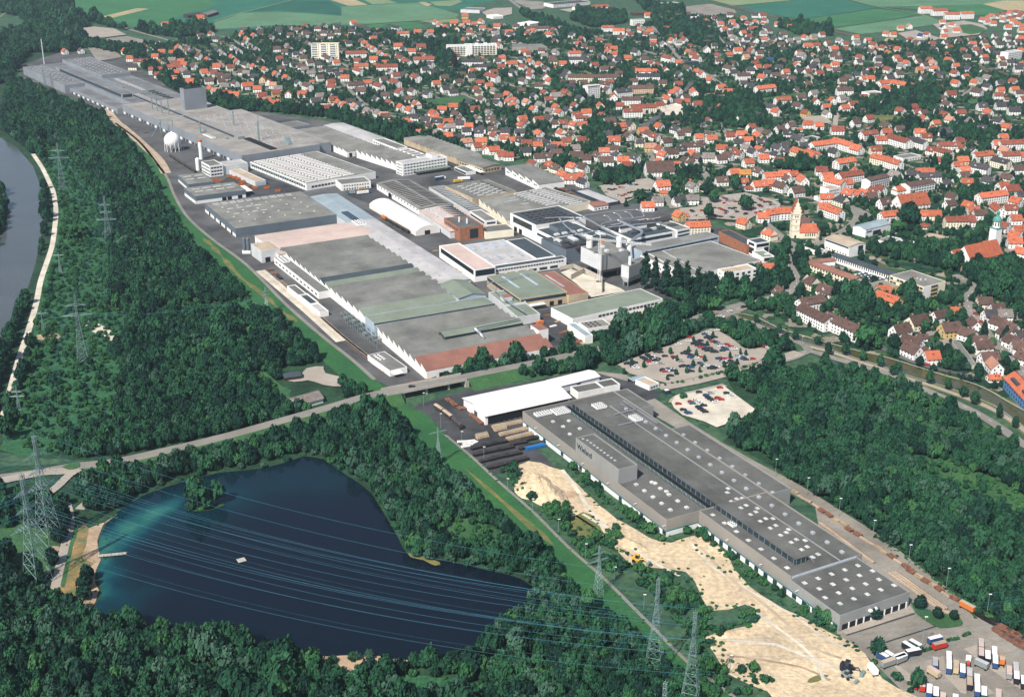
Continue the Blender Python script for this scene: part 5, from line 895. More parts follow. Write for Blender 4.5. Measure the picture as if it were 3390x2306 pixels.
b=Bld('school_wing','white school wing with long dark blue-grey roof',tF(1015,142,8),tF(1425,278,8),W=10,cat='school'); b.gable(5.8,8,'white_wall','roof_slate',ov=.5); b.win('y0',b.row(26,2,b.L-2),2.6,1.2,2.4,'glass')
b=Bld('white_school_block','white three-storey block with tan roof beside the church road',tF(968,28,12),tF(1135,88,12),tF(1205,52,12),cat='school'); b.gable(11,12.6,'white_wall','roof_tan',along='x',ov=.4); b.box('window',1,b.L-1,-.1,.05,8.4,10,'glass'); b.win('y0',b.row(8,2,b.L-2),1.4,1.6,1.2,'glass'); b.box('window',b.L-.05,b.L+.1,b.W*.55,b.W*.85,1,10,'glass')
b.flat(4.6,'white_wall','roof_slate',x0=-10,x1=16,y0=-22,y1=-12)
b=Bld('town_hall_wing','white modern building with ribbed grey-blue roof beside the road bend',t51(170,1532,9),t51(515,1445,9),W=16,cat='office building'); b.gable(8,10,'white_wall','roof_blue',ov=.3); b.box('window',b.L*.3,b.L*.6,-.1,.05,.6,5,'glass'); b.box('window',2,b.L*.25,-.1,.05,4.6,6,'glass_band'); b.box('clerestory',0,b.L,b.W,b.W+.2,6,8.6,'clad_blue')
for (lab,t,A,B,D,h) in (('flat grey-roofed white pavilion beside the excavation site',t52,(335,102),(525,142),(690,85),5.5),('lower white pavilion with flat dark roof beside the excavation site',t52,(555,152),(800,180),(960,132),5)):
    b=Bld('pavilion',lab,t(*A,h),t(*B,h),t(*D,h),cat='pavilion'); b.flat(h,'white_wall','roof_mid'); b.win('x1',b.row(4,1,b.W-1),1.4,2.6,2,'glass'); b.win('y0',b.row(4,1,b.L-1),1.4,2.2,2,'glass')
b=Bld('cube_office','white cube-shaped office with rows of small windows near the church tower',t41(1990,988,12),t41(2142,958,12),W=13,cat='office building'); b.flat(12,'white_wall','roof_tan')
for r in range(3): b.win('y0',b.row(7,1,b.L-1),1.4+r*3.4,1.2,1.4,'glass')
b.flat(4.5,'white_wall','roof_pale',x0=-14,x1=-.02,y0=-4,y1=8)
b=Bld('ribbon_office','long white office with three dark window ribbons and brown roof in the old town',t51(775,950,11),t51(1118,892,11),W=16,cat='office building'); b.gable(10.5,13,'white_wall','brown_tile',ov=.5)
for r in range(3): b.win('y0',b.row(9,1,b.L-1),1.6+r*3.0,2.6,1.4,'glass')
b=Bld('balcony_block','white block with blue-grey balconies and brown roof in the old town',t51(232,872,12),t51(498,812,12),W=12,cat='apartment block'); b.gable(11.5,13.4,'white_wall','brown_tile',ov=.5)
for r in range(4): b.win('y0',b.row(9,1,b.L-1),1.4+r*2.8,1.9,1.5,'glass'); b.box('balcony_rail',1,b.L-1,-1.1,-.9,.8+r*2.8,1.6+r*2.8,'clad_light')
for (nm,lab,t,A,B,Wd,h,wl,rf,g) in (('market_hall','large white market hall with dark blue roof and red edge',t30,(560,62),(1065,20),38,8,'white_wall','roof_slate',0),('market_hall','long market hall with orange tiled roof beside its car park',t30,(880,118),(1330,92),24,6,'white_wall','orange_tile',10),
  ('white_depot','white flat-roofed depot behind the brown-roofed pavilion',t30,(240,330),(400,305),34,7,'white_wall','roof_white',0),('brown_pavilion','broad brown-roofed pavilion beside the white depot',t30,(190,400),(515,390),22,5,'white_wall','brown_tile',9),
  ('ribbon_block','white office block with two window rows behind the orange terraces',t30,(1640,275),(1805,268),14,12,'white_wall','roof_grey',0),('grey_warehouse','grey flat warehouse on the edge of the fields',t20,(1620,130),(1880,140),42,7,'clad_light','roof_grey',0),
  ('white_warehouse','low white warehouse beside the gravel lot at the fields',t20,(2060,225),(2200,215),30,6,'white_wall','roof_white',0),('brown_school','cluster of flat brown school roofs among trees',t30,(0,640),(200,640),40,7,'clad_tan','roof_grey',0),
  ('brown_school','wide flat brown-grey school roof among trees',t30,(210,650),(480,640),42,6,'clad_tan','roof_mid',0),('workshop','white block with balconies at the end of the railway houses',t50,(2110,720),(2300,690),16,14,'white_wall','roof_pale',0),
  ('workshop','white workshop cube beside the builders yard',t40,(130,240),(265,235),14,8,'white_wall','roof_white',0),('depot_hall','grey depot hall at the top of the trading estate',t30,(2060,70),(2330,50),40,8,'white_wall','roof_grey',0),
  ('farm_barn','brown-grey farm barn among trees beside the fields',t10,(235,215),(430,190),16,6,'dark_wood','dark_tile',9),('farm_barn','tan-roofed farm barn beside the field track',t10,(505,205),(650,160),22,6,'dark_wood','grey_tile',9),
  ('petrol_station','dark glazed pavilion beside the main street',t40,(20,850),(220,840),14,5,'glass_band','roof_slate',0),('brown_hall','long brown sheds behind the ribbon-window office',t30,(1640,185),(1990,180),20,5,'dark_wood','brown_tile',7),
  ('flat_pavilion','modern flat grey pavilion beside the orange farm roofs',t50,(210,1270),(385,1250),16,7,'white_wall','roof_pale',0),('grey_depot','flat grey roofed depot beside the old town',t51,(680,570),(920,530),16,5,'white_wall','roof_grey',0),
  ('white_villa','white flat-roofed house with curved front at the garden hedge',t10,(1950,1440),(2200,1440),16,6.5,'white_wall','roof_tan',0),('blue_depot','flat roofed shop range behind the orange corner complex',t41,(1690,320),(1870,285),14,5,'white_wall','roof_grey',0),
  ('canteen','red-roofed office pavilion beside the works gate car park',t31,(1110,1230),(1310,1200),18,5,'white_wall','roof_red',6.4),('bicycle_shed','long flat grey shed roof behind the red-roofed pavilion',t31,(1290,1180),(1470,1150),62,4,'glass_band','roof_pale',0)):
    b=Bld(nm,lab,t(*A,h),t(*B,h),W=Wd,cat='building')
    if g: b.gable(h,g,wl,rf,ov=.6)
    else: b.flat(h,wl,rf)
    if wl=='white_wall':
        for r in range(int(h//3.4)): b.win('y0',b.row(max(3,int(b.L/4.5)),1,b.L-1),1.2+r*3.2,2.0,1.4,'glass')
    if lab.startswith('large white market'): b.box('red_edge',0,b.L,-.2,.02,7.2,8.05,'car_red')
b=Bld('garage_row','long flat row of garages beside the housing street',tF(1830,738,3),tF(1950,900,3),W=6,cat='garage'); b.flat(3,'concrete','roof_grey',par=.2)
b=Bld('blue_apartment_house','blue-walled apartment house with long orange roof beside the canal road',tF(2185,985,8),tF(2420,1240,8),W=14,cat='apartment block'); b.gable(8,13,'blue_wall','orange_tile',ov=.6); b.win('y0',b.row(14,2,b.L-2),5,1.3,1.6,'glass'); b.win('y0',b.row(14,2,b.L-2),1.6,1.3,1.6,'glass'); b.box('dormer',8,20,1.4,4,10,11.6,'roof_slate'); b.box('dormer',30,44,1.4,4,10,11.6,'roof_slate')
b=Bld('gatehouse','small flat gatehouse with carport roof beside the staff car park',tP(242,432,4),tP(312,408,4),W=15,cat='gatehouse'); b.flat(4,'white_wall','roof_tan'); b.win('y0',b.row(3,1,b.L-1),1.4,1.6,1.2,'glass')
b=Bld('bus_shelter','open carport with pale blue-grey roof beside the gatehouse',tP(125,398,3.4),tP(230,372,3.4),W=7,cat='shelter'); b.box('roof',0,b.L,0,b.W,3.1,3.4,'roof_blue'); b.box('back_wall',0,b.L,b.W-.2,b.W-.02,0,3.09,'black')
for x in (.3,b.L/2,b.L-.3): put('post',boxmesh(.2,.2,3.1,'steel'),b.root,(x,.3,0))
b=Bld('barrier_kiosk','tiny white kiosk at the entrance to the gravel car park',tP(358,470,3),tP(395,462,3),W=4,cat='kiosk'); b.flat(3,'glass_band','roof_white',par=.2)
b=Bld('forest_house','house with grey-brown roof and white gable in the wood beside the main road',tD(2035,1165,4),tD(2195,1120,4),W=14,cat='house'); b.gable(3.6,7,'white_wall','grey_tile',ov=.7); b.gable(3.6,6.4,'white_wall','grey_tile',x0=-14,x1=-.7,y0=2,y1=13,ov=.5); b.lights([(8,4),(16,5)],5.4,1.4,1.2,.8,'brick','chimney'); b.win('x1',[4,8,11],1,1.1,1.3,'glass')
b=Bld('forest_shed','dark-roofed shed beside the gravel court in the wood',tD(1935,985,3.4),tD(2045,970,3.4),W=9,cat='shed'); b.gable(3.2,4.8,'dark_wood','roof_slate',ov=.6)
sheet('gravel_court',up(tD,'1950,1005 2040,980 2090,925 2200,915 2210,960 2320,990 2320,1050 2200,1040 2100,1010 2000,1020'),.9,'lot',occ=4,edge=.6)
# ------------------------------------------------------------------ the town: houses as surveyed (x,y, roof colour + ridge + size)
HD={ (1,0):"40,24ol3 55,46rr 41,49bl 97,47or 103,53or 121,40gr 122,45dh 148,44dh 163,38dr 171,41bh 178,40ohs 200,39bh 209,35dr 226,37dl 227,44bh 208,45bh 184,47bh 163,48bh 173,54dh 137,51br 148,57br 159,63gr 101,58br 109,63gr 117,68gr 85,65gr 93,70gr 64,69dr 71,74gr 70,58rls 60,53dh 11,64or 22,67br 3,72ol 30,71dr 38,77br 50,81rr 2,82gh 14,84oh 6,88rh3 31,89br 63,90ol 45,98ol 81,92rl 90,84or 83,78or 102,88dr 113,91or 128,95or 143,101or 157,106or 97,98bh 103,100gh 58,99bl 66,103bh 22,101dh 6,99ol 18,96gh 5,107oh 26,111oh 52,110bl 75,106bl 69,111bl 73,118gl 125,108ov 133,112ov 114,105dh 104,117ol3 118,121oh 139,116ph 146,121gh 54,121or 61,124pl 68,127pr 77,127rh 86,130oh3 97,135rhs 124,130rl 143,127rl 160,128ov 179,128ol 123,137oh 131,137oh 138,141oh 147,140or 116,140ohs 155,71bh 170,74dl 180,79bl 189,85bl 148,80rl 157,86dl 168,88dl 200,88dl 210,77br 215,80br 225,85ol 182,95gl 191,100gl 215,97dl 228,102dl 203,106bl 173,113dr 186,117br4 218,112rl 192,111ohs 203,131gl 221,136rl 186,146gl 212,147rl 228,140or",
(2,0):"16,31ol 21,36bh 35,42dh 14,43dh 24,49dh 47,48dh 28,56br 62,56dr 8,49ohs 48,41ohs 75,38dr4 84,46oh4 104,44oh3 121,44oh 128,30or 134,34or 142,37or 153,32oh3 170,31oh3 181,33oh 190,29or 168,22oh3 157,40ov 164,36pr 192,38oh 202,41ohs 211,36oh3 140,48rv 77,63oh3 96,70oh 106,74ors 20,73rh5 38,64or 44,67or 53,73or 62,77or 44,81oh3 22,83rh 27,90oh4 60,86oh 47,88ohs 62,91rh5 23,96rr4 80,79rr4 89,84rr4 112,81rh5 5,106oh 114,95dl 125,100dl 74,103rl 85,102dr 101,105rr4 73,112rr4 51,117rr4 14,116bl 24,115bl 35,113ol 27,124bh3 47,135dr 60,130bh 78,126rr 96,124br 117,128dr 129,114ol 140,106bl 164,102bl 176,105dl 159,112bl 141,121dl 152,126dl 189,113rh 201,117ol 205,104rr5 178,84dh5 192,91dh4 212,83bl 228,87ol 188,126br 208,124gr 214,132bh 226,129or 190,135br 174,140dr 212,140dr 228,138or 91,135bh 65,140rr 102,142or3 81,146or 93,150or 137,149oh 152,145oh 125,154or 5,143or 13,139dh 25,143dr 18,145pr 36,151gr 50,154gr 182,149rh 200,154gr 58,157ph",
(3,0):"51,47or4 82,48dr3 130,38oh4 145,42oh4 185,21oh3 198,28oh 175,41or 187,43oh3 160,47rl 210,39rh 192,52bh 192,58oh 206,60gv 217,55or 226,58gh 89,60ol 98,63bh 107,67bl 138,67oh3 138,74oh 131,63rh 168,71dr3 212,79rr4 228,86or 180,81bh 190,86rr 199,89rr 209,95rv 178,97oh4 195,98or 185,104dh5 132,80dl 143,82dl 112,89rl 125,94bh 145,101bh 102,83dh 87,81dh4 85,73oh4 44,76gh 55,79bh 13,81dr 25,84or 2,87ol 37,88or 15,91rr 25,97rr 46,94br 69,87oh 60,92ohs 25,103rr 46,104rv 71,104dr 94,105bh5 129,105bh5 76,113bh4 97,113bh 127,115br4 15,110br 13,124bh 36,117bh 20,139pr 3,137or 3,144or 38,143gr 29,149or 60,146or 51,152gr 64,153or 70,141ohs 85,144rr 75,150dr 92,134dr 120,144ov 101,153oh 122,158rr 88,157rh 138,132ov3 151,125dl4 175,120bh5 162,136bh4 178,146rh5 164,152rh4 147,144rh 200,143rl 166,111bh 205,113bh 226,115rh 212,135or 219,127or 225,123or 208,131ors 229,140rr",
(4,0):"20,32dh 50,28dh 52,33oh 67,30oh 83,25or 72,35or 56,40ol 67,38dr 89,32rr 98,21dh 108,21rl3 99,30or 112,28rr 108,32ohs 129,33oh 147,37oh 36,46dv 30,38rhs 37,39gr 82,45ol 92,40rh 99,38ohs 113,38dh 117,42bl 64,46bl 70,52gr 86,54dl 100,55bv 113,54or 124,54dr 137,47bh3 145,56gl 155,54gl 166,51or 178,50gl 189,47rl 120,59br 134,61bh 112,64dr 81,61dl 95,62br 64,61dh 150,62dh 138,68dr 75,69oh3 63,75ol 48,76rr 10,62rhs 8,71or 16,75rr3 33,67gv3 87,74bh 86,78pl 102,80rl 118,82nh 135,84bh 155,82dh 170,63oh3 182,62rh 158,72rl 188,68bl 206,67oh3 221,60rl 223,67rr 208,72br 197,59rl 213,55gr 211,80bh 207,88oh 195,92oh 175,92dl 155,88ov 158,97dl 170,98rl 186,100rl 208,96bh 50,83bh 70,87br 98,87rl 115,92rh 102,92ol 132,92dr 92,96dh 63,93br4 140,98ol 115,100dh 127,103bh 139,106br 150,108br 82,103bh4 108,106or3 83,114dh 92,117dh 6,93br 20,98or 27,101ov 37,109or 15,125ov4 4,133bl 3,139ol 20,142rh 52,119ol 61,125oh 46,126ohs 66,130dr 52,134br 36,132pl 112,120ol5 136,136ol4 170,115bl3 217,110bh 226,106br 178,127gl 161,133bh 156,144br 181,138rv 167,154rr 203,137ov 196,146oh 216,134gl 220,147ol 196,155gv 220,123bh4 118,146dr4 127,152or",
(5,0):"98,12oh7 117,15oh7 134,20oh7 154,19oh7 176,27or 183,25or 188,22or 196,22rr 205,20rr 213,18or 222,17rr 230,19rr 190,32oh 204,27or 215,26rr 226,23rr 218,29or 210,37oh 222,33oh 229,36oh 228,41oh 182,30oh 64,38oh 76,36pv 54,47oh 45,46or 121,30oh 122,37dv 135,34or 140,42oh 124,43ol 123,50oh 92,49nr 100,47rr 3,51ol 4,58gl 20,55ol 27,61rr 12,66dr 28,67pl 40,65rr 49,64rhs 47,72ov 60,67or 9,78rr 7,84bl 34,83dh 58,79ol 62,83rl 72,86or 75,75bl 86,78bl 88,84bl 104,82rr 108,86pr 97,89bl 35,90br 46,95rr 65,90gr 16,100dh 3,102dh 14,107ol 23,107oh 62,101bl 90,95oh 115,101dl 139,90oh 155,94dr 178,98bl 182,106gr 171,110gr 152,105ol 165,112or 139,113or 114,113gh 116,120bh 200,113dh 217,111rr 182,118dr 168,125br3 219,122oh 200,123oh 197,130rh 225,127bh 230,135rl 119,134br 127,142br 65,129bh 64,135gr 28,131bh 13,133rh 84,131rhs 81,146rl 64,151rr 86,153rl 95,154bl 183,153or 146,154rh 175,145dh3 200,144dh3 218,151dh3 208,135rhs 107,60rh 126,58bl 143,56bl 159,54bl 176,51bl 193,49bl 210,46bl 226,50bl 178,58bl 194,57bl 209,53bl 223,57bl 199,61dh 214,61dh 162,60oh 181,65ol 150,69rr 171,73bl 178,78ol 166,68rh 197,74dr3 207,71ohs 201,81rl 213,85dh 226,90dh 229,86ohs 42,113ol4 67,115or5",
(2,1):"27,1bh 65,12ol 53,14ohs 60,1bh 89,7ol 98,2dh 114,5dh 130,8dh 145,8oh 160,11dh 173,14oh 190,17dh 205,19bh 223,21dh 162,4br 120,13br 137,15or 148,15gh 130,22gh 145,27ol 170,20dh 187,22dh 208,27rr 222,30oh 108,23oh 160,31dh3 170,35pl 190,34oh 184,41rl 197,45ov 207,46ol 217,53ol 227,54rh 209,10br 185,3br 203,4bh 221,6dr 127,1oh 88,16ghs",
(3,1):"14,4ol 12,13or 18,9rr 10,22dh 36,5rl 61,10bh 69,10rl 50,3br 90,2rl 100,2rhs 37,24or 52,26drs 67,23or3 84,12or 95,12oh 80,27dr 76,23ohs 74,34rh 94,33rl 104,34ohs 3,33ol 10,34dr 20,37rh 36,34bh 46,36dh 35,40oh 61,40oh 68,40ols 53,44dh 86,44gh 18,48dh 37,56bh 47,55bh 60,50bh 87,54bh3 100,58bh 116,54br 125,48oh 137,45bh 139,33oh3 142,53dr 128,61bh3 151,60oh 167,57dr 148,14ol 160,12dr3 158,27br 178,20ol 186,24br 194,28rr 200,14or 222,18dr 228,25bl 210,35bl 188,42ph 201,45rr 216,50bh3 205,53or 198,60ohs 229,46dl 174,36dh 28,65rr 52,67or 43,70bhs 60,71br 82,69or 96,70br3 116,77bv 69,80or 81,85oh3 95,82or 96,90dr 200,73bh6 204,94ol3 206,104ohs 198,115gh 184,122oh 227,115dl 227,135or 224,64ohs",
(4,1):"5,21bh 22,29oh 39,31oh 64,27rh 80,25oh 12,41bh4 53,44oh 103,21gl 115,24br 102,27or 88,33oh 76,36dh 107,36dh 66,47bh 87,43gr 132,18bl 147,13bl 170,11oh 185,13oh 159,18ohs 142,24dh 156,31dr3 210,19rh3 140,40dh 128,43dr 110,48br 104,46or 95,49dr 125,52dr 143,48dr 165,41dh 13,51or 20,56br 35,56gh3 5,61br 13,64br3 52,58bl 62,54br 75,51rr 110,57oh 89,63ol 130,62rl 102,75br 70,78ol3 84,78yh 53,88bh 82,90oh 125,81oh4 138,79oh 150,80ol 140,85br 118,91oh 104,94ol3 133,96br3 163,87ov3 155,102bl3 90,98rhs 117,97rhs 13,96gr 28,95gr 13,113gh 196,82ol 207,90or4 222,91ol 195,111oh 215,115dr3 226,105or 205,129or4 192,124oh 109,137oh 126,131ol4 142,130oh4 83,145or 20,149oh4 2,135ohs 227,80rl5 190,38ol5 218,37or5 165,51or5 178,52or4 220,62ol4",
(5,1):"21,3rl 3,9bl 44,13br 63,18bh 90,22oh 21,24rl4 45,22oh 38,32oh 62,32rr5 88,35dr4 112,10ol 107,16rhs 131,5pr 148,11gh 159,7gv 178,2bh 198,7dr 208,15or 175,17dh 203,29oh 198,38oh3 218,37rh5 206,47pr 213,53rh4 229,54ol 130,40rh4 145,43rr 107,47rr 123,49rr4 163,48dv 176,53ol4 148,60oh 142,67oh 151,74oh 172,70dr4 201,62dr4 223,72bh 5,45or3 30,46rh 38,58or4 55,63or4 3,75ov 57,81gr3 78,79dh 92,76oh 103,76oh 103,82dh4 127,91dh 150,81bl 154,90oh 144,100oh 62,100ol 28,103rr 37,100rr 5,106or 14,105or 24,110bh 42,118bl3 52,134ol4 78,118ol6 77,134or 94,134oh 110,134oh 131,120bl 157,122or 163,129oh 188,108ol5 172,133bh 183,88dr 209,84br 203,95ol 215,100rl3 221,116or 196,126ov4 213,126rh 140,142rh4 155,142rh3 220,140oh 225,155oh 204,150rr 228,108dh",
(4,2):"118,2or 175,68br3 195,80br3 174,94bl4 181,112br5 220,125br5 133,83bv3 111,50oh3",
(5,2):"40,79oh 47,90or4 86,121bl3 117,113bl 64,133bl3 131,131bl3 164,125bv 156,138br 80,150br3 93,142bhs 139,105ohs 178,95bh 195,104bh 205,112gh 198,123br 207,138bv 170,148bh 176,155bh 225,155bh 220,5or 219,13oh 229,27or 214,130br 186,112dh 228,142dr 217,148br"}
HD['F']="1690,845oh 2120,905pv 2112,985ohs 1560,800br3 1640,790bhs 2080,850bh 2320,850br"
HD['A']="200,235ol 1120,165ol 1355,130oh3 440,350or 550,345br 850,350or3 920,340dr 985,315dr 1020,335dr 1075,290dr 1100,355oh 985,372dh 885,398oh 1055,385oh 960,420rh4 905,455dh3 1085,425or 1060,475rh4 1185,460rh4 1245,440oh 1205,330or 1270,350rr 1320,455br 1240,490gh 1275,500br 1190,550ph 1290,565oh 1080,510rh 1130,525rh 1350,375rr 1410,412or 1475,455oh 1390,495ol 1450,500rl 1495,525bl"
DIM={'s':(8,6.5,2.8,5.2),'2':(12.8,9.8,5.6,10.2),'3':(15.5,10.8,6.0,11.4),'4':(25,11,8.2,12.2),'5':(38,12,8.6,12.6),'6':(34,21,7,17),'7':(32,13,11,15)}
RC=dict(o='orange_tile',r='red_tile',b='brown_tile',d='dark_tile',g='grey_tile',p='pink_tile',y='yellow_tile',n='blue_tile')
RN=dict(o='orange',r='dark red',b='brown',d='slate grey',g='pale grey-brown',p='pink',y='yellow-orange',n='dark blue')
OR=dict(l=24,r=-58,h=4,v=-84)
HOUSES=[]
for key,s in HD.items():
    t=T(*key) if isinstance(key,tuple) else dict(F=tF,A=tA)[key]; k=10 if isinstance(key,tuple) else 1
    for w in s.split():
        x,rest=w.split(','); n=0
        while n<len(rest) and rest[n].isdigit(): n+=1
        y,code=int(rest[:n]),rest[n:]; c,o=code[0],code[1]; z=code[2] if len(code)>2 else '2'
        p=t(float(x)*k,float(y)*k+(0 if k==1 else 0),DIM[z][2]*0.9); HOUSES.append([p,c,math.radians(OR[o]+random.uniform(-7,7)),z])
def house_meshes(z):
    Lh,Wh,he,hr=DIM[z]; x=Lh/2; y=Wh/2; m=MB()
    m.poly([(-x,-y,0),(x,-y,0),(x,-y,he),(-x,-y,he)],'white_wall'); m.poly([(x,y,0),(-x,y,0),(-x,y,he),(x,y,he)],'white_wall')
    m.poly([(x,-y,0),(x,y,0),(x,y,he),(x,0,hr),(x,-y,he)],'white_wall'); m.poly([(-x,y,0),(-x,-y,0),(-x,-y,he),(-x,0,hr),(-x,y,he)],'white_wall'); wall=m.mesh('wall')
    ov=0.7; k=(hr-he)/y; a=y+ov; za=he-k*ov; X=x+ov*.7; t=.28; m=MB(); r='orange_tile'
    m.poly([(-X,-a,za+t),(X,-a,za+t),(X,0,hr+t),(-X,0,hr+t)],r); m.poly([(X,a,za+t),(-X,a,za+t),(-X,0,hr+t),(X,0,hr+t)],r)
    m.poly([(-X,-a,za),(X,-a,za),(X,-a,za+t),(-X,-a,za+t)],r); m.poly([(X,a,za),(-X,a,za),(-X,a,za+t),(X,a,za+t)],r)
    for q in (-X,X): m.poly([(q,-a,za),(q,0,hr),(q,a,za),(q,a,za+t),(q,0,hr+t),(q,-a,za+t)],r)
    return wall,m.mesh('roof')
def hip_mesh(z):
    Lh,Wh,he,hr=DIM[z]; x=Lh/2+.7; y=Wh/2+.7; q=max(.5,x-y*.95); m=MB(); r='orange_tile'; z0=he-.25
    m.poly([(-x,-y,z0),(x,-y,z0),(q,0,hr),(-q,0,hr)],r); m.poly([(x,y,z0),(-x,y,z0),(-q,0,hr),(q,0,hr)],r); m.poly([(x,-y,z0),(x,y,z0),(q,0,hr)],r); m.poly([(-x,y,z0),(-x,-y,z0),(-q,0,hr)],r); m.poly([(-x,-y,z0),(-x,y,z0),(x,y,z0),(x,-y,z0)],r); return m.mesh('roof')
HM={z:house_meshes(z) for z in DIM}; HIP={z:hip_mesh(z) for z in DIM}
def omat(o,name):
    o.material_slots[0].link='OBJECT'; o.material_slots[0].material=M_[name]; return o
def pick_wall(c):
    u=random.random(); return 'white_wall' if u<.86 else ('cream_wall' if u<.96 else ('ochre_wall' if u<.985 else 'peach_wall'))
WN=dict(white_wall='white',cream_wall='cream',ochre_wall='ochre',peach_wall='peach')
WIN=boxmesh(1.15,.14,1.45,'glass'); DORM=None
def chimney_mesh():
    m=MB(); m.box(-.4,.4,-.35,.35,0,1.7,'brick'); m.box(-.5,.5,-.45,.45,1.7,1.9,'concrete'); return m.mesh('chimney')
CHM=chimney_mesh(); SKW=boxmesh(1.0,.9,.12,'glass')
def dormer_mesh():
    m=MB(); m.poly([(-1.2,-1.4,0),(1.2,-1.4,0),(1.2,-1.4,1.3),(0,-1.4,2.3),(-1.2,-1.4,1.3)],'white_wall'); m.poly([(1.2,-1.4,0),(1.2,1.4,0),(1.2,1.4,1.3),(1.2,-1.4,1.3)],'white_wall'); m.poly([(-1.2,1.4,0),(-1.2,-1.4,0),(-1.2,-1.4,1.3),(-1.2,1.4,1.3)],'white_wall')
    m.poly([(-1.5,-1.7,1.15),(0,-1.7,2.45),(0,1.8,2.45),(-1.5,1.8,1.15)][::-1],'brown_tile'); m.poly([(1.5,-1.7,1.15),(0,-1.7,2.45),(0,1.8,2.45),(1.5,1.8,1.15)],'brown_tile'); m.poly([(-.5,-1.45,.2),(.5,-1.45,.2),(.5,-1.45,1.2),(-.5,-1.45,1.2)],'glass'); return m.mesh('dormer')
DMM=dormer_mesh()
def build_house(p,c,a,z):
    Lh,Wh,he,hr=DIM[z]; sx=random.uniform(.88,1.12); sy=random.uniform(.92,1.08)
    big=z in '4567'; wl=pick_wall(c); hip=(not big and random.random()<.08)
    r=empty('apartment_block' if big else 'house',(p.x,p.y,0),a); r.scale=(sx,sy,1)
    omat(put('wall',HM[z][0],r,(0,0,0)),wl); rf=omat(put('roof',HIP[z] if hip else HM[z][1],r,(0,0,0)),RC[c])
    for k in range(3 if big else 1): put('chimney',CHM,rf,(Lh*(random.uniform(-.3,.3) if not big else -.35+.35*k),Wh*.08,hr-.5))
    cy=Vector((-p.x,-p.y)).normalized(); ux=Vector((math.cos(a),math.sin(a))); uy=Vector((-ux.y,ux.x))
    fx=1 if ux.dot(cy)>0 else -1; fy=1 if uy.dot(cy)>0 else -1; fl=max(1,int(he//2.6))
    n=max(2,int(Lh/(3.4 if z!='6' else 4)))
    for f in range(fl):
        for i in range(n): put('window',WIN,r,(Lh*((i+.5)/n-.5)*.92,fy*Wh/2,1.0+f*2.7))
    if not hip:
        for f in range(fl+1):
            for yy in ((-.25,.25) if f<fl else (0,)): put('window',WIN,r,(fx*Lh/2,yy*Wh,1.0+f*2.7),math.pi/2)
    k=(hr-he)/(Wh/2)
    if not hip and z in '234' and random.random()<.35:
        d=omat(put('dormer',DMM,rf,(random.uniform(-.25,.25)*Lh,fy*Wh*.26,hr-k*Wh*.26-1.0),0 if fy<0 else math.pi),wl); d.material_slots[1].link='OBJECT'; d.material_slots[1].material=M_[RC[c]]
    elif not hip:
        for q in range(random.choice((0,1,2,2)) if not big else 5):
            o=put('roof_window',SKW,rf,(random.uniform(-.38,.38)*Lh,fy*Wh*.22,hr-k*Wh*.22+.27)); o.rotation_euler=(-fy*math.atan(k),0,0)
    desc=f"{WN[wl]} {'long block' if big else ('cottage' if z=='s' else ('large house' if z=='3' else 'house'))} with {RN[c]} {'hipped roof' if hip else 'gable roof'}"
    THINGS.append((r,desc,'apartment block' if big else 'house','long blocks of the town' if big else 'houses of the town'))
# outlines keep trees away
for p,c,a,z in HOUSES:
    Lh,Wh=DIM[z][:2]; ux=Vector((math.cos(a),math.sin(a),0)); uy=Vector((-ux.y,ux.x,0)); P0=Vector((p.x,p.y,0))
    occupy([P0+ux*(sx*(Lh/2+1.2))+uy*(sy*(Wh/2+1.2)) for sx,sy in ((-1,-1),(1,-1),(1,1),(-1,1))],1)
    occupy([P0+Vector((-p.x,-p.y,0)).normalized()*7+ux*(sx*Lh*.35)+uy*(sy*Wh*.35) for sx,sy in ((-1,-1),(1,-1),(1,1),(-1,1))],8)
# infill: more roofs between the surveyed ones, where the town is thick
TOWN=up(tU,'500,95 560,70 700,62 960,75 1010,100 1040,60 1200,55 1400,70 1480,40 1620,20 1700,55 1830,100 1990,118 2060,95 2324,90 2324,560 2050,560 1900,560 1600,480 1500,460 1330,390 1180,360 1060,330 900,300 800,270 700,250 500,230 480,160')
def free(x,y,r=1,bad=None):
    i=int((x-GX0)/CS); j=int((y-GY0)/CS)
    if not(r<=i<GW-r and r<=j<GH-r): return False
    w=OCC[j-r:j+r+1,i-r:i+r+1]; return not np.any(np.isin(w,bad) if bad else w>0)
xs=[p[0] for p in TOWN]; ys=[p[1] for p in TOWN]; tries=0; added=0
while tries<5000 and added<300:
    tries+=1; x=random.uniform(min(xs),max(xs)); y=random.uniform(min(ys),max(ys))
    if y<1150 or not bool(inpoly(np.array([x]),np.array([y]),TOWN)[0]) or not free(x,y,4): continue
    c=random.choices('orbdg',(.14,.18,.32,.24,.12))[0]; a=math.radians(random.choice((24,-58,4,-58))+random.uniform(-8,8)); z=random.choices(('s','2','3'),(.3,.6,.1))[0]
    p=Vector((x,y,0)); HOUSES.append([p,c,a,z]); added+=1; occupy([(x-8,y-8),(x+8,y-8),(x+8,y+8),(x-8,y+8)],1)
small=[h for h in HOUSES if h[3] in 's23']; big=[h for h in HOUSES if h[3] in '4567']
small.sort(key=lambda h:-(DIM[h[3]][0]*DIM[h[3]][3])**.5/ h[0].length)
for h in big+small[:300]: build_house(*h)
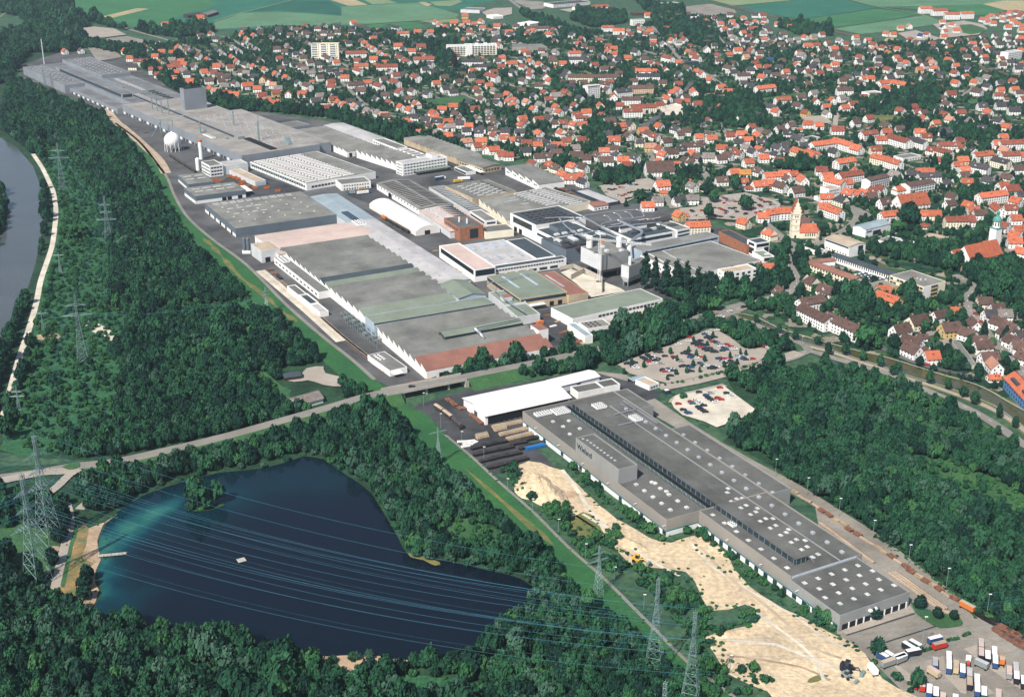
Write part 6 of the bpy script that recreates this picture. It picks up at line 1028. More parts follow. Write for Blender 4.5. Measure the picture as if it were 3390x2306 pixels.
# the remaining far roofs read as one carpet
m=MB()
for p,c,a,z in small[300:]:
    ca,sa=math.cos(a),math.sin(a); sc=random.uniform(.88,1.1); wl=pick_wall(c)
    for me,mt in ((HM[z][0],wl),(HM[z][1],RC[c])):
        i=len(m.v); m.v+=[((v.co.x*sc)*ca-v.co.y*sa+p.x,(v.co.x*sc)*sa+v.co.y*ca+p.y,v.co.z) for v in me.vertices]; k=m.m(mt)
        for f in me.polygons: m.f.append(tuple(i+q for q in f.vertices)); m.mi.append(k)
    Lh,Wh,he,hr=DIM[z]; uy=Vector((-sa,ca)); fy=1 if uy.dot(Vector((-p.x,-p.y)))>0 else -1; ux=Vector((ca,sa)); fx=1 if ux.dot(Vector((-p.x,-p.y)))>0 else -1
    def W_(x,y,zz): return (p.x+x*ca*sc-y*sa,p.y+x*sa*sc+y*ca,zz)
    for f in range(max(1,int(he//2.6))):
        for i in range(3):
            x=Lh*((i+.5)/3-.5)*.9; y=fy*(Wh/2+.08); z0=1+f*2.7; m.poly([W_(x-.6,y,z0),W_(x+.6,y,z0),W_(x+.6,y,z0+1.4),W_(x-.6,y,z0+1.4)],'glass')
        for yy in (-.22,.22): x=fx*(Lh/2+.08); y=yy*Wh; z0=1+f*2.7; m.poly([W_(x,y-.6,z0),W_(x,y+.6,z0),W_(x,y+.6,z0+1.4),W_(x,y-.6,z0+1.4)],'glass')
    m.poly([W_(-.4,.2,hr-.5),W_(.4,.2,hr-.5),W_(.4,.2,hr+1.2),W_(-.4,.2,hr+1.2)],'brick'); m.poly([W_(-.4,.2,hr+1.2),W_(.4,.2,hr+1.2),W_(.4,.9,hr+1.2),W_(-.4,.9,hr+1.2)],'brick')
o=m.build('distant_houses'); tag(o,'carpet of small white houses with orange, brown and grey roofs in the far town','houses',kind='stuff')
# ------------------------------------------------------------------ vegetation
def crown_mesh(name,seed,kind,leaf):
    rg=np.random.default_rng(seed); V=[];Fc=[];mi=[]
    if kind=='round':
        bl=[(0,0,.52,.62)]+[(.5*math.cos(a+seed),.5*math.sin(a+seed),.42+.1*rg.random(),.40+.14*rg.random()) for a in np.arange(0,6.28,1.05)]+[(.28*math.cos(a),.28*math.sin(a),.78+.08*rg.random(),.32+.1*rg.random()) for a in (seed,seed+2.1,seed+4.2)]; n=430; sz=.15
    elif kind=='poplar': bl=[(.03*math.cos(i*2.1),.03*math.sin(i*2.1),.1+.088*i,.06+.075*math.sin(math.pi*min(1,(i+2.5)/11.5))) for i in range(10)]; n=420; sz=.04
    elif kind=='conifer': bl=[(.03*math.cos(i*2.4),.03*math.sin(i*2.4),.08+.11*i,.46*(1-i/8.6)) for i in range(8)]; n=380; sz=.10
    elif kind=='shrub': bl=[(.55*math.cos(a+seed)*rg.random()**.5,.55*math.sin(a+seed)*rg.random()**.5,.22+.18*rg.random(),.28+.22*rg.random()) for a in np.arange(0,6.28,.8)]; n=300; sz=.15
    B_=np.array(bl); wts=B_[:,3]**2; wts/=wts.sum(); asp=.8 if kind in('round','shrub') else 1.0
    for _ in range(n):
        bx,by,bz,br=B_[rg.choice(len(B_),p=wts)]; d=rg.normal(size=3); d/=np.linalg.norm(d)
        if d[2]<-.45: d[2]*=-1
        p=np.array([bx,by,bz])+d*br*np.array([1,1,asp])*rg.uniform(.82,1.06)
        # skip leaves buried in a neighbouring clump
        if any(((p[0]-q[0])**2+(p[1]-q[1])**2+((p[2]-q[2])/asp)**2)<(q[3]*.72)**2 for q in bl): continue
        nn=d+rg.normal(size=3)*.45; nn/=np.linalg.norm(nn); a=np.cross(nn,[.3,.2,.93]); a/=np.linalg.norm(a); c=np.cross(nn,a); s=sz*rg.uniform(.6,1.25); i=len(V)
        for u,w in ((-1,-.6),(.2,-1),(1,.1),(.1,.9)): V.append(tuple(p+a*u*s+c*w*s))
        Fc.append((i,i+1,i+2,i+3)); mi.append(0)
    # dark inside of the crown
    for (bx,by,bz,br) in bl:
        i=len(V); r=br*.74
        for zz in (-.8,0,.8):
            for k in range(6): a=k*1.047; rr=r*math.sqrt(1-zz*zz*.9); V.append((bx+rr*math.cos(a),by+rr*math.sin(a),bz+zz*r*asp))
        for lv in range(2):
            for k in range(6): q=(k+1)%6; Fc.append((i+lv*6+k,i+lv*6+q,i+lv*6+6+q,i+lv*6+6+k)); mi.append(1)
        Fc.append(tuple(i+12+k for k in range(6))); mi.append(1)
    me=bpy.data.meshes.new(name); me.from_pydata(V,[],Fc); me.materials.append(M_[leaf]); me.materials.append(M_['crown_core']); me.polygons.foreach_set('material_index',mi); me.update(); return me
def trunk_mesh(h=.42,r=.05):
    m=MB(); m.lathe(0,0,[(r*1.5,-.02),(r,h*.3),(r*.7,h)],'bark',6)
    for a in (.4,2.4,4.6): m.bar((0,0,h*.75),(.28*math.cos(a),.28*math.sin(a),h*1.35),r*.4,'bark')
    return m.mesh('trunk')
CROWN={'round':[crown_mesh('crown',s,'round','leaf') for s in (1,2,3,4)],'dark':[crown_mesh('crown',s,'round','leaf_dark') for s in (5,6)],'grey':[crown_mesh('crown',7,'round','leaf_grey'),crown_mesh('crown',8,'round','leaf_grey')],
 'shrub':[crown_mesh('crown',9,'shrub','leaf'),crown_mesh('crown',10,'shrub','leaf_bright')],'poplar':[crown_mesh('crown',11,'poplar','leaf_dark')],'conifer':[crown_mesh('crown',12,'conifer','leaf_dark')],'bright':[crown_mesh('crown',13,'round','leaf_bright')],'purple':[crown_mesh('crown',14,'round','leaf_purple')]}
TRUNK=trunk_mesh(); KINDS=['round','dark','grey','shrub','bright','conifer']
FLAT=[(k,i) for k in CROWN for i in range(len(CROWN[k]))]
TR=[]   # (x,y,radius,height,kind)
def scatter(poly,step,rmin,rmax,mix,jit=.42,ok=None,hk=.98,clump=0.0,shrub_ok=True):
    xs=[p[0] for p in poly]; ys=[p[1] for p in poly]; gx,gy=np.meshgrid(np.arange(min(xs),max(xs),step),np.arange(min(ys),max(ys),step*.9)); gx[1::2]+=step/2
    gx=gx+RNG.uniform(-jit,jit,gx.shape)*step; gy=gy+RNG.uniform(-jit,jit,gy.shape)*step; k=inpoly(gx,gy,poly); X=gx[k];Y=gy[k]; n=len(X)
    ii=np.clip(((X-GX0)/CS).astype(int),0,GW-1); jj=np.clip(((Y-GY0)/CS).astype(int),0,GH-1); oc=OCC[jj,ii]; inside=(X>GX0)&(X<GX0+GW*CS)&(Y>GY0)&(Y<GY0+GH*CS)
    nz=np.sin(X*.021+1.3*np.sin(Y*.013))*np.cos(Y*.019+np.sin(X*.017)); ks=list(mix); ps=np.array([mix[q] for q in ks],float); ps/=ps.sum()
    for a in range(n):
        o=int(oc[a]) if inside[a] else 0
        if ok is None:
            if o not in (0,6): continue
        elif o not in ok: continue
        if clump and nz[a]<clump and RNG.random()<.75: continue
        kd=ks[RNG.choice(len(ks),p=ps)]; r=rmin*.8+(rmax*1.15-rmin*.8)*RNG.random()**1.2*(1+.35*nz[a])
        if o==6 and shrub_ok:
            if RNG.random()<.34: continue
            kd=ks[0] if RNG.random()<.10 else ('shrub' if RNG.random()<.85 else 'bright'); r=RNG.uniform(1.2,2.9)
        r*=1.45 if (kd in('round','dark','grey') and rmax>4 and RNG.random()<.07) else 1
        h=r*hk*RNG.uniform(.85,1.3)*(2.0 if kd!='shrub' else 1.5)
        TR.append((float(X[a]),float(Y[a]),float(r),float(h),kd))
WOOD=dict(round=.64,dark=.26,grey=.04,bright=.04,shrub=.02)
scatter(up(tU,'20,188 60,192 120,216 165,238 236,270 292,340 338,400 366,450 402,504 444,570 514,632 602,710 690,790 770,862 832,904 740,928 640,955 520,983 400,1008 260,1036 180,1040 120,1030 6,1006 14,950 32,880 69,755 96,645 122,562 131,482 114,410 84,358 40,322 0,295'),5.0,2.7,4.6,WOOD)
scatter(up(tU,'98,430 103,480 96,545 83,605 67,655 41,708 10,770 -20,850 -30,1000 6,940 40,812 78,690 101,600 120,520 122,470 106,412 86,372'),5.0,2.7,4.6,WOOD)
scatter(up(tU,'-60,395 8,432 14,470 10,510 -8,548 -80,660'),8,4,6,WOOD)
scatter(up(tU,'-20,1290 60,1322 120,1368 205,1400 330,1436 430,1446 520,1448 630,1498 700,1506 870,1508 1060,1502 1110,1462 1160,1412 1234,1352 1186,1308 1100,1284 1010,1262 934,1250 912,1212 878,1152 838,1100 740,1030 690,1024 600,1050 420,1080 330,1110 275,1150 225,1170 185,1150 180,1110 262,1062 400,1032 640,980 868,930 898,952 952,1018 1022,1088 1092,1148 1172,1218 1252,1298 1332,1378 1412,1448 1492,1508 1590,1590 1600,1700 -60,1760'),5.0,2.6,4.5,dict(round=.62,dark=.20,grey=.12,bright=.04,shrub=.02))
scatter(up(tH,'-60,160 60,200 200,230 340,240 430,280 450,420 420,560 350,700 330,820 200,830 -60,900'),6.0,2.6,4.4,dict(round=.6,dark=.3,grey=.1))
scatter(up(tU,'1645,862 1760,862 1830,852 1900,884 1960,934 2000,954 2100,994 2200,1034 2345,1095 2345,1470 2235,1396 2100,1296 1992,1212 1904,1152 1806,1100 1735,1042 1650,1000 1705,952 1725,905'),5.0,2.6,4.5,dict(round=.66,dark=.18,grey=.09,bright=.04,shrub=.03))
scatter(up(tU,'1770,850 1905,882 1965,932 2100,992 2345,1092 2345,1050 2262,985 2160,925 2045,880 1960,848 1900,832 1830,828'),5.2,1.9,3.6,dict(shrub=.45,round=.35,bright=.12,grey=.08))
scatter(up(tU,'-60,110 50,68 190,36 205,70 192,108 150,122 70,120 20,185 -60,210'),8.5,4,6.5,WOOD)
scatter(up(tA,'920,210 1000,165 1180,110 1250,90 1300,130 1420,150 1450,230 1220,260 1020,240'),8.5,4,6.5,WOOD); scatter(up(tA,'1380,55 1560,40 1640,85 1480,120'),9,4,6,WOOD)
scatter(up(tA,'0,0 480,10 560,130 740,170 900,220 800,200 540,140 520,240 260,230 120,110 0,100'),9,4.5,6.5,WOOD)
# belts by the bridge road and car parks
for s in ('995,862 1050,874 1190,862 1330,842 1362,832 1340,792 1240,806 1130,826','1345,772 1520,702 1590,692 1600,716 1440,770 1380,790','1352,800 1440,786 1600,728 1620,745 1440,812 1385,835 1360,820','1600,726 1680,742 1780,782 1812,800 1772,832 1700,804 1612,756','1500,668 1560,610 1640,640 1720,612 1790,560 1790,600 1740,650 1620,690 1540,690','880,900 1000,868 990,880 900,908'):
    scatter(up(tU,s),5.6,2.8,4.4,dict(round=.62,dark=.22,grey=.1,bright=.06),ok=(0,4) if s.startswith(('995','1345','1500')) else None)
scatter(up(tP,'330,530 450,520 560,470 780,430 790,440 600,470 470,540 420,500'),5.5,2,3.4,dict(shrub=.6,round=.4),ok=(0,4)); scatter(up(tP,'320,425 560,388 810,328 1035,270 1040,278 810,340 560,400 330,440'),3.2,1.2,1.8,dict(shrub=1),ok=(0,2,4))
# hedge between works and gardens
for s in ('425,232 500,250 640,258 760,272 905,322 1040,342 1060,325 900,300 780,262 640,240 500,225','150,118 210,110 280,125 420,225 435,205 300,112 180,95'): scatter(up(tU,s),6.5,3.0,5.2,dict(round=.6,dark=.3,conifer=.1),ok=(0,4))
# weeds and bushes round the sandy yard and along the hall
for t,s in ((tI,'1060,30 1140,20 1300,140 1310,250 1200,190'),(tI,'1340,280 1420,270 1560,330 1540,440 1450,400'),(tI,'1560,480 1720,500 1850,440 1940,500 1830,580 1640,560'),(tI,'1680,590 1800,620 1920,700 1900,760 1760,680'),(tI,'1930,590 2000,560 2010,600 1950,630'),(tI,'1540,10 1650,60 1800,230 1990,360 2110,450 2100,490 1960,400 1780,260 1620,110'),(tI,'2130,490 2200,470 2210,520 2140,530'),
  (tJ,'20,470 160,450 240,560 420,690 600,830 760,950 900,1040 1030,1120 1050,1165 900,1100 780,1000 560,850 380,720 200,560 100,500'),(tJ,'350,1020 480,1010 580,1050 420,1110 350,1090'),(tJ,'-50,1060 180,1010 190,1120 330,1110 300,1180 180,1230 60,1200'),(tJ,'380,1390 520,1380 640,1480 640,1520 480,1500'),(tJ,'1250,1290 1340,1300 1340,1370 1260,1360'),(tJ,'1400,1420 1560,1500 1660,1570 1560,1560'),(tI,'1960,700 2100,740 2200,740 2320,830 2320,1120 2150,960 2000,800'),(tJ,'0,1240 150,1300 260,1400 400,1520 500,1581 200,1581 60,1420'),(tI,'1240,200 1330,280 1520,480 1700,680 1760,700 1620,540 1420,330'),(tJ,'0,860 100,900 190,990 180,1030 0,1010'),(tJ,'850,1000 1000,1060 1050,1150 960,1110')):
    scatter(up(t,s),4.6,1.8,3.2,dict(shrub=.75,bright=.15,round=.1),ok=(0,4,1,2))
scatter(up(tU,'1820,1120 1990,1228 2120,1318 2235,1408 2250,1400 2120,1300 1990,1205 1830,1100'),5,1.6,2.8,dict(shrub=.8,round=.2),ok=(0,))
# town greenery
for s,st,a,c in (('500,95 560,70 700,62 960,75 1040,60 1400,70 1620,20 1830,100 2060,95 2345,90 2345,560 2050,560 1900,560 1600,480 1500,460 1330,390 1180,360 1060,330 900,300 800,270 700,250 500,230 480,160',7.2,1.3,3.0),('1800,560 2345,540 2345,900 2150,880 1950,800 1750,720 1800,620',7.6,1.6,3.4),('250,100 480,90 520,230 430,220 300,120',9.5,2,4)):
    scatter(up(tU,s),st,a,c,dict(round=.58,dark=.24,conifer=.10,bright=.06,grey=.02),ok=(0,),clump=-.05,hk=.95)
for t,s in ((tC,'150,700 330,670 520,720 570,800 520,880 350,870 160,790'),(tC,'1170,680 1330,690 1500,630 1750,580 1750,700 1600,760 1330,770 1180,760'),(tC,'1480,860 1600,820 1620,910 1500,900'),(tC,'1700,640 1760,600 1740,540 1620,560'),(tC,'1680,900 2060,850 2060,940 1800,960'),(tC,'600,1120 800,1090 1000,1120 960,1170 650,1160'),(tC,'1800,1330 2030,1300 2030,1380 1850,1400'),(tB,'1640,880 1700,820 1880,830 1900,900 1780,980 1660,960'),(tB,'1440,540 1660,640 1650,700 1540,660 1420,600'),(tB,'1750,1180 1960,1170 1980,1260 1830,1270 1720,1240'),(tB,'1600,60 1900,90 1940,160 1700,190 1560,140'),(tB,'2000,0 2330,60 2330,250 2200,300 2120,150'),(tB,'1220,100 1500,160 1720,250 1640,280 1380,200'),(tB,'540,290 780,300 760,440 680,420'),(tC,'0,130 180,160 260,330 130,330 0,260'),(tC,'620,180 720,170 1000,180 1010,250 780,240'),(tB,'250,850 500,860 470,980 330,950'),
   (tF,'440,370 560,310 700,250 740,330 700,380 480,460 160,475 240,430'),(tF,'1210,100 1600,110 1900,120 1880,280 1700,240 1340,170'),(tF,'1930,250 2330,215 2330,420 2230,500 2000,420 1960,330'),(tF,'1030,420 1230,430 1340,540 1280,610 1080,570'),(tF,'430,530 560,540 700,560 820,640 800,620 700,480 480,490'),(tF,'820,620 1200,740 1200,720 830,600'),(tF,'760,110 850,140 830,280 790,380 760,250'),(tF,'1490,400 1640,420 1640,480 1500,490'),(tF,'2240,480 2330,480 2330,640 2260,560'),(tF,'1770,820 1900,830 1910,960 1770,940')):
    scatter(up(t,s),6.6,2.8,4.8,dict(round=.65,dark=.28,conifer=.07),ok=(0,1,3,4) if t is tF else (0,3,4,8))
# willows and bushes hang over the lake shore; willow stand on the lake's landward bank
cen=Vector((sum(p.x for p in LKs)/len(LKs),sum(p.y for p in LKs)/len(LKs),0)); bc=tH(660,640)
for i,p in enumerate(LKs):
    if (p-bc).length<62: continue
    for k in range(2):
        if random.random()<.75: d=(Vector((p.x,p.y,0))-cen).normalized(); rr=random.uniform(1.4,3.4); TR.append((p.x+d.x*random.uniform(1,6),p.y+d.y*random.uniform(1,6),rr,rr*random.uniform(1.3,2.1),random.choice(('shrub','shrub','round','grey'))))
scatter(up(tI,'30,60 180,20 420,60 700,60 900,130 860,330 700,480 480,560 320,300 200,160'),6.5,2.6,4.4,dict(grey=1),ok=(0,6)); scatter(up(tI,'960,1180 1240,960 1400,800 1480,840 1300,1100 1150,1260'),6.5,2.4,4,dict(grey=1),ok=(0,6))
# ragged weedy margins
def margin(P,step,spread,rmin,rmax,prob=.7):
    L=[]
    for i in range(len(P)):
        a,b=P[i],P[(i+1)%len(P)]; n=max(1,int((b-a).length/step))
        for k in range(n):
            if random.random()<prob:
                q=a+(b-a)*((k+random.random())/n); rr=random.uniform(rmin,rmax); TR.append((q.x+random.gauss(0,spread),q.y+random.gauss(0,spread),rr,rr*random.uniform(.8,1.3),'shrub'))
margin(up(tU,'1320,1190 1405,1250 1440,1285 1560,1300 1610,1385 1690,1372 1720,1395 1700,1418 1622,1440 1610,1465 1655,1530 1740,1570'),1.6,2.6,.5,1.7); margin(up(tU,'1290,1075 1330,1120 1420,1190 1500,1230 1600,1212 1700,1330 1780,1382 1880,1432 1960,1482'),1.8,1.6,.5,1.5,.6)
margin(up(tI,'1530,360 1640,330 1760,400 1760,470 1640,520 1560,460'),1.2,3,.4,1.3); margin(up(tP,'400,560 430,512 600,482 780,440 1022,620 990,650 730,742 640,700 480,652'),2.4,1.2,.5,1.4,.5)
margin(up(tU,DR)[15:],3,1.5,.4,1.0,.5); margin(up(tH,'810,335 720,395 600,440 470,390 440,640 385,905 420,975 590,1008'),3,1.2,.4,1.0,.4); margin(up(tF,CU),2.5,1.5,.6,1.6,.6)
margin(up(tU,'1990,1210 2120,1310 2230,1400'),1.5,1.5,.6,1.6,.7)
# single trees one can point at
def tree(p,r,h,kind,desc,cat='tree',group=None,label=None,v=None,name='tree'):
    o=empty(name,(p[0],p[1],0),random.uniform(0,6.28)); cm=random.choice(CROWN[kind])
    tk=put('trunk',TRUNK,o,(0,0,0),0,(r*.9,r*.9,h*.75)); cr=put('crown',cm,o,(0,0,h*.12 if kind not in('shrub',) else -h*.02),0,(r,r,h*.88))
    if kind=='poplar': tk.scale=(h*.12,h*.12,h*.5); cr.scale=(h*.95,h*.95,h*1.0)
    if kind=='conifer': cr.scale=(r*1.7,r*1.7,h*.95)
    if label: tag(o,label,cat,group)
    else: THINGS.append((o,desc,cat,group))
    return o
for i,(x,y,h) in enumerate(((545,745,33),(622,760,30),(705,800,32),(785,805,33),(862,800,31),(950,840,30),(1000,850,27),(1050,850,17))):
    tree(tN(x,y),4,h,'poplar','',label=f'{["tallest dark poplar beside the white filter cube","second dark poplar from the white filter cube","third dark poplar from the white filter cube","fourth dark poplar from the white filter cube","fifth dark poplar from the white filter cube","sixth dark poplar, before the thick pair","poplar at the road end of the row","short conical tree ending the poplar row"][i]}',group='poplars beside the works')
tree(tF(610,975),8.5,20,'round','',label='large round lone tree between the two car park access roads'); tree(tF(1240,775),9,17,'bright','',label='pale green weeping willow beside the white canal houses'); tree(t20(1540,930),6,22,'purple','',label='tall dark copper beech behind the brown terraces'); tree(tF(1430,800),5.5,12,'dark','',label='round dark tree at the canal street corner')
for x,y,r,h,k,lb in ((1345,300,8,19,'round','largest tree on the small lake island'),(1480,265,5.5,13,'round','smaller tree on the small lake island'),(1300,305,4,7,'shrub','low bush on the edge of the lake island'),(1405,305,4,8,'round','middle tree between the two larger island trees'),(1370,310,3.5,5,'shrub','tiny bush at the foot of the largest island tree')): tree(tH(x,y),r,h,k,'',label=lb)
sheet('lake_island',up(tH,'1270,310 1330,295 1400,290 1490,272 1530,280 1480,300 1400,322 1320,325'),.5,'wood_floor',edge=.5)
for i,(x,y,r,h) in enumerate(((600,790,4,9),(580,850,4.5,9),(575,920,4.5,8))): tree(tH(x,y),r,h,'dark','',label=('far','middle','near')[i]+' tree of the dark bush clump on the beach',group='beach trees')
for x,y in ((497,620),(655,690),(762,735),(912,770),(985,835),(1103,835),(1220,872),(1340,915),(1460,945),(1430,970),(1675,1030),(1800,1070),(1905,1120),(1980,1170),(2145,1265),(2255,1330)): tree(tF(x,y),random.uniform(2.4,3.8),random.uniform(7,10),'round','small round tree on the canal path','tree','trees along the canal path')
for x,y in ((315,185),(392,210),(55,350),(200,310),(660,150),(557,300),(605,345),(785,310),(900,215),(440,265),(525,195),(700,95),(940,220),(875,290),(510,350),(825,245),(640,265),(435,360),(370,400),(560,120),(690,200),(580,230),(110,270)): tree(tP(x,y),random.uniform(1.1,1.8),random.uniform(4.5,6.5),'round','slender planted tree in the staff car park','tree','trees planted in the staff car park')
for x,y,r in ((1610,985,3.6),(1730,1050,3),(1840,1060,2.6),(1305,1060,3.2)): tree(tJ(x,y),r,r*2.1,'dark','round bush on the loading bay grass','tree','bushes at the loading bay')
for t,x,y,r,h,k in ((t41,420,1180,7,12,'round'),(t41,320,1060,8,12,'dark'),(t41,860,1290,9,15,'round'),(t41,350,1400,6,15,'round'),(t41,710,1000,7,16,'round'),(t41,800,1180,3,10,'conifer'),(t41,1240,340,4,15,'conifer'),(t51,740,1480,13,21,'round'),(t51,1090,700,6,18,'conifer'),(t51,1250,700,7,16,'round'),(t51,590,1570,7,11,'bright'),(t31,1745,1180,9,13,'round'),(t31,1548,1230,3,9,'conifer'),(t31,1080,400,5,14,'conifer'),(t40,1960,430,6,16,'conifer'),(t40,380,930,5,16,'conifer'),(t40,1220,1310,4,12,'conifer'),(t20,730,590,4,14,'conifer'),(t20,375,1300,4,18,'conifer'),(t42,430,1060,7,12,'bright'),(t52,2060,1480,5,14,'conifer'),(t52,1770,1390,4,13,'conifer')): tree(t(x,y),r,h,k,{'round':'big round green tree','dark':'dark round tree','conifer':'dark pointed conifer','bright':'light green tree'}[k]+' standing in the town','tree','single trees of the town')
# the largest forest trees are singled out, the rest is one mass of instances
def insight(x,y):
    d=Vector((x,y,-CAM_H)); c,s=math.cos(TILT),math.sin(TILT); dz=y*c+CAM_H*s; px=1695+F_PX*x/dz; py=1153+F_PX*(CAM_H*c-y*s)/dz; return -40<px<3430 and -40<py<2340
def app(t): return t[2]*t[3]/(t[0]**2+t[1]**2+CAM_H**2)
vis=[i for i,t in enumerate(TR) if insight(t[0],t[1]) and t[4]!='shrub' and t[2]>2.4]; vis.sort(key=lambda i:-app(TR[i])); solo=set(vis[:210])
KD={'round':'green tree','dark':'dark green tree','grey':'silvery willow','bright':'light green tree','conifer':'dark conifer'}
for i in solo: t=TR[i]; tree((t[0],t[1]),t[2],t[3],t[4],KD[t[4]]+' in the lakeside wood','tree','largest trees of the lakeside wood')
def mass(name,label,sel):
    me=bpy.data.meshes.new(name); me.from_pydata([(t[0],t[1],-.02*t[3] if t[4]=='shrub' else t[3]*.05) for t in sel],[],[])
    idx={k:[j for j,(kk,_) in enumerate(FLAT) if kk==k] for k in CROWN}
    at=me.attributes.new('kind','INT','POINT'); at.data.foreach_set('value',np.array([random.choice(idx[t[4]]) for t in sel],np.int32))
    at=me.attributes.new('size','FLOAT_VECTOR','POINT'); at.data.foreach_set('vector',np.array([(t[2]*(1.6 if t[4]=='conifer' else 1),t[2]*(1.6 if t[4]=='conifer' else 1),t[3]*.95) for t in sel],np.float32).ravel())
    at=me.attributes.new('turn','FLOAT','POINT'); at.data.foreach_set('value',RNG.uniform(0,6.28,len(sel)).astype(np.float32))
    o=link(bpy.data.objects.new(name,me)); tag(o,label,'trees',kind='stuff')
    ng=bpy.data.node_groups.new(name,'GeometryNodeTree'); ng.interface.new_socket('Geometry',in_out='INPUT',socket_type='NodeSocketGeometry'); ng.interface.new_socket('Geometry',in_out='OUTPUT',socket_type='NodeSocketGeometry')
    n=ng.nodes; l=ng.links; gi=n.new('NodeGroupInput'); go=n.new('NodeGroupOutput'); ip=n.new('GeometryNodeInstanceOnPoints'); j=n.new('GeometryNodeJoinGeometry')
    for ob in reversed(PROTO):
        oi=n.new('GeometryNodeObjectInfo'); oi.inputs['Object'].default_value=ob; oi.inputs['As Instance'].default_value=False; gt=n.new('GeometryNodeGeometryToInstance'); l.new(oi.outputs['Geometry'],gt.inputs[0]); l.new(gt.outputs[0],j.inputs[0])
    def attr(nm,ty):
        a=n.new('GeometryNodeInputNamedAttribute'); a.data_type=ty; a.inputs['Name'].default_value=nm; return a.outputs['Attribute']
    l.new(gi.outputs[0],ip.inputs['Points']); l.new(j.outputs[0],ip.inputs['Instance']); ip.inputs['Pick Instance'].default_value=True; l.new(attr('kind','INT'),ip.inputs['Instance Index']); l.new(attr('size','FLOAT_VECTOR'),ip.inputs['Scale'])
    cx=n.new('ShaderNodeCombineXYZ'); l.new(attr('turn','FLOAT'),cx.inputs['Z']); l.new(cx.outputs[0],ip.inputs['Rotation']); l.new(ip.outputs[0],go.inputs[0])
    md=o.modifiers.new('instances','NODES'); md.node_group=ng; return o
PROTO=[bpy.data.objects.new('crown_source',CROWN[k][i]) for k,i in FLAT]
rest=[t for i,t in enumerate(TR) if i not in solo]
def near(t): return t[1]<1150 or t[0]<-250
mass('riverside_forest','dense dark green riverside forest on both sides of the dike',[t for t in rest if near(t) and t[0]<120])
mass('park_forest','green mixed wood between the long hall and the canal road',[t for t in rest if near(t) and t[0]>=120])
mass('town_foliage','garden trees and hedges filling the gaps between the houses',[t for t in rest if not near(t)])
# ------------------------------------------------------------------ bridge
a_,b_=tU(872,908),tU(1053,872); d_=b_-a_; br=empty('road_bridge',(a_.x,a_.y,0),math.atan2(d_.y,d_.x)); tag(br,'flat concrete road bridge over the works railway yard','bridge'); BL=d_.length
put('deck',boxmesh(BL,11.5,1.0,'concrete'),br,(BL/2,0,5.1))
for s in (-1,1): put('parapet',boxmesh(BL,.35,1.1,'concrete'),br,(BL/2,5.55*s,6.1))
for x in (.22,.5,.78):
    for s in (-3.2,3.2): put('pier',boxmesh(1.4,1.4,5.1,'concrete'),br,(BL*x,s,0))
for x in (0,BL): put('abutment',boxmesh(3,12,5.1,'concrete'),br,(x,0,0))
# ------------------------------------------------------------------ vehicles
def car_meshes():
    out={}
    for c in ('white','red','dark','blue','silver','teal','green'):
        m=MB(); mt='car_'+c; pr=[(-2.15,.35),(2.15,.35),(2.2,.75),(1.9,.9),(.95,.98),(-1.5,.98),(-2.15,.9)]
        for y0,y1 in ((-.85,.85),):
            n=len(pr); i=len(m.v); m.v+=[(x,y0,z) for x,z in pr]+[(x,y1,z) for x,z in pr]; k=m.m(mt)
            for q in range(n): r=(q+1)%n; m.f.append((i+q,i+n+q,i+n+r,i+r)); m.mi.append(k)
            m.f.append(tuple(i+q for q in range(n))); m.mi.append(k); m.f.append(tuple(i+n+q for q in range(n))[::-1]); m.mi.append(k)
        for x in (-1.35,1.35):
            for y in (-.8,.62): m.box(x-.32,x+.32,y,y+.2,0,.62,'rubber')
        body=m.mesh('body'); m=MB(); lo=[(-1.75,-.8),(.95,-.8),(.95,.8),(-1.75,.8)]; hi=[(-1.2,-.66),(.25,-.66),(.25,.66),(-1.2,.66)]
        for q in range(4): r=(q+1)%4; m.poly([(*lo[q],.97),(*lo[r],.97),(*hi[r],1.42),(*hi[q],1.42)],'glass')
        m.poly([(*h,1.425) for h in hi],mt); out[c]=(body,m.mesh('cabin'))
    return out
CARM=car_meshes()
CN=dict(white='white',red='red',dark='black',blue='blue',silver='silver-grey',teal='turquoise',green='dark green')
def car(p,a,c,where,group,z=1.2):
    o=bpy.data.objects.new('car',CARM[c][0]); o.location=(p.x,p.y,z); o.rotation_euler=(0,0,a); o.scale=(1.1,1.1,1.1); link(o); put('cabin',CARM[c][1],o,(0,0,0)); THINGS.append((o,f'{CN[c]} car {where}','car',group)); return o
ca=math.radians(8)
def cars(t,s,c,where,group,ang,z=1.25):
    for w in s.split(): x,y=map(float,w.split(',')); car(t(x,y),ang+random.uniform(-.06,.06),c if c!='mix' else random.choices(('dark','blue','red','white','silver','green'),(.36,.14,.16,.16,.12,.06))[0],where,group,z)
g1='cars in the staff car park'; w1='in the staff car park'
cars(tP,'655,62 675,66 733,40 452,145 527,120 925,147 755,155 900,238 860,178 780,242 135,308 148,318 730,310 650,300 403,330 1105,165 1122,170 1143,175 265,285','white',w1,g1,ca)
cars(tP,'530,92 610,165 700,125 802,145 830,160 415,235 240,270 460,262 605,235 352,342 795,248 990,250 1045,148 1085,158 1162,180','red',w1,g1,ca)
cars(tP,'590,128 620,142 560,140 640,180 660,190 680,172 700,197 722,200 655,95 680,102 715,92 735,135 590,152 290,200 320,202 352,230 240,230 255,240 270,247 190,240 207,249 290,260 500,208 520,214 475,305 530,303 680,318 770,265 790,280 830,265 845,276 862,286 335,335 395,372 545,340 700,320 75,285 135,278 1182,190 575,130 605,136','dark',w1,g1,ca)
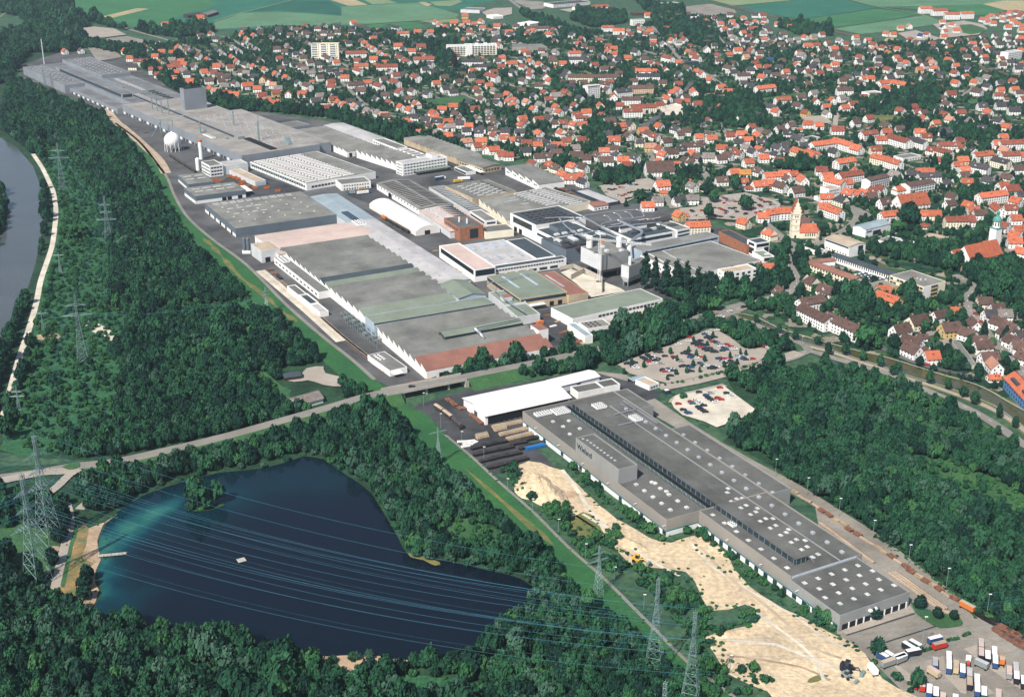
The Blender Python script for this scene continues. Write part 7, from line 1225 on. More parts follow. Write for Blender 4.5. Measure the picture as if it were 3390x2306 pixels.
cars(tP,'535,237 555,242 780,170 800,182 740,248 920,250 620,285','blue',w1,g1,ca); cars(tP,'325,285 405,322 640,292 880,230 745,142','silver',w1,g1,ca); cars(tP,'380,325 770,190 940,255 520,332','green',w1,g1,ca)
cars(tP,'612,118 632,152 650,172 668,182 690,186 710,190 668,88 690,112 708,118 722,128 752,148 768,158 812,172 842,176 228,222 262,232 284,252 222,262 252,262 275,284 300,250 510,198 542,222 562,232 582,242 594,228 486,210 425,245 445,255 470,268 340,328 368,338 385,330 410,335 490,300 545,312 608,282 634,300 660,304 700,308 716,314 760,245 806,252 780,270 812,262 838,285 875,280 895,246 915,238 935,246 960,250 105,285 90,280 120,302 590,140 640,70','mix',w1,g1,ca)
g2='cars on the gravel car park'; w2='on the gravel car park'
cars(tP,'752,460 735,535 760,546 540,563 450,578','red',w2,g2,ca,1.3); cars(tP,'575,553 605,568 722,563 833,515 847,526 622,580','white',w2,g2,ca,1.3); cars(tP,'600,493 665,530 680,541 700,551 800,500 595,600 610,614 630,625 645,636 635,590 485,620','dark',w2,g2,ca,1.3); cars(tP,'650,515 515,640 527,646','blue',w2,g2,ca,1.3); cars(tP,'685,500','silver',w2,g2,ca,1.3); cars(tP,'552,575','teal',w2,g2,ca,1.3)
g3='cars in the town car park'; w3='in the town car park'; cb=math.radians(20)
cars(t41,'530,1110 560,1130 590,1140 610,1165 640,1170 690,1165 720,1180 745,1125 850,1140 905,1155 950,1180 980,1195 1030,1135 1060,1150 1080,1165 1120,1185 1160,1180 1190,1190 1200,1220 1240,1220 1040,1225 1060,1240 1090,1250 1130,1255 1160,1265 1190,1280 570,1200 600,1215 430,1265 500,1270 530,1285 560,1295 590,1310 610,1330 640,1345 590,1340 640,1270 680,1275 710,1265 720,1300 740,1320 120,1300 140,1315 260,1300 310,1305 340,1320 200,1370 230,1375 160,1360 420,1360 450,1370 480,1380 520,1385 620,1370 650,1385 680,1395 860,1340 850,1350 950,1290 980,1310 1000,1330 1030,1345 1060,1320 1050,1295 240,1180 240,1215 350,1150 1270,1160 1060,1110 870,1120 910,1260 940,1275','mix',w3,g3,cb)
g4='cars in the works gate car park'; cars(t31,'1180,990 1280,1050 1320,1010 1360,1020 1400,1010 1470,985 1520,990 1560,965 1560,990 1590,940 1620,945 1660,930 1640,910 1690,950 1400,1110 1450,1090 1500,1100 1540,1080 1590,1060 1630,1050 1680,1045 1560,1140 1600,1130 1640,1125 1820,1030 1860,1050 1840,1075 1350,1190','mix','in the works gate car park',g4,cb)
g5='cars on the roads'
for t,x,y,c,dg in ((tF,265,582,'white',-20),(tF,320,545,'white',25),(tF,195,587,'blue',25),(tF,412,515,'dark',25),(tF,700,188,'white',75),(tF,738,160,'dark',75),(tF,1988,562,'red',-60),(tF,2030,618,'red',-50),(tF,2218,838,'dark',-50),(tE,480,1103,'dark',20),(tF,1660,908,'red',-20),(tH,455,425,'red',10),(tB,1600,205,'white',-30),(tB,1500,165,'white',-30),(tC,220,520,'white',-50),(tC,330,610,'dark',-50),(tC,1260,870,'red',10),(tF,1075,555,'red',30)):
    p=t(x,y); car(p,math.radians(dg),c,'on the road','cars on the roads',(zroad(p)+.05) if t is tE else 1.2)
# swap bodies, trailers and lorries
def swap(e1,e2,col,roof,desc,ln=None,z0=1.15,hh=2.75,grp='swap bodies on the lorry yard',legs=True,name='swap_body'):
    d=e2-e1; d.z=0; a=math.atan2(d.y,d.x); c=(e1+e2)/2; L=ln or max(6.5,min(13.6,d.length)); o=empty(name,(c.x,c.y,.45),a)
    put('container',boxmesh(L,2.5,hh,col,roof),o,(0,0,z0)); put('chassis',boxmesh(L*.92,1.6,.35,'rubber'),o,(0,0,z0-.37))
    for x in ((-.4,.4) if not legs else (-.42,-.3,.3,.42)):
        for y in (-.95,.95): put('wheel' if not legs else 'leg',boxmesh(.9 if not legs else .16,.3 if not legs else .16,z0-.35 if not legs else z0,'rubber'),o,(x*L,y,0))
    THINGS.append((o,desc,'container' if legs else 'trailer',grp)); return o
NM=dict(box_navy='black',box_blue='blue',box_tan='tan',box_grey='grey',car_red='red',box_green='green',white_paint='white',box_orange='orange',box_yellow='yellow')
Z_=3.9
for s,col,rf in (('1555,195,1560,310','box_navy','roof_pink'),('1560,350,1562,480','box_navy','roof_pink'),('1675,410,1680,530','box_navy','roof_white'),('1795,335,1800,460','box_blue','roof_white'),('1810,485,1815,620','box_blue','roof_white'),('980,420,982,550','box_blue','roof_white'),('985,580,985,710','box_blue','roof_white'),('1225,645,1228,780','box_blue','roof_white'),('1110,570,1110,720','box_tan','roof_tan'),('735,530,735,650','box_blue','roof_pale'),('1350,720,1352,840','box_navy','roof_pale'),('1352,870,1355,1000','box_navy','roof_tan'),('1485,825,1487,960','box_blue','roof_white'),('1490,985,1492,1120','box_blue','roof_white'),('1610,1050,1612,1185','box_green','roof_white'),('505,900,508,1020','car_red','roof_pink'),('635,1010,630,1140','box_blue','roof_white'),('750,1070,750,1180','box_navy','roof_white'),('2060,680,2063,810','box_grey','roof_pink'),('2180,620,2185,740','box_navy','roof_pale'),('2190,760,2195,890','box_navy','roof_white'),('2315,840,2325,1000','box_navy','roof_white'),('1870,1100,1870,1230','white_paint','roof_pink'),('875,1165,875,1290','box_tan','roof_pink'),('1100,1200,1100,1320','white_paint','roof_white'),
  ('620,185,850,130','box_blue','roof_white'),('712,282,925,228','car_red','roof_tan'),('240,400,440,362','box_navy','roof_white'),('10,500,190,448','box_grey','roof_white')):
    x1,y1,x2,y2=map(float,s.split(',')); swap(tQ(x1,y1,Z_),tQ(x2,y2,Z_),col,rf,f'{NM[col]} swap body with {"white" if rf in("roof_white","roof_pale") else ("pinkish" if rf=="roof_pink" else "tan")} roof on the lorry yard',7.6)
for s,col,rf in (('1325,1268,1395,1310','box_blue','roof_white'),('1368,1262,1430,1300','box_blue','roof_white'),('1355,1348,1440,1318','box_grey','roof_tan'),('1450,1320,1518,1292','box_grey','roof_white'),('1500,1205,1575,1250','box_navy','roof_white'),('1548,1192,1620,1232','box_green','roof_white')):
    x1,y1,x2,y2=map(float,s.split(',')); swap(tJ(x1,y1,Z_),tJ(x2,y2,Z_),col,rf,f'{NM[col]} swap body with {"white" if rf!="roof_tan" else "tan"} roof parked beside the hedge')
for t,s,col,rf,ds in ((tQ,'620,672,815,795','box_tan','roof_pink','cream box trailer standing slantwise'),(tQ,'1470,540,1675,635','box_grey','roof_pale','grey tarpaulin trailer standing slantwise'),(tJ,'1275,1352,1315,1400','white_paint','roof_white','white box trailer beside the sandy yard'),(tJ,'1890,925,1985,975','box_orange','roof_tan','orange open trailer beside the fence')):
    x1,y1,x2,y2=map(float,s.split(',')); swap(t(x1,y1,Z_),t(x2,y2,Z_),col,rf,ds,grp='trailers on the lorry yard',legs=False,name='trailer')
def lorry(e1,e2,cab,body,roof,desc,grp,L=12,z=.5):
    d=e2-e1; a=math.atan2(d.y,d.x); o=empty('lorry',(e1.x,e1.y,z),a)
    m=MB(); m.box(-2.0,0,-1.22,1.22,.6,2.9,cab); m.box(-2.02,-1.9,-1.0,1.0,1.7,2.6,'glass'); m.build('cab',o)
    if body: put('cargo_box',boxmesh(L-2.6,2.5,2.7,body,roof),o,(.5+(L-2.6)/2,0,1.15))
    put('chassis',boxmesh(L-.6,1.4,.4,'car_red' if body is None else 'rubber'),o,(L/2-1.6,0,.75))
    for x in (-1.2,L*.35,L*.62,L*.74):
        for y in (-1.0,1.0): put('wheel',boxmesh(.95,.32,.95,'rubber'),o,(x,y,0))
    THINGS.append((o,desc,'lorry',grp))
gl='lorries in the works yards'
lorry(t21(375,1030,2),t21(170,1055,2),'car_blue','white_paint','roof_white','white articulated lorry with blue cab',gl,16); lorry(t21(1395,835,2),t21(1205,865,2),'white_paint','box_blue','roof_white','blue box lorry in the yard',gl,14); lorry(t21(1755,845,2),t21(1480,860,2),'car_blue','white_paint','roof_white','long white lorry with blue cab',gl,17); lorry(t21(1620,878,2),t21(1450,905,2),'box_yellow','box_yellow','box_yellow','yellow box lorry',gl,11); lorry(t21(105,1045,2),t21(180,1040,2),'car_teal','box_grey',None,'flat lorry with turquoise cab',gl,9); lorry(t21(300,985,2),t21(200,1005,2),'box_yellow','box_tan',None,'cream lorry beside the white office range',gl,9)
lorry(tQ(1925,545,2),tQ(1930,660,2),'box_orange','box_orange','roof_tan','short orange tipper lorry',gl,6); lorry(tQ(1330,550,2),tQ(1335,680,2),'white_paint',None,None,'white tractor unit without trailer',gl,5.5); lorry(tQ(390,890,2),tQ(385,1060,2),'car_blue',None,None,'blue cab lorry with bare red chassis',gl,9.5)
# goods wagons
def wagon(p,q,col,roof,desc,grp,kind='box'):
    d=q-p; a=math.atan2(d.y,d.x); c=(p+q)/2; L=d.length*.94; o=empty('goods_wagon',(c.x,c.y,.6),a)
    if kind=='tank': m=MB(); m.tube([(-L/2,0,2.3),(-L/2+.3,0,2.3),(L/2-.3,0,2.3),(L/2,0,2.3)],1.35,col,12); m.build('tank',o,smooth=True)
    else:
        m=MB(); m.box(-L/2,L/2,-1.4,1.4,1.1,3.3,col); m.build('body',o); m=MB(); n=7; P=[(1.45*math.cos(math.pi*k/n),3.3+.75*math.sin(math.pi*k/n)) for k in range(n+1)]
        for k in range(n): m.poly([(-L/2,*P[k]),(L/2,*P[k]),(L/2,*P[k+1]),(-L/2,*P[k+1])][::-1],roof)
        m.poly([(L/2,*t) for t in P],col); m.poly([(-L/2,*t) for t in P][::-1],col); m.build('roof',o)
    for x in (-.34,.34):
        put('bogie',boxmesh(2.6,1.8,.95,'rubber'),o,(x*L,0,.1))
    THINGS.append((o,desc,'railway wagon',grp))
for p,q,rf in (((95,268),(158,310),'roof_tan'),((160,312),(226,362),'roof_tan'),((230,365),(298,432),'dark_tile')): wagon(tO(*p,2),tO(*q,2),'dark_bar',rf,'brown goods wagon on the yard siding','goods wagons by the bridge')
for k in range(5): wagon(tL(-5+40*k,432+25*k,2),tL(33+40*k,456+25*k,2),'dark_bar','dark_bar','black tank wagon below the gas sphere','tank wagons below the gas sphere','tank')
wagon(t21(560,1370,2),t21(605,1395,2),'box_orange','box_orange','small orange shunting engine beside the tent hall','shunter')
for k in range(4): wagon(t21(612+78*k,1400+44*k,2),t21(685+78*k,1441+44*k,2),'dark_bar','box_grey','dark wagon beside the tent hall','wagons beside the tent hall','tank')
# orange skips and stacked goods in the yards
gs='orange skips in the small yard'
for x,y in ((332,630),(372,636),(535,664),(585,676),(650,690),(738,690),(825,712),(490,610),(520,620),(455,600),(550,640)):
    p=tL(x,y); o=empty('skip',(p.x,p.y,.5),math.radians(26)); m=MB(); lo=[(-2.6,-1),(2.6,-1),(2.6,1),(-2.6,1)]; hi=[(-3.3,-1.2),(3.3,-1.2),(3.3,1.2),(-3.3,1.2)]
    for i in range(4): j=(i+1)%4; m.poly([(*lo[i],.2),(*lo[j],.2),(*hi[j],2.5),(*hi[i],2.5)],'box_orange')
    m.poly([(*h,2.1) for h in hi],'dark_bar'); m.build('tub',o)
    for s in (-1,1): put('skid',boxmesh(5.4,.2,.2,'rubber'),o,(0,.7*s,0))
    THINGS.append((o,'orange steel skip in the small yard','skip',gs))
def stackmesh(L,Wd,Hh,mt,n,rows,mt2=None):
    """a stack of bars, tubes or boards laid side by side in layers"""
    m=MB(); w=Wd/n; h=Hh/rows; rg=random.Random(int(L*100)+n)
    for r in range(rows):
        for k in range(n): dx=rg.uniform(-.04,.04)*L; m.box(-L/2+dx,L/2+dx,-Wd/2+k*w+.03*w,-Wd/2+(k+.92)*w,r*h+.02,(r+.9)*h,mt if (not mt2 or rg.random()<.6) else mt2,bottom=True)
    return m.mesh('stack')
def coilmesh():
    m=MB(); m.box(-1.3,1.3,-1.0,1.0,0,.25,'wood'); 
    for s in (-.65,.65): m.lathe(s,0,[(.6,.25),(.6,1.5),(.3,1.52)],'roof_tan',8)
    return m.mesh('coils')
SM={'pallet':coilmesh(),'bars':stackmesh(11,3.0,1.5,'dark_bar',7,2,'black'),'rust':stackmesh(5,3,1.3,'rust',5,2,'pipe_red'),'pipes':stackmesh(7.5,3.2,2.2,'pipe_red',6,3,'rust'),'boards':stackmesh(5,2.4,.9,'wood',4,3,'roof_tan'),'tubes':stackmesh(6,1.6,1.0,'roof_tan',5,2,'rust'),'white':stackmesh(6,2.2,.8,'white_wall',5,2,'roof_tan'),'blue':stackmesh(14,2.6,2.0,'tarp_blue',4,2)}
DS={'pallet':('stack','pallet of pale coils in the yard behind the bridge'),'bars':('stack','long stack of dark bars'),'rust':('stack','rust-red stack of castings'),'pipes':('stack','red-brown stack of long pipes'),'boards':('stack','stack of pale boards'),'tubes':('stack','low tan stack of tubes beside the hall'),'white':('stack','pale stack of planks'),'blue':('stack','bright blue tarpaulined stack')}
def stack(kind,p,dg,z=.5,grp=None,desc=None):
    o=bpy.data.objects.new('pallet_stack' if kind=='pallet' else 'goods_stack',SM[kind]); o.location=(p.x,p.y,z); o.rotation_euler=(0,0,math.radians(dg)); link(o); THINGS.append((o,desc or DS[kind][1],'stack',grp or f'{kind} stacks in the yards'))
for r,(x0,y0,x1,y1,n) in enumerate(((482,398,755,338,10),(530,432,760,385,9),(545,455,640,432,4),(585,490,815,435,10),(640,525,840,475,9),(405,500,495,480,4),(410,515,500,492,4))):
    for k in range(n):
        for e in (0,1): x=x0+(x1-x0)*(k+.5)/n+e*8; y=y0+(y1-y0)*(k+.5)/n+e*9; stack('pallet',tO(x,y),28+random.uniform(-4,4))
for x,y in ((430,590),(520,570),(590,555),(450,640),(540,620),(640,600),(500,690),(600,665),(700,645),(560,740),(660,715),(750,690),(740,560),(820,530),(870,515),(800,590)): stack('bars',tO(x,y),28+random.uniform(-3,3),grp='dark bar stacks behind the bridge')
for x,y in ((195,225),(225,245),(245,262),(285,290),(320,290),(375,345),(405,365),(430,385),(445,400),(400,340)): stack('rust',tO(x,y),-60+random.uniform(-6,6),grp='rust-red stacks by the white hall')
stack('blue',tO(868,590),28); stack('bars',tO(880,565),28,grp='dark bar stacks behind the bridge')
for x,y in ((300,545),(340,560),(370,540),(395,555),(330,580)): stack('white',tO(x,y),random.uniform(0,60))
for k in range(24):
    t=k/23; x=760+1080*t; y=195+730*t; stack(random.choice(('rust','rust','boards','tubes','rust')),tJ(x+random.uniform(-8,8),y+random.uniform(-6,6)),-60+random.uniform(-8,8),grp='stacks along the yard fence',desc=random.choice(('rust-red stack along the yard fence','mixed stack along the yard fence')))
for k in range(13):
    t=k/12; x=955+320*t; y=420+240*t; stack('tubes',tJ(x,y),-60,grp='tube stacks beside the dark hall')
for k in range(12):
    for j in range(3): t=k/11; x=1430+300*t+j*18; y=765+215*t-j*4; stack('tubes',tJ(x,y),-60,grp='tube stacks at the loading end',desc='tan tube stack at the loading end of the hall')
for k in range(5): stack('tubes',tJ(1745+22*k,1000+5*k),-20,grp='tube stacks at the loading end',desc='tan tube stack at the loading end of the hall')
for x,y in ((2155,1150),(2190,1135),(2205,1185),(2240,1165),(2255,1215),(2290,1195),(2300,1245),(2330,1225)): stack('pipes',tJ(x,y),-52,grp='red-brown pipe stacks on the lorry yard')
for x,y in ((1990,1015),(2015,1030),(2045,1050),(2070,1065),(2095,1080)): stack('bars',tJ(x,y),-55,grp='dark bar stacks beside the orange trailer',desc='brown bar stack beside the orange trailer')
for t,x,y,k in ((tE,480,1030,'rust'),(tE,520,1045,'rust'),(tE,500,1060,'rust'),(tE,615,992,'boards'),(tE,640,1030,'rust'),(tE,590,1000,'boards'),(tE,1500,690,'rust'),(tE,1530,680,'rust'),(tE,1560,680,'rust'),(tE,1590,755,'rust'),(tE,1620,745,'rust'),(tE,1640,760,'boards'),(tE,1470,610,'boards'),(tE,1440,640,'white'),(tE,1400,570,'rust'),(tE,1520,740,'bars'),(tE,1900,400,'boards'),(tE,1850,410,'boards'),(tE,1700,400,'white'),(tE,1750,385,'boards'),(tD,1840,260,'rust'),(tD,1870,285,'rust'),(tD,1900,310,'bars'),(tA,930,890,'rust'),(tA,990,905,'rust'),(tA,620,705,'rust'),(t31,620,1000,'bars'),(t31,680,1000,'rust'),(t31,740,1020,'rust'),(t31,660,1040,'bars'),(t31,800,1060,'rust'),(t31,850,1030,'bars'),(tM,20,590,'boards'),(tM,60,610,'boards'),(tE,640,130,'boards')): stack(k,t(x,y),random.choice((28,-60))+random.uniform(-8,8),.55,grp='loose stacks about the works',desc={'rust':'rust-red goods stack about the works','boards':'pale board stack about the works','bars':'dark bar stack about the works','white':'pale plank stack about the works'}[k])
p=tE(1350,625); o=empty('orange_container',(p.x,p.y,.5),math.radians(28)); put('body',boxmesh(6,2.6,2.8,'box_orange'),o,(0,0,.1)); put('door',boxmesh(.1,2.2,2.4,'rust'),o,(3.02,0,.2)); tag(o,'orange steel container in the dark yard beside the sawtooth hall','container')
# ------------------------------------------------------------------ sand heap and diggers
def heap(name,label,c,rx,ry,h,rz,mt='sand',seed=0):
    rg=np.random.default_rng(seed); V=[];Fc=[]; n,mr=40,14
    for j in range(mr+1):
        for i in range(n):
            t=j/mr; a=2*math.pi*i/n; w=1+.10*math.sin(3*a+seed)+.07*math.sin(7*a)+.03*rg.normal(); r=t*w; z=h*max(0,(1-t**1.25))*(1+.06*rg.normal()) if j<mr else -.1
            V.append((rx*r*math.cos(a),ry*r*math.sin(a),z))
    for j in range(mr):
        for i in range(n): q=(i+1)%n; Fc.append((j*n+i,(j+1)*n+i,(j+1)*n+q,j*n+q))
    me=bpy.data.meshes.new(name); me.from_pydata(V,[],Fc); me.materials.append(M_[mt]); o=bpy.data.objects.new(name,me); o.location=(c.x,c.y,.36); o.rotation_euler=(0,0,rz); link(o); tag(o,label,'heap')
heap('sand_heap','large pale yellow sand heap at the end of the bar stacks',tI(1345,175),27,13,8.5,math.radians(-62)); heap('sand_heap','low ragged sand ridge beside the shrubs on the sandy yard',tI(1960,545),12,5,2.2,math.radians(-40),seed=2); heap('rubble_heap','grey-brown rubble pile at the foot of the sand heap',tI(1562,210),5,3.4,2,0,'beach',3)
heap('sand_heap','low sand bank along the lower edge of the sandy yard',tJ(330,1155),14,3.5,1.6,math.radians(15),seed=4)
def digger(p,a,col,label,s=1.0):
    o=empty('wheel_loader',(p.x,p.y,.4),a); o.scale=(s,s,s); m=MB(); m.box(-2.4,1.2,-1.1,1.1,.9,2.0,col); m.box(-2.4,-1.2,-1.0,1.0,2.0,2.4,col); m.build('body',o); put('cab',boxmesh(1.5,1.6,1.7,'glass',col),o,(-.2,0,2.0))
    m=MB(); m.bar((1.0,0,1.6),(3.4,0,2.4),.28,col); m.bar((3.4,0,2.4),(4.6,0,1.0),.24,col); m.build('arm',o); put('bucket',boxmesh(1.1,2.6,1.0,'steel'),o,(4.9,0,.4))
    for x in (-1.5,1.3):
        for y in (-1.15,1.15): m=MB(); m.tube([(x,y-.25,.75),(x,y+.25,.75)],.75,'rubber',10); m.build('wheel',o)
    tag(o,label,'loader')
digger(tI(2015,668),math.radians(-30),'box_yellow','yellow wheel loader on the sandy yard beside the shrubs',1.3); digger(tJ(1120,1405),math.radians(-35),'box_navy','dark digger on the sandy yard beside the puddle',1.5); digger(tJ(1115,1455),math.radians(-50),'box_grey','grey tipper frame lying beside the dark digger',1.1)
# ------------------------------------------------------------------ lamp posts
for t,x,y,h in ((tJ,628,85,12),(tJ,843,215,12),(tJ,1060,358,12),(tJ,1290,510,12),(tJ,1532,680,12),(tJ,1790,842,12),(tJ,2066,1022,12),(tJ,1620,1275,20),(tO,138,440,11),(tO,300,570,10),(tO,470,690,10),(tJ,320,1420,10),(tI,1130,190,9),(tI,1300,330,9),(tI,1475,470,9),(tI,1660,640,9),(tI,1855,800,9),(tI,2055,990,9),(tF,810,780,9),(tE,560,1180,10)):
    p=t(x,y); o=empty('lamp_post',(p.x,p.y,.3)); m=MB(); m.lathe(0,0,[(.16,0),(.10,h)],'steel',6); m.build('pole',o); put('lamp_head',boxmesh(1.5,.5,.25,'white_paint'),o,(.3,0,h)); THINGS.append((o,'slim lamp post with white head' if h<18 else 'tall floodlight mast on the lorry yard','lamp post','lamp posts'))
# ------------------------------------------------------------------ pylons and lines
def pylon(p,h,wb,arms,yaw,label,r=.16,group='lattice pylons'):
    o=empty('pylon',(p.x,p.y,0),yaw); tag(o,label,'pylon',group); wt=wb*.16; k=lambda z:(wb+(wt-wb)*min(1,z/(h*.72)) if z<h*.72 else wt)/2; N=12; m=MB(); zs=[h*.97*(1-(1-i/N)**1.25) for i in range(N+1)]
    for s1,s2 in ((1,1),(-1,1),(-1,-1),(1,-1)):
        for i in range(N): m.bar((s1*k(zs[i]),s2*k(zs[i]),zs[i]),(s1*k(zs[i+1]),s2*k(zs[i+1]),zs[i+1]),r,'steel')
    for i in range(N):
        a,b=zs[i],zs[i+1]; A=k(a);B=k(b)
        for q in range(4):
            c=[(1,1),(-1,1),(-1,-1),(1,-1)]; u,v=c[q],c[(q+1)%4]; m.bar((u[0]*A,u[1]*A,a),(v[0]*B,v[1]*B,b),r*.6,'steel'); m.bar((v[0]*A,v[1]*A,a),(u[0]*B,u[1]*B,b),r*.6,'steel'); m.bar((u[0]*B,u[1]*B,b),(v[0]*B,v[1]*B,b),r*.5,'steel')
    m.bar((0,0,h*.95),(0,0,h),r,'steel'); m.build('tower',o); tips=[]
    for z,l in arms:
        z*=h; l*=h; m=MB(); kk=k(z)
        for s in (-1,1):
            for y in (-kk,kk): m.bar((0,y,z),(s*l,0,z+.3),r*.9,'steel'); m.bar((0,y,z+h*.035),(s*l,0,z+.3),r*.7,'steel')
            for q in range(1,6): f=q/6; m.bar((s*l*f,-kk*(1-f),z),(s*l*f,kk*(1-f),z+h*.035*(1-f)),r*.5,'steel'); m.bar((s*l*(f-1/6),kk*(1-f+1/6),z),(s*l*f,-kk*(1-f),z),r*.5,'steel')
            tips+= [(s*l,z),(s*l*.55,z)]
        m.build('crossarm',o)
        m=MB()
        for s in (-1,1):
            for f in (1,.55): m.bar((s*l*f,0,z),(s*l*f,0,z-h*.035),r*.7,'glass')
        m.build('insulator',o)
    c,s=math.cos(yaw),math.sin(yaw); return [Vector((p.x+x*c,p.y+x*s,z-h*.035)) for x,z in tips]+[Vector((p.x,p.y,h))]
A3=((.52,.19),(.66,.11),(.80,.11)); A2=((.68,.20),(.82,.14)); A1=((.86,.26),)
PF=pylon(G(127,1930),68,11,A3,math.radians(62),'nearest tall lattice pylon beside the beach path',.17); PB=pylon(G(165,1794),69,11,A3,math.radians(62),'tall lattice pylon behind the beach path pylon',.17)
PR1=pylon(G(2165,2227),54,9,A3,math.radians(70),'tall lattice pylon at the right end of the lake, before the dike',.09); PR2=pylon(G(2283,2345),54,9,A3,math.radians(70),'lattice pylon with slanted arms on the dike near the sandy yard',.09); PR3=pylon(G(2185,2600),54,9,A3,math.radians(70),'pylon whose tip alone shows at the bottom edge',.12)
P1=pylon(G(275,1199),56,8,A2,math.radians(15),'tall pylon standing in the middle of the power line aisle',.11); P2=pylon(G(363,816),52,8,A3,math.radians(8),'pylon with three arms in the forest opposite the warehouse',.11); P3=pylon(G(209,638),58,8,A2,math.radians(5),'far pylon in the forest beside the river bend',.11)
P4=pylon(G(146,1111),22,3,A1,math.radians(10),'small single-arm pylon on the sandy cutting in the forest',.09); P5=pylon(G(68,1384),24,3.4,A2,math.radians(5),'small pylon beside the pale river path',.09); P6=pylon(G(202,911),22,3,A1,math.radians(5),'small single-arm pylon beside the river trees',.12)
P7=pylon(G(1980,1970),31,4.5,A2,math.radians(30),'small pylon at the foot of the dike near the lake tip',.09); P8=pylon(G(1452,1535),26,3.6,A1,math.radians(30),'small pylon on the dike beside the bar stacks',.09); P9=pylon(G(884,1035),23,3.4,A2,math.radians(40),'small pylon on the sandy cutting beside the dike',.12)
def cable(a,b,sag,label,r=.04,n=36):
    m=MB(); m.tube([a+(b-a)*(i/n)-Vector((0,0,4*sag*(i/n)*(1-i/n))) for i in range(n+1)],r,'cable',5); o=m.build('power_line'); THINGS.append((o,label,'power line','power lines'))
def line(Pa,Pb,sag,label,r=.04,pick=None):
    for i in range(len(Pa)):
        if i<len(Pb) and (pick is None or i in pick): cable(Pa[i] if True else 0,Pb[i],sag,label,r)
line(PF,PR2,13,'power line sagging low over the lake',.05,(0,2,4,6,8,10,12)); line(PB,PR1,11,'power line sagging over the lake middle',.05,(0,2,4,6,8,10,12)); line(PF,PR2,14,'thin inner power line over the lake',.025,(1,3,9)); line(PB,PR1,12,'thin inner power line over the lake middle',.025,(1,5,7))
line(PF,[v+Vector((-260,-160,0)) for v in PF],8,'power line leaving the beach pylon to the river',.04); line(PB,[v+Vector((-260,-130,0)) for v in PB],8,'power line leaving the rear pylon to the river',.04)
line(PR1,[v+Vector((260,60,4)) for v in PR2],8,'power line above the sandy yard',.035,(0,2,4,8)); line(PR2,[v+Vector((300,20,4)) for v in PR2],8,'power line above the lorry yard corner',.035,(0,4,8))
line(P1,P2,9,'power line in the forest aisle',.04); line(P2,P3,7,'power line in the far forest aisle',.04); line(P4,P9,7,'low power line crossing the forest',.04,(0,1,2,3)); line(P1,[PB[0],PB[1],PB[2],PB[3],PB[12]],8,'power line running to the beach pylons',.04)
# ------------------------------------------------------------------ switchyard beside the siding
for k in range(22):
    t=k/21; p=tE(5+230*t+(k%3)*14,600+185*t-(k%3)*16); o=empty('switchgear_frame',(p.x,p.y,.5),math.radians(-60)); m=MB()
    for x in (-2.2,2.2): m.bar((x,0,0),(x,0,6.5),.14,'steel')
    m.bar((-2.6,0,6.5),(2.6,0,6.5),.16,'steel'); m.build('frame',o)
    for x in (-1.4,0,1.4): put('insulator',boxmesh(.3,.3,1.6,'glass_band'),o,(x,0,3.0)); 
    if k%4==0: put('transformer',boxmesh(3,2,2.4,'box_grey'),o,(0,3,0))
    THINGS.append((o,'steel switchgear frame in the switchyard','switchgear','switchgear frames'))
# ------------------------------------------------------------------ lakeside things
p,q2=tH(668,632),tH(872,612); d=q2-p; o=empty('jetty',(p.x,p.y,0),math.atan2(d.y,d.x)); tag(o,'grey wooden jetty reaching into the turquoise shallows','jetty'); Lj=d.length; npl=int(Lj/.9)
me=boxmesh(.8,2.6,.16,'concrete')
for k in range(npl): put('plank',me,o,(.45+k*.9,0,.9))
for k in range(8):
    for s in (-1.1,1.1): put('post',boxmesh(.25,.25,1.6,'bark'),o,(1+k*(Lj-2)/7,s,-.2))
for s in (-1.1,1.1): put('bearer',boxmesh(Lj,.2,.25,'bark'),o,(Lj/2,s,.64))
p=tH(1641,655); o=empty('bathing_raft',(p.x,p.y,.11),.5); tag(o,'square pale bathing raft floating in the lake','raft'); me=boxmesh(.62,4.2,.14,'concrete')
for k in range(7): put('plank',me,o,(-2.0+k*.66,0,.35))
for s in (-1.4,1.4): put('float',boxmesh(4.2,.7,.4,'box_grey'),o,(0,s,-.05))
def person(p,a,shirt,legs,label):
    V=[(0,0,.95),(0,0,1.15),(0,0,1.38),(0,0,1.52),(0,.02,1.66),(.19,0,1.4),(.25,.04,1.12),(.24,.12,.9),(-.19,0,1.4),(-.26,.0,1.12),(-.25,.06,.88),(.1,0,.9),(.11,.05,.5),(.12,0,.06),(.12,.14,.03),(-.1,0,.9),(-.12,-.02,.5),(-.13,-.06,.06),(-.13,.08,.03)]
    Eg=[(0,1),(1,2),(2,3),(3,4),(2,5),(5,6),(6,7),(2,8),(8,9),(9,10),(0,11),(11,12),(12,13),(13,14),(0,15),(15,16),(16,17),(17,18)]
    R=[.15,.14,.16,.06,.115,.07,.05,.04,.07,.05,.04,.1,.075,.05,.045,.1,.075,.05,.045]
    me=bpy.data.meshes.new('person'); me.from_pydata(V,Eg,[]); o=bpy.data.objects.new('person',me); o.location=(p.x,p.y,.4); o.rotation_euler=(0,0,a); link(o); md=o.modifiers.new('skin','SKIN'); sv=me.skin_vertices[0].data
    for i,r in enumerate(R): sv[i].radius=(r,r*.8 if i<3 else r)
    sv[0].use_root=True; sb=o.modifiers.new('smooth','SUBSURF'); sb.levels=1; sb.render_levels=1; me.materials.append(M_[shirt]); tag(o,label,'person')
person(tH(712,412),.3,'car_dark','car_dark','person in dark clothing standing at the narrow beach end'); person(tH(655,640),1.2,'white_paint','car_dark','person in white standing at the jetty foot'); person(tH(640,672),2.2,'car_dark','car_dark','person in black walking on sand below the jetty'); person(tH(530,438),.2,'car_white','skin','person in pale clothing sitting area on the upper lawn'); person(tH(503,578),.8,'white_paint','skin','person in white on the middle of the lawn')
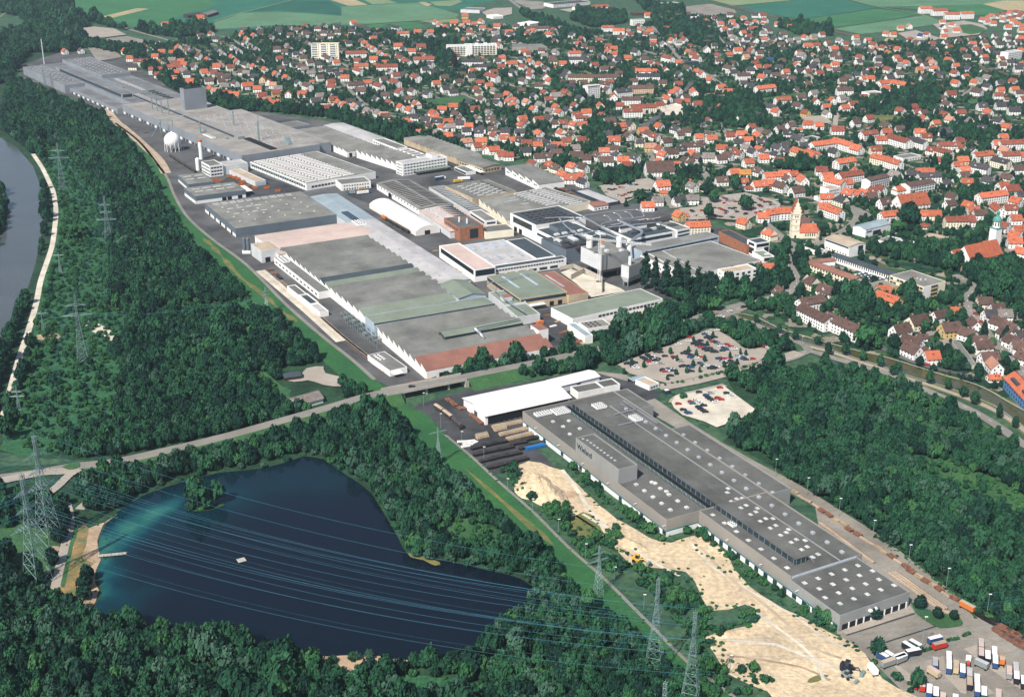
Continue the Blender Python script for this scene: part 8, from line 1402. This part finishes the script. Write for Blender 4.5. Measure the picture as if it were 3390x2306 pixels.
# grass island and hedge by the loading bays
sheet('loading_lawn',up(tJ,'1545,935 1600,960 1720,1010 1850,1030 1900,1070 1890,1100 1800,1118 1700,1100 1580,1010'),.62,'meadow',edge=.3)
sheet('apron',up(tJ,'1060,1120 1540,965 1580,1010 1110,1165'),.60,'lot'); 
for s in ('1110,1167 1575,1020','1250,1255 1720,1105'): strip('drain_channel',up(tJ,s),.7,.66,'yard_dark',occ=False)
for s in ('1640,1275 1700,1255','1800,1205 1890,1185','1910,1170 1960,1155'):
    P=up(tJ,s); d=P[1]-P[0]; o=empty('hedge',(P[0].x,P[0].y,0),math.atan2(d.y,d.x)); n=max(3,int(d.length/1.6))
    for k in range(n): put('foliage',CROWN['shrub'][k%2],o,(k*d.length/n,random.uniform(-.2,.2),.2),k*1.3,(1.5,1.2,2.0))
    THINGS.append((o,'clipped low hedge dividing the lorry yard','hedge','hedges on the lorry yard'))
# paving squares of the lorry yard bays
for s in ('1230,375 1480,300 1480,560 1290,400','540,600 880,500 900,760 760,700','0,670 100,680 340,860 330,1000 200,930','880,830 1290,860 1290,1180 1200,1160','1640,640 2000,700 2330,1060 2330,1140 1700,720','1660,1060 1800,1160 1640,1200'): sheet('paved_bay',up(tQ,s),.46,'lot')
# ------------------------------------------------------------------ labels for repeated things: look, then count outwards from a landmark
LM={'cream church tower':G(2633,787),'copper church dome':G(3287,833),'white gas sphere':tA(1172,1030),'yellow high-rise':t10(2090,760),'white care home':t20(1780,760),'white tower block':t30(1110,1320),'lake jetty':tH(770,620),'road bridge':tU(960,890),
 'flat-roofed school':t52(900,850),'lone car park tree':tF(610,975),'loading docks':tJ(1300,1100),'gatehouse':tP(280,440),'pipework hall':tM(560,300),'railway bend':tC(1230,262),'orange market hall':t30(1100,120),'sawtooth hall':tB(1250,1210),'lake island':tH(1390,300),'sand heap':tI(1330,200),'grey mill tower':t10(290,1480),'white balcony blocks':t50(1270,220)}
def ordn(n): return f"{n}{'th' if 10<=n%100<=20 else {1:'st',2:'nd',3:'rd'}.get(n%10,'th')}"
COL_=bpy.context.view_layer; COL_.update()
byk={}
for o,desc,cat,grp in THINGS:
    p=o.matrix_world.translation; d=sorted(((Vector((p.x-q.x,p.y-q.y)).length,n) for n,q in LM.items())); byk.setdefault((desc,cat,grp,d[0][1]),[]).append((d[0][0],o))
for (desc,cat,grp,lm),L in byk.items():
    L.sort(key=lambda e:e[0])
    for i,(_,o) in enumerate(L): tag(o,(f'{desc}, {ordn(i+1)} out from {lm}' if len(L)>1 else f'{desc} near {lm}'),cat,grp)
# ------------------------------------------------------------------ the air over the valley
m=MB(); m.box(-9200,9200,-1700,16200,-1.2,CAM_H+6,'white_paint',bottom=True); hz=m.build('haze'); tag(hz,'thin pale summer haze over the valley','haze',kind='stuff')
hm=bpy.data.materials.new('haze_air'); hm.use_nodes=True; n=hm.node_tree.nodes; n.clear(); ou=n.new('ShaderNodeOutputMaterial'); pv=n.new('ShaderNodeVolumePrincipled'); pv.inputs['Color'].default_value=(.62,.80,.92,1); pv.inputs['Density'].default_value=0.00005; pv.inputs['Anisotropy'].default_value=.2
hm.node_tree.links.new(pv.outputs[0],ou.inputs['Volume']); hz.data.materials.clear(); hz.data.materials.append(hm)
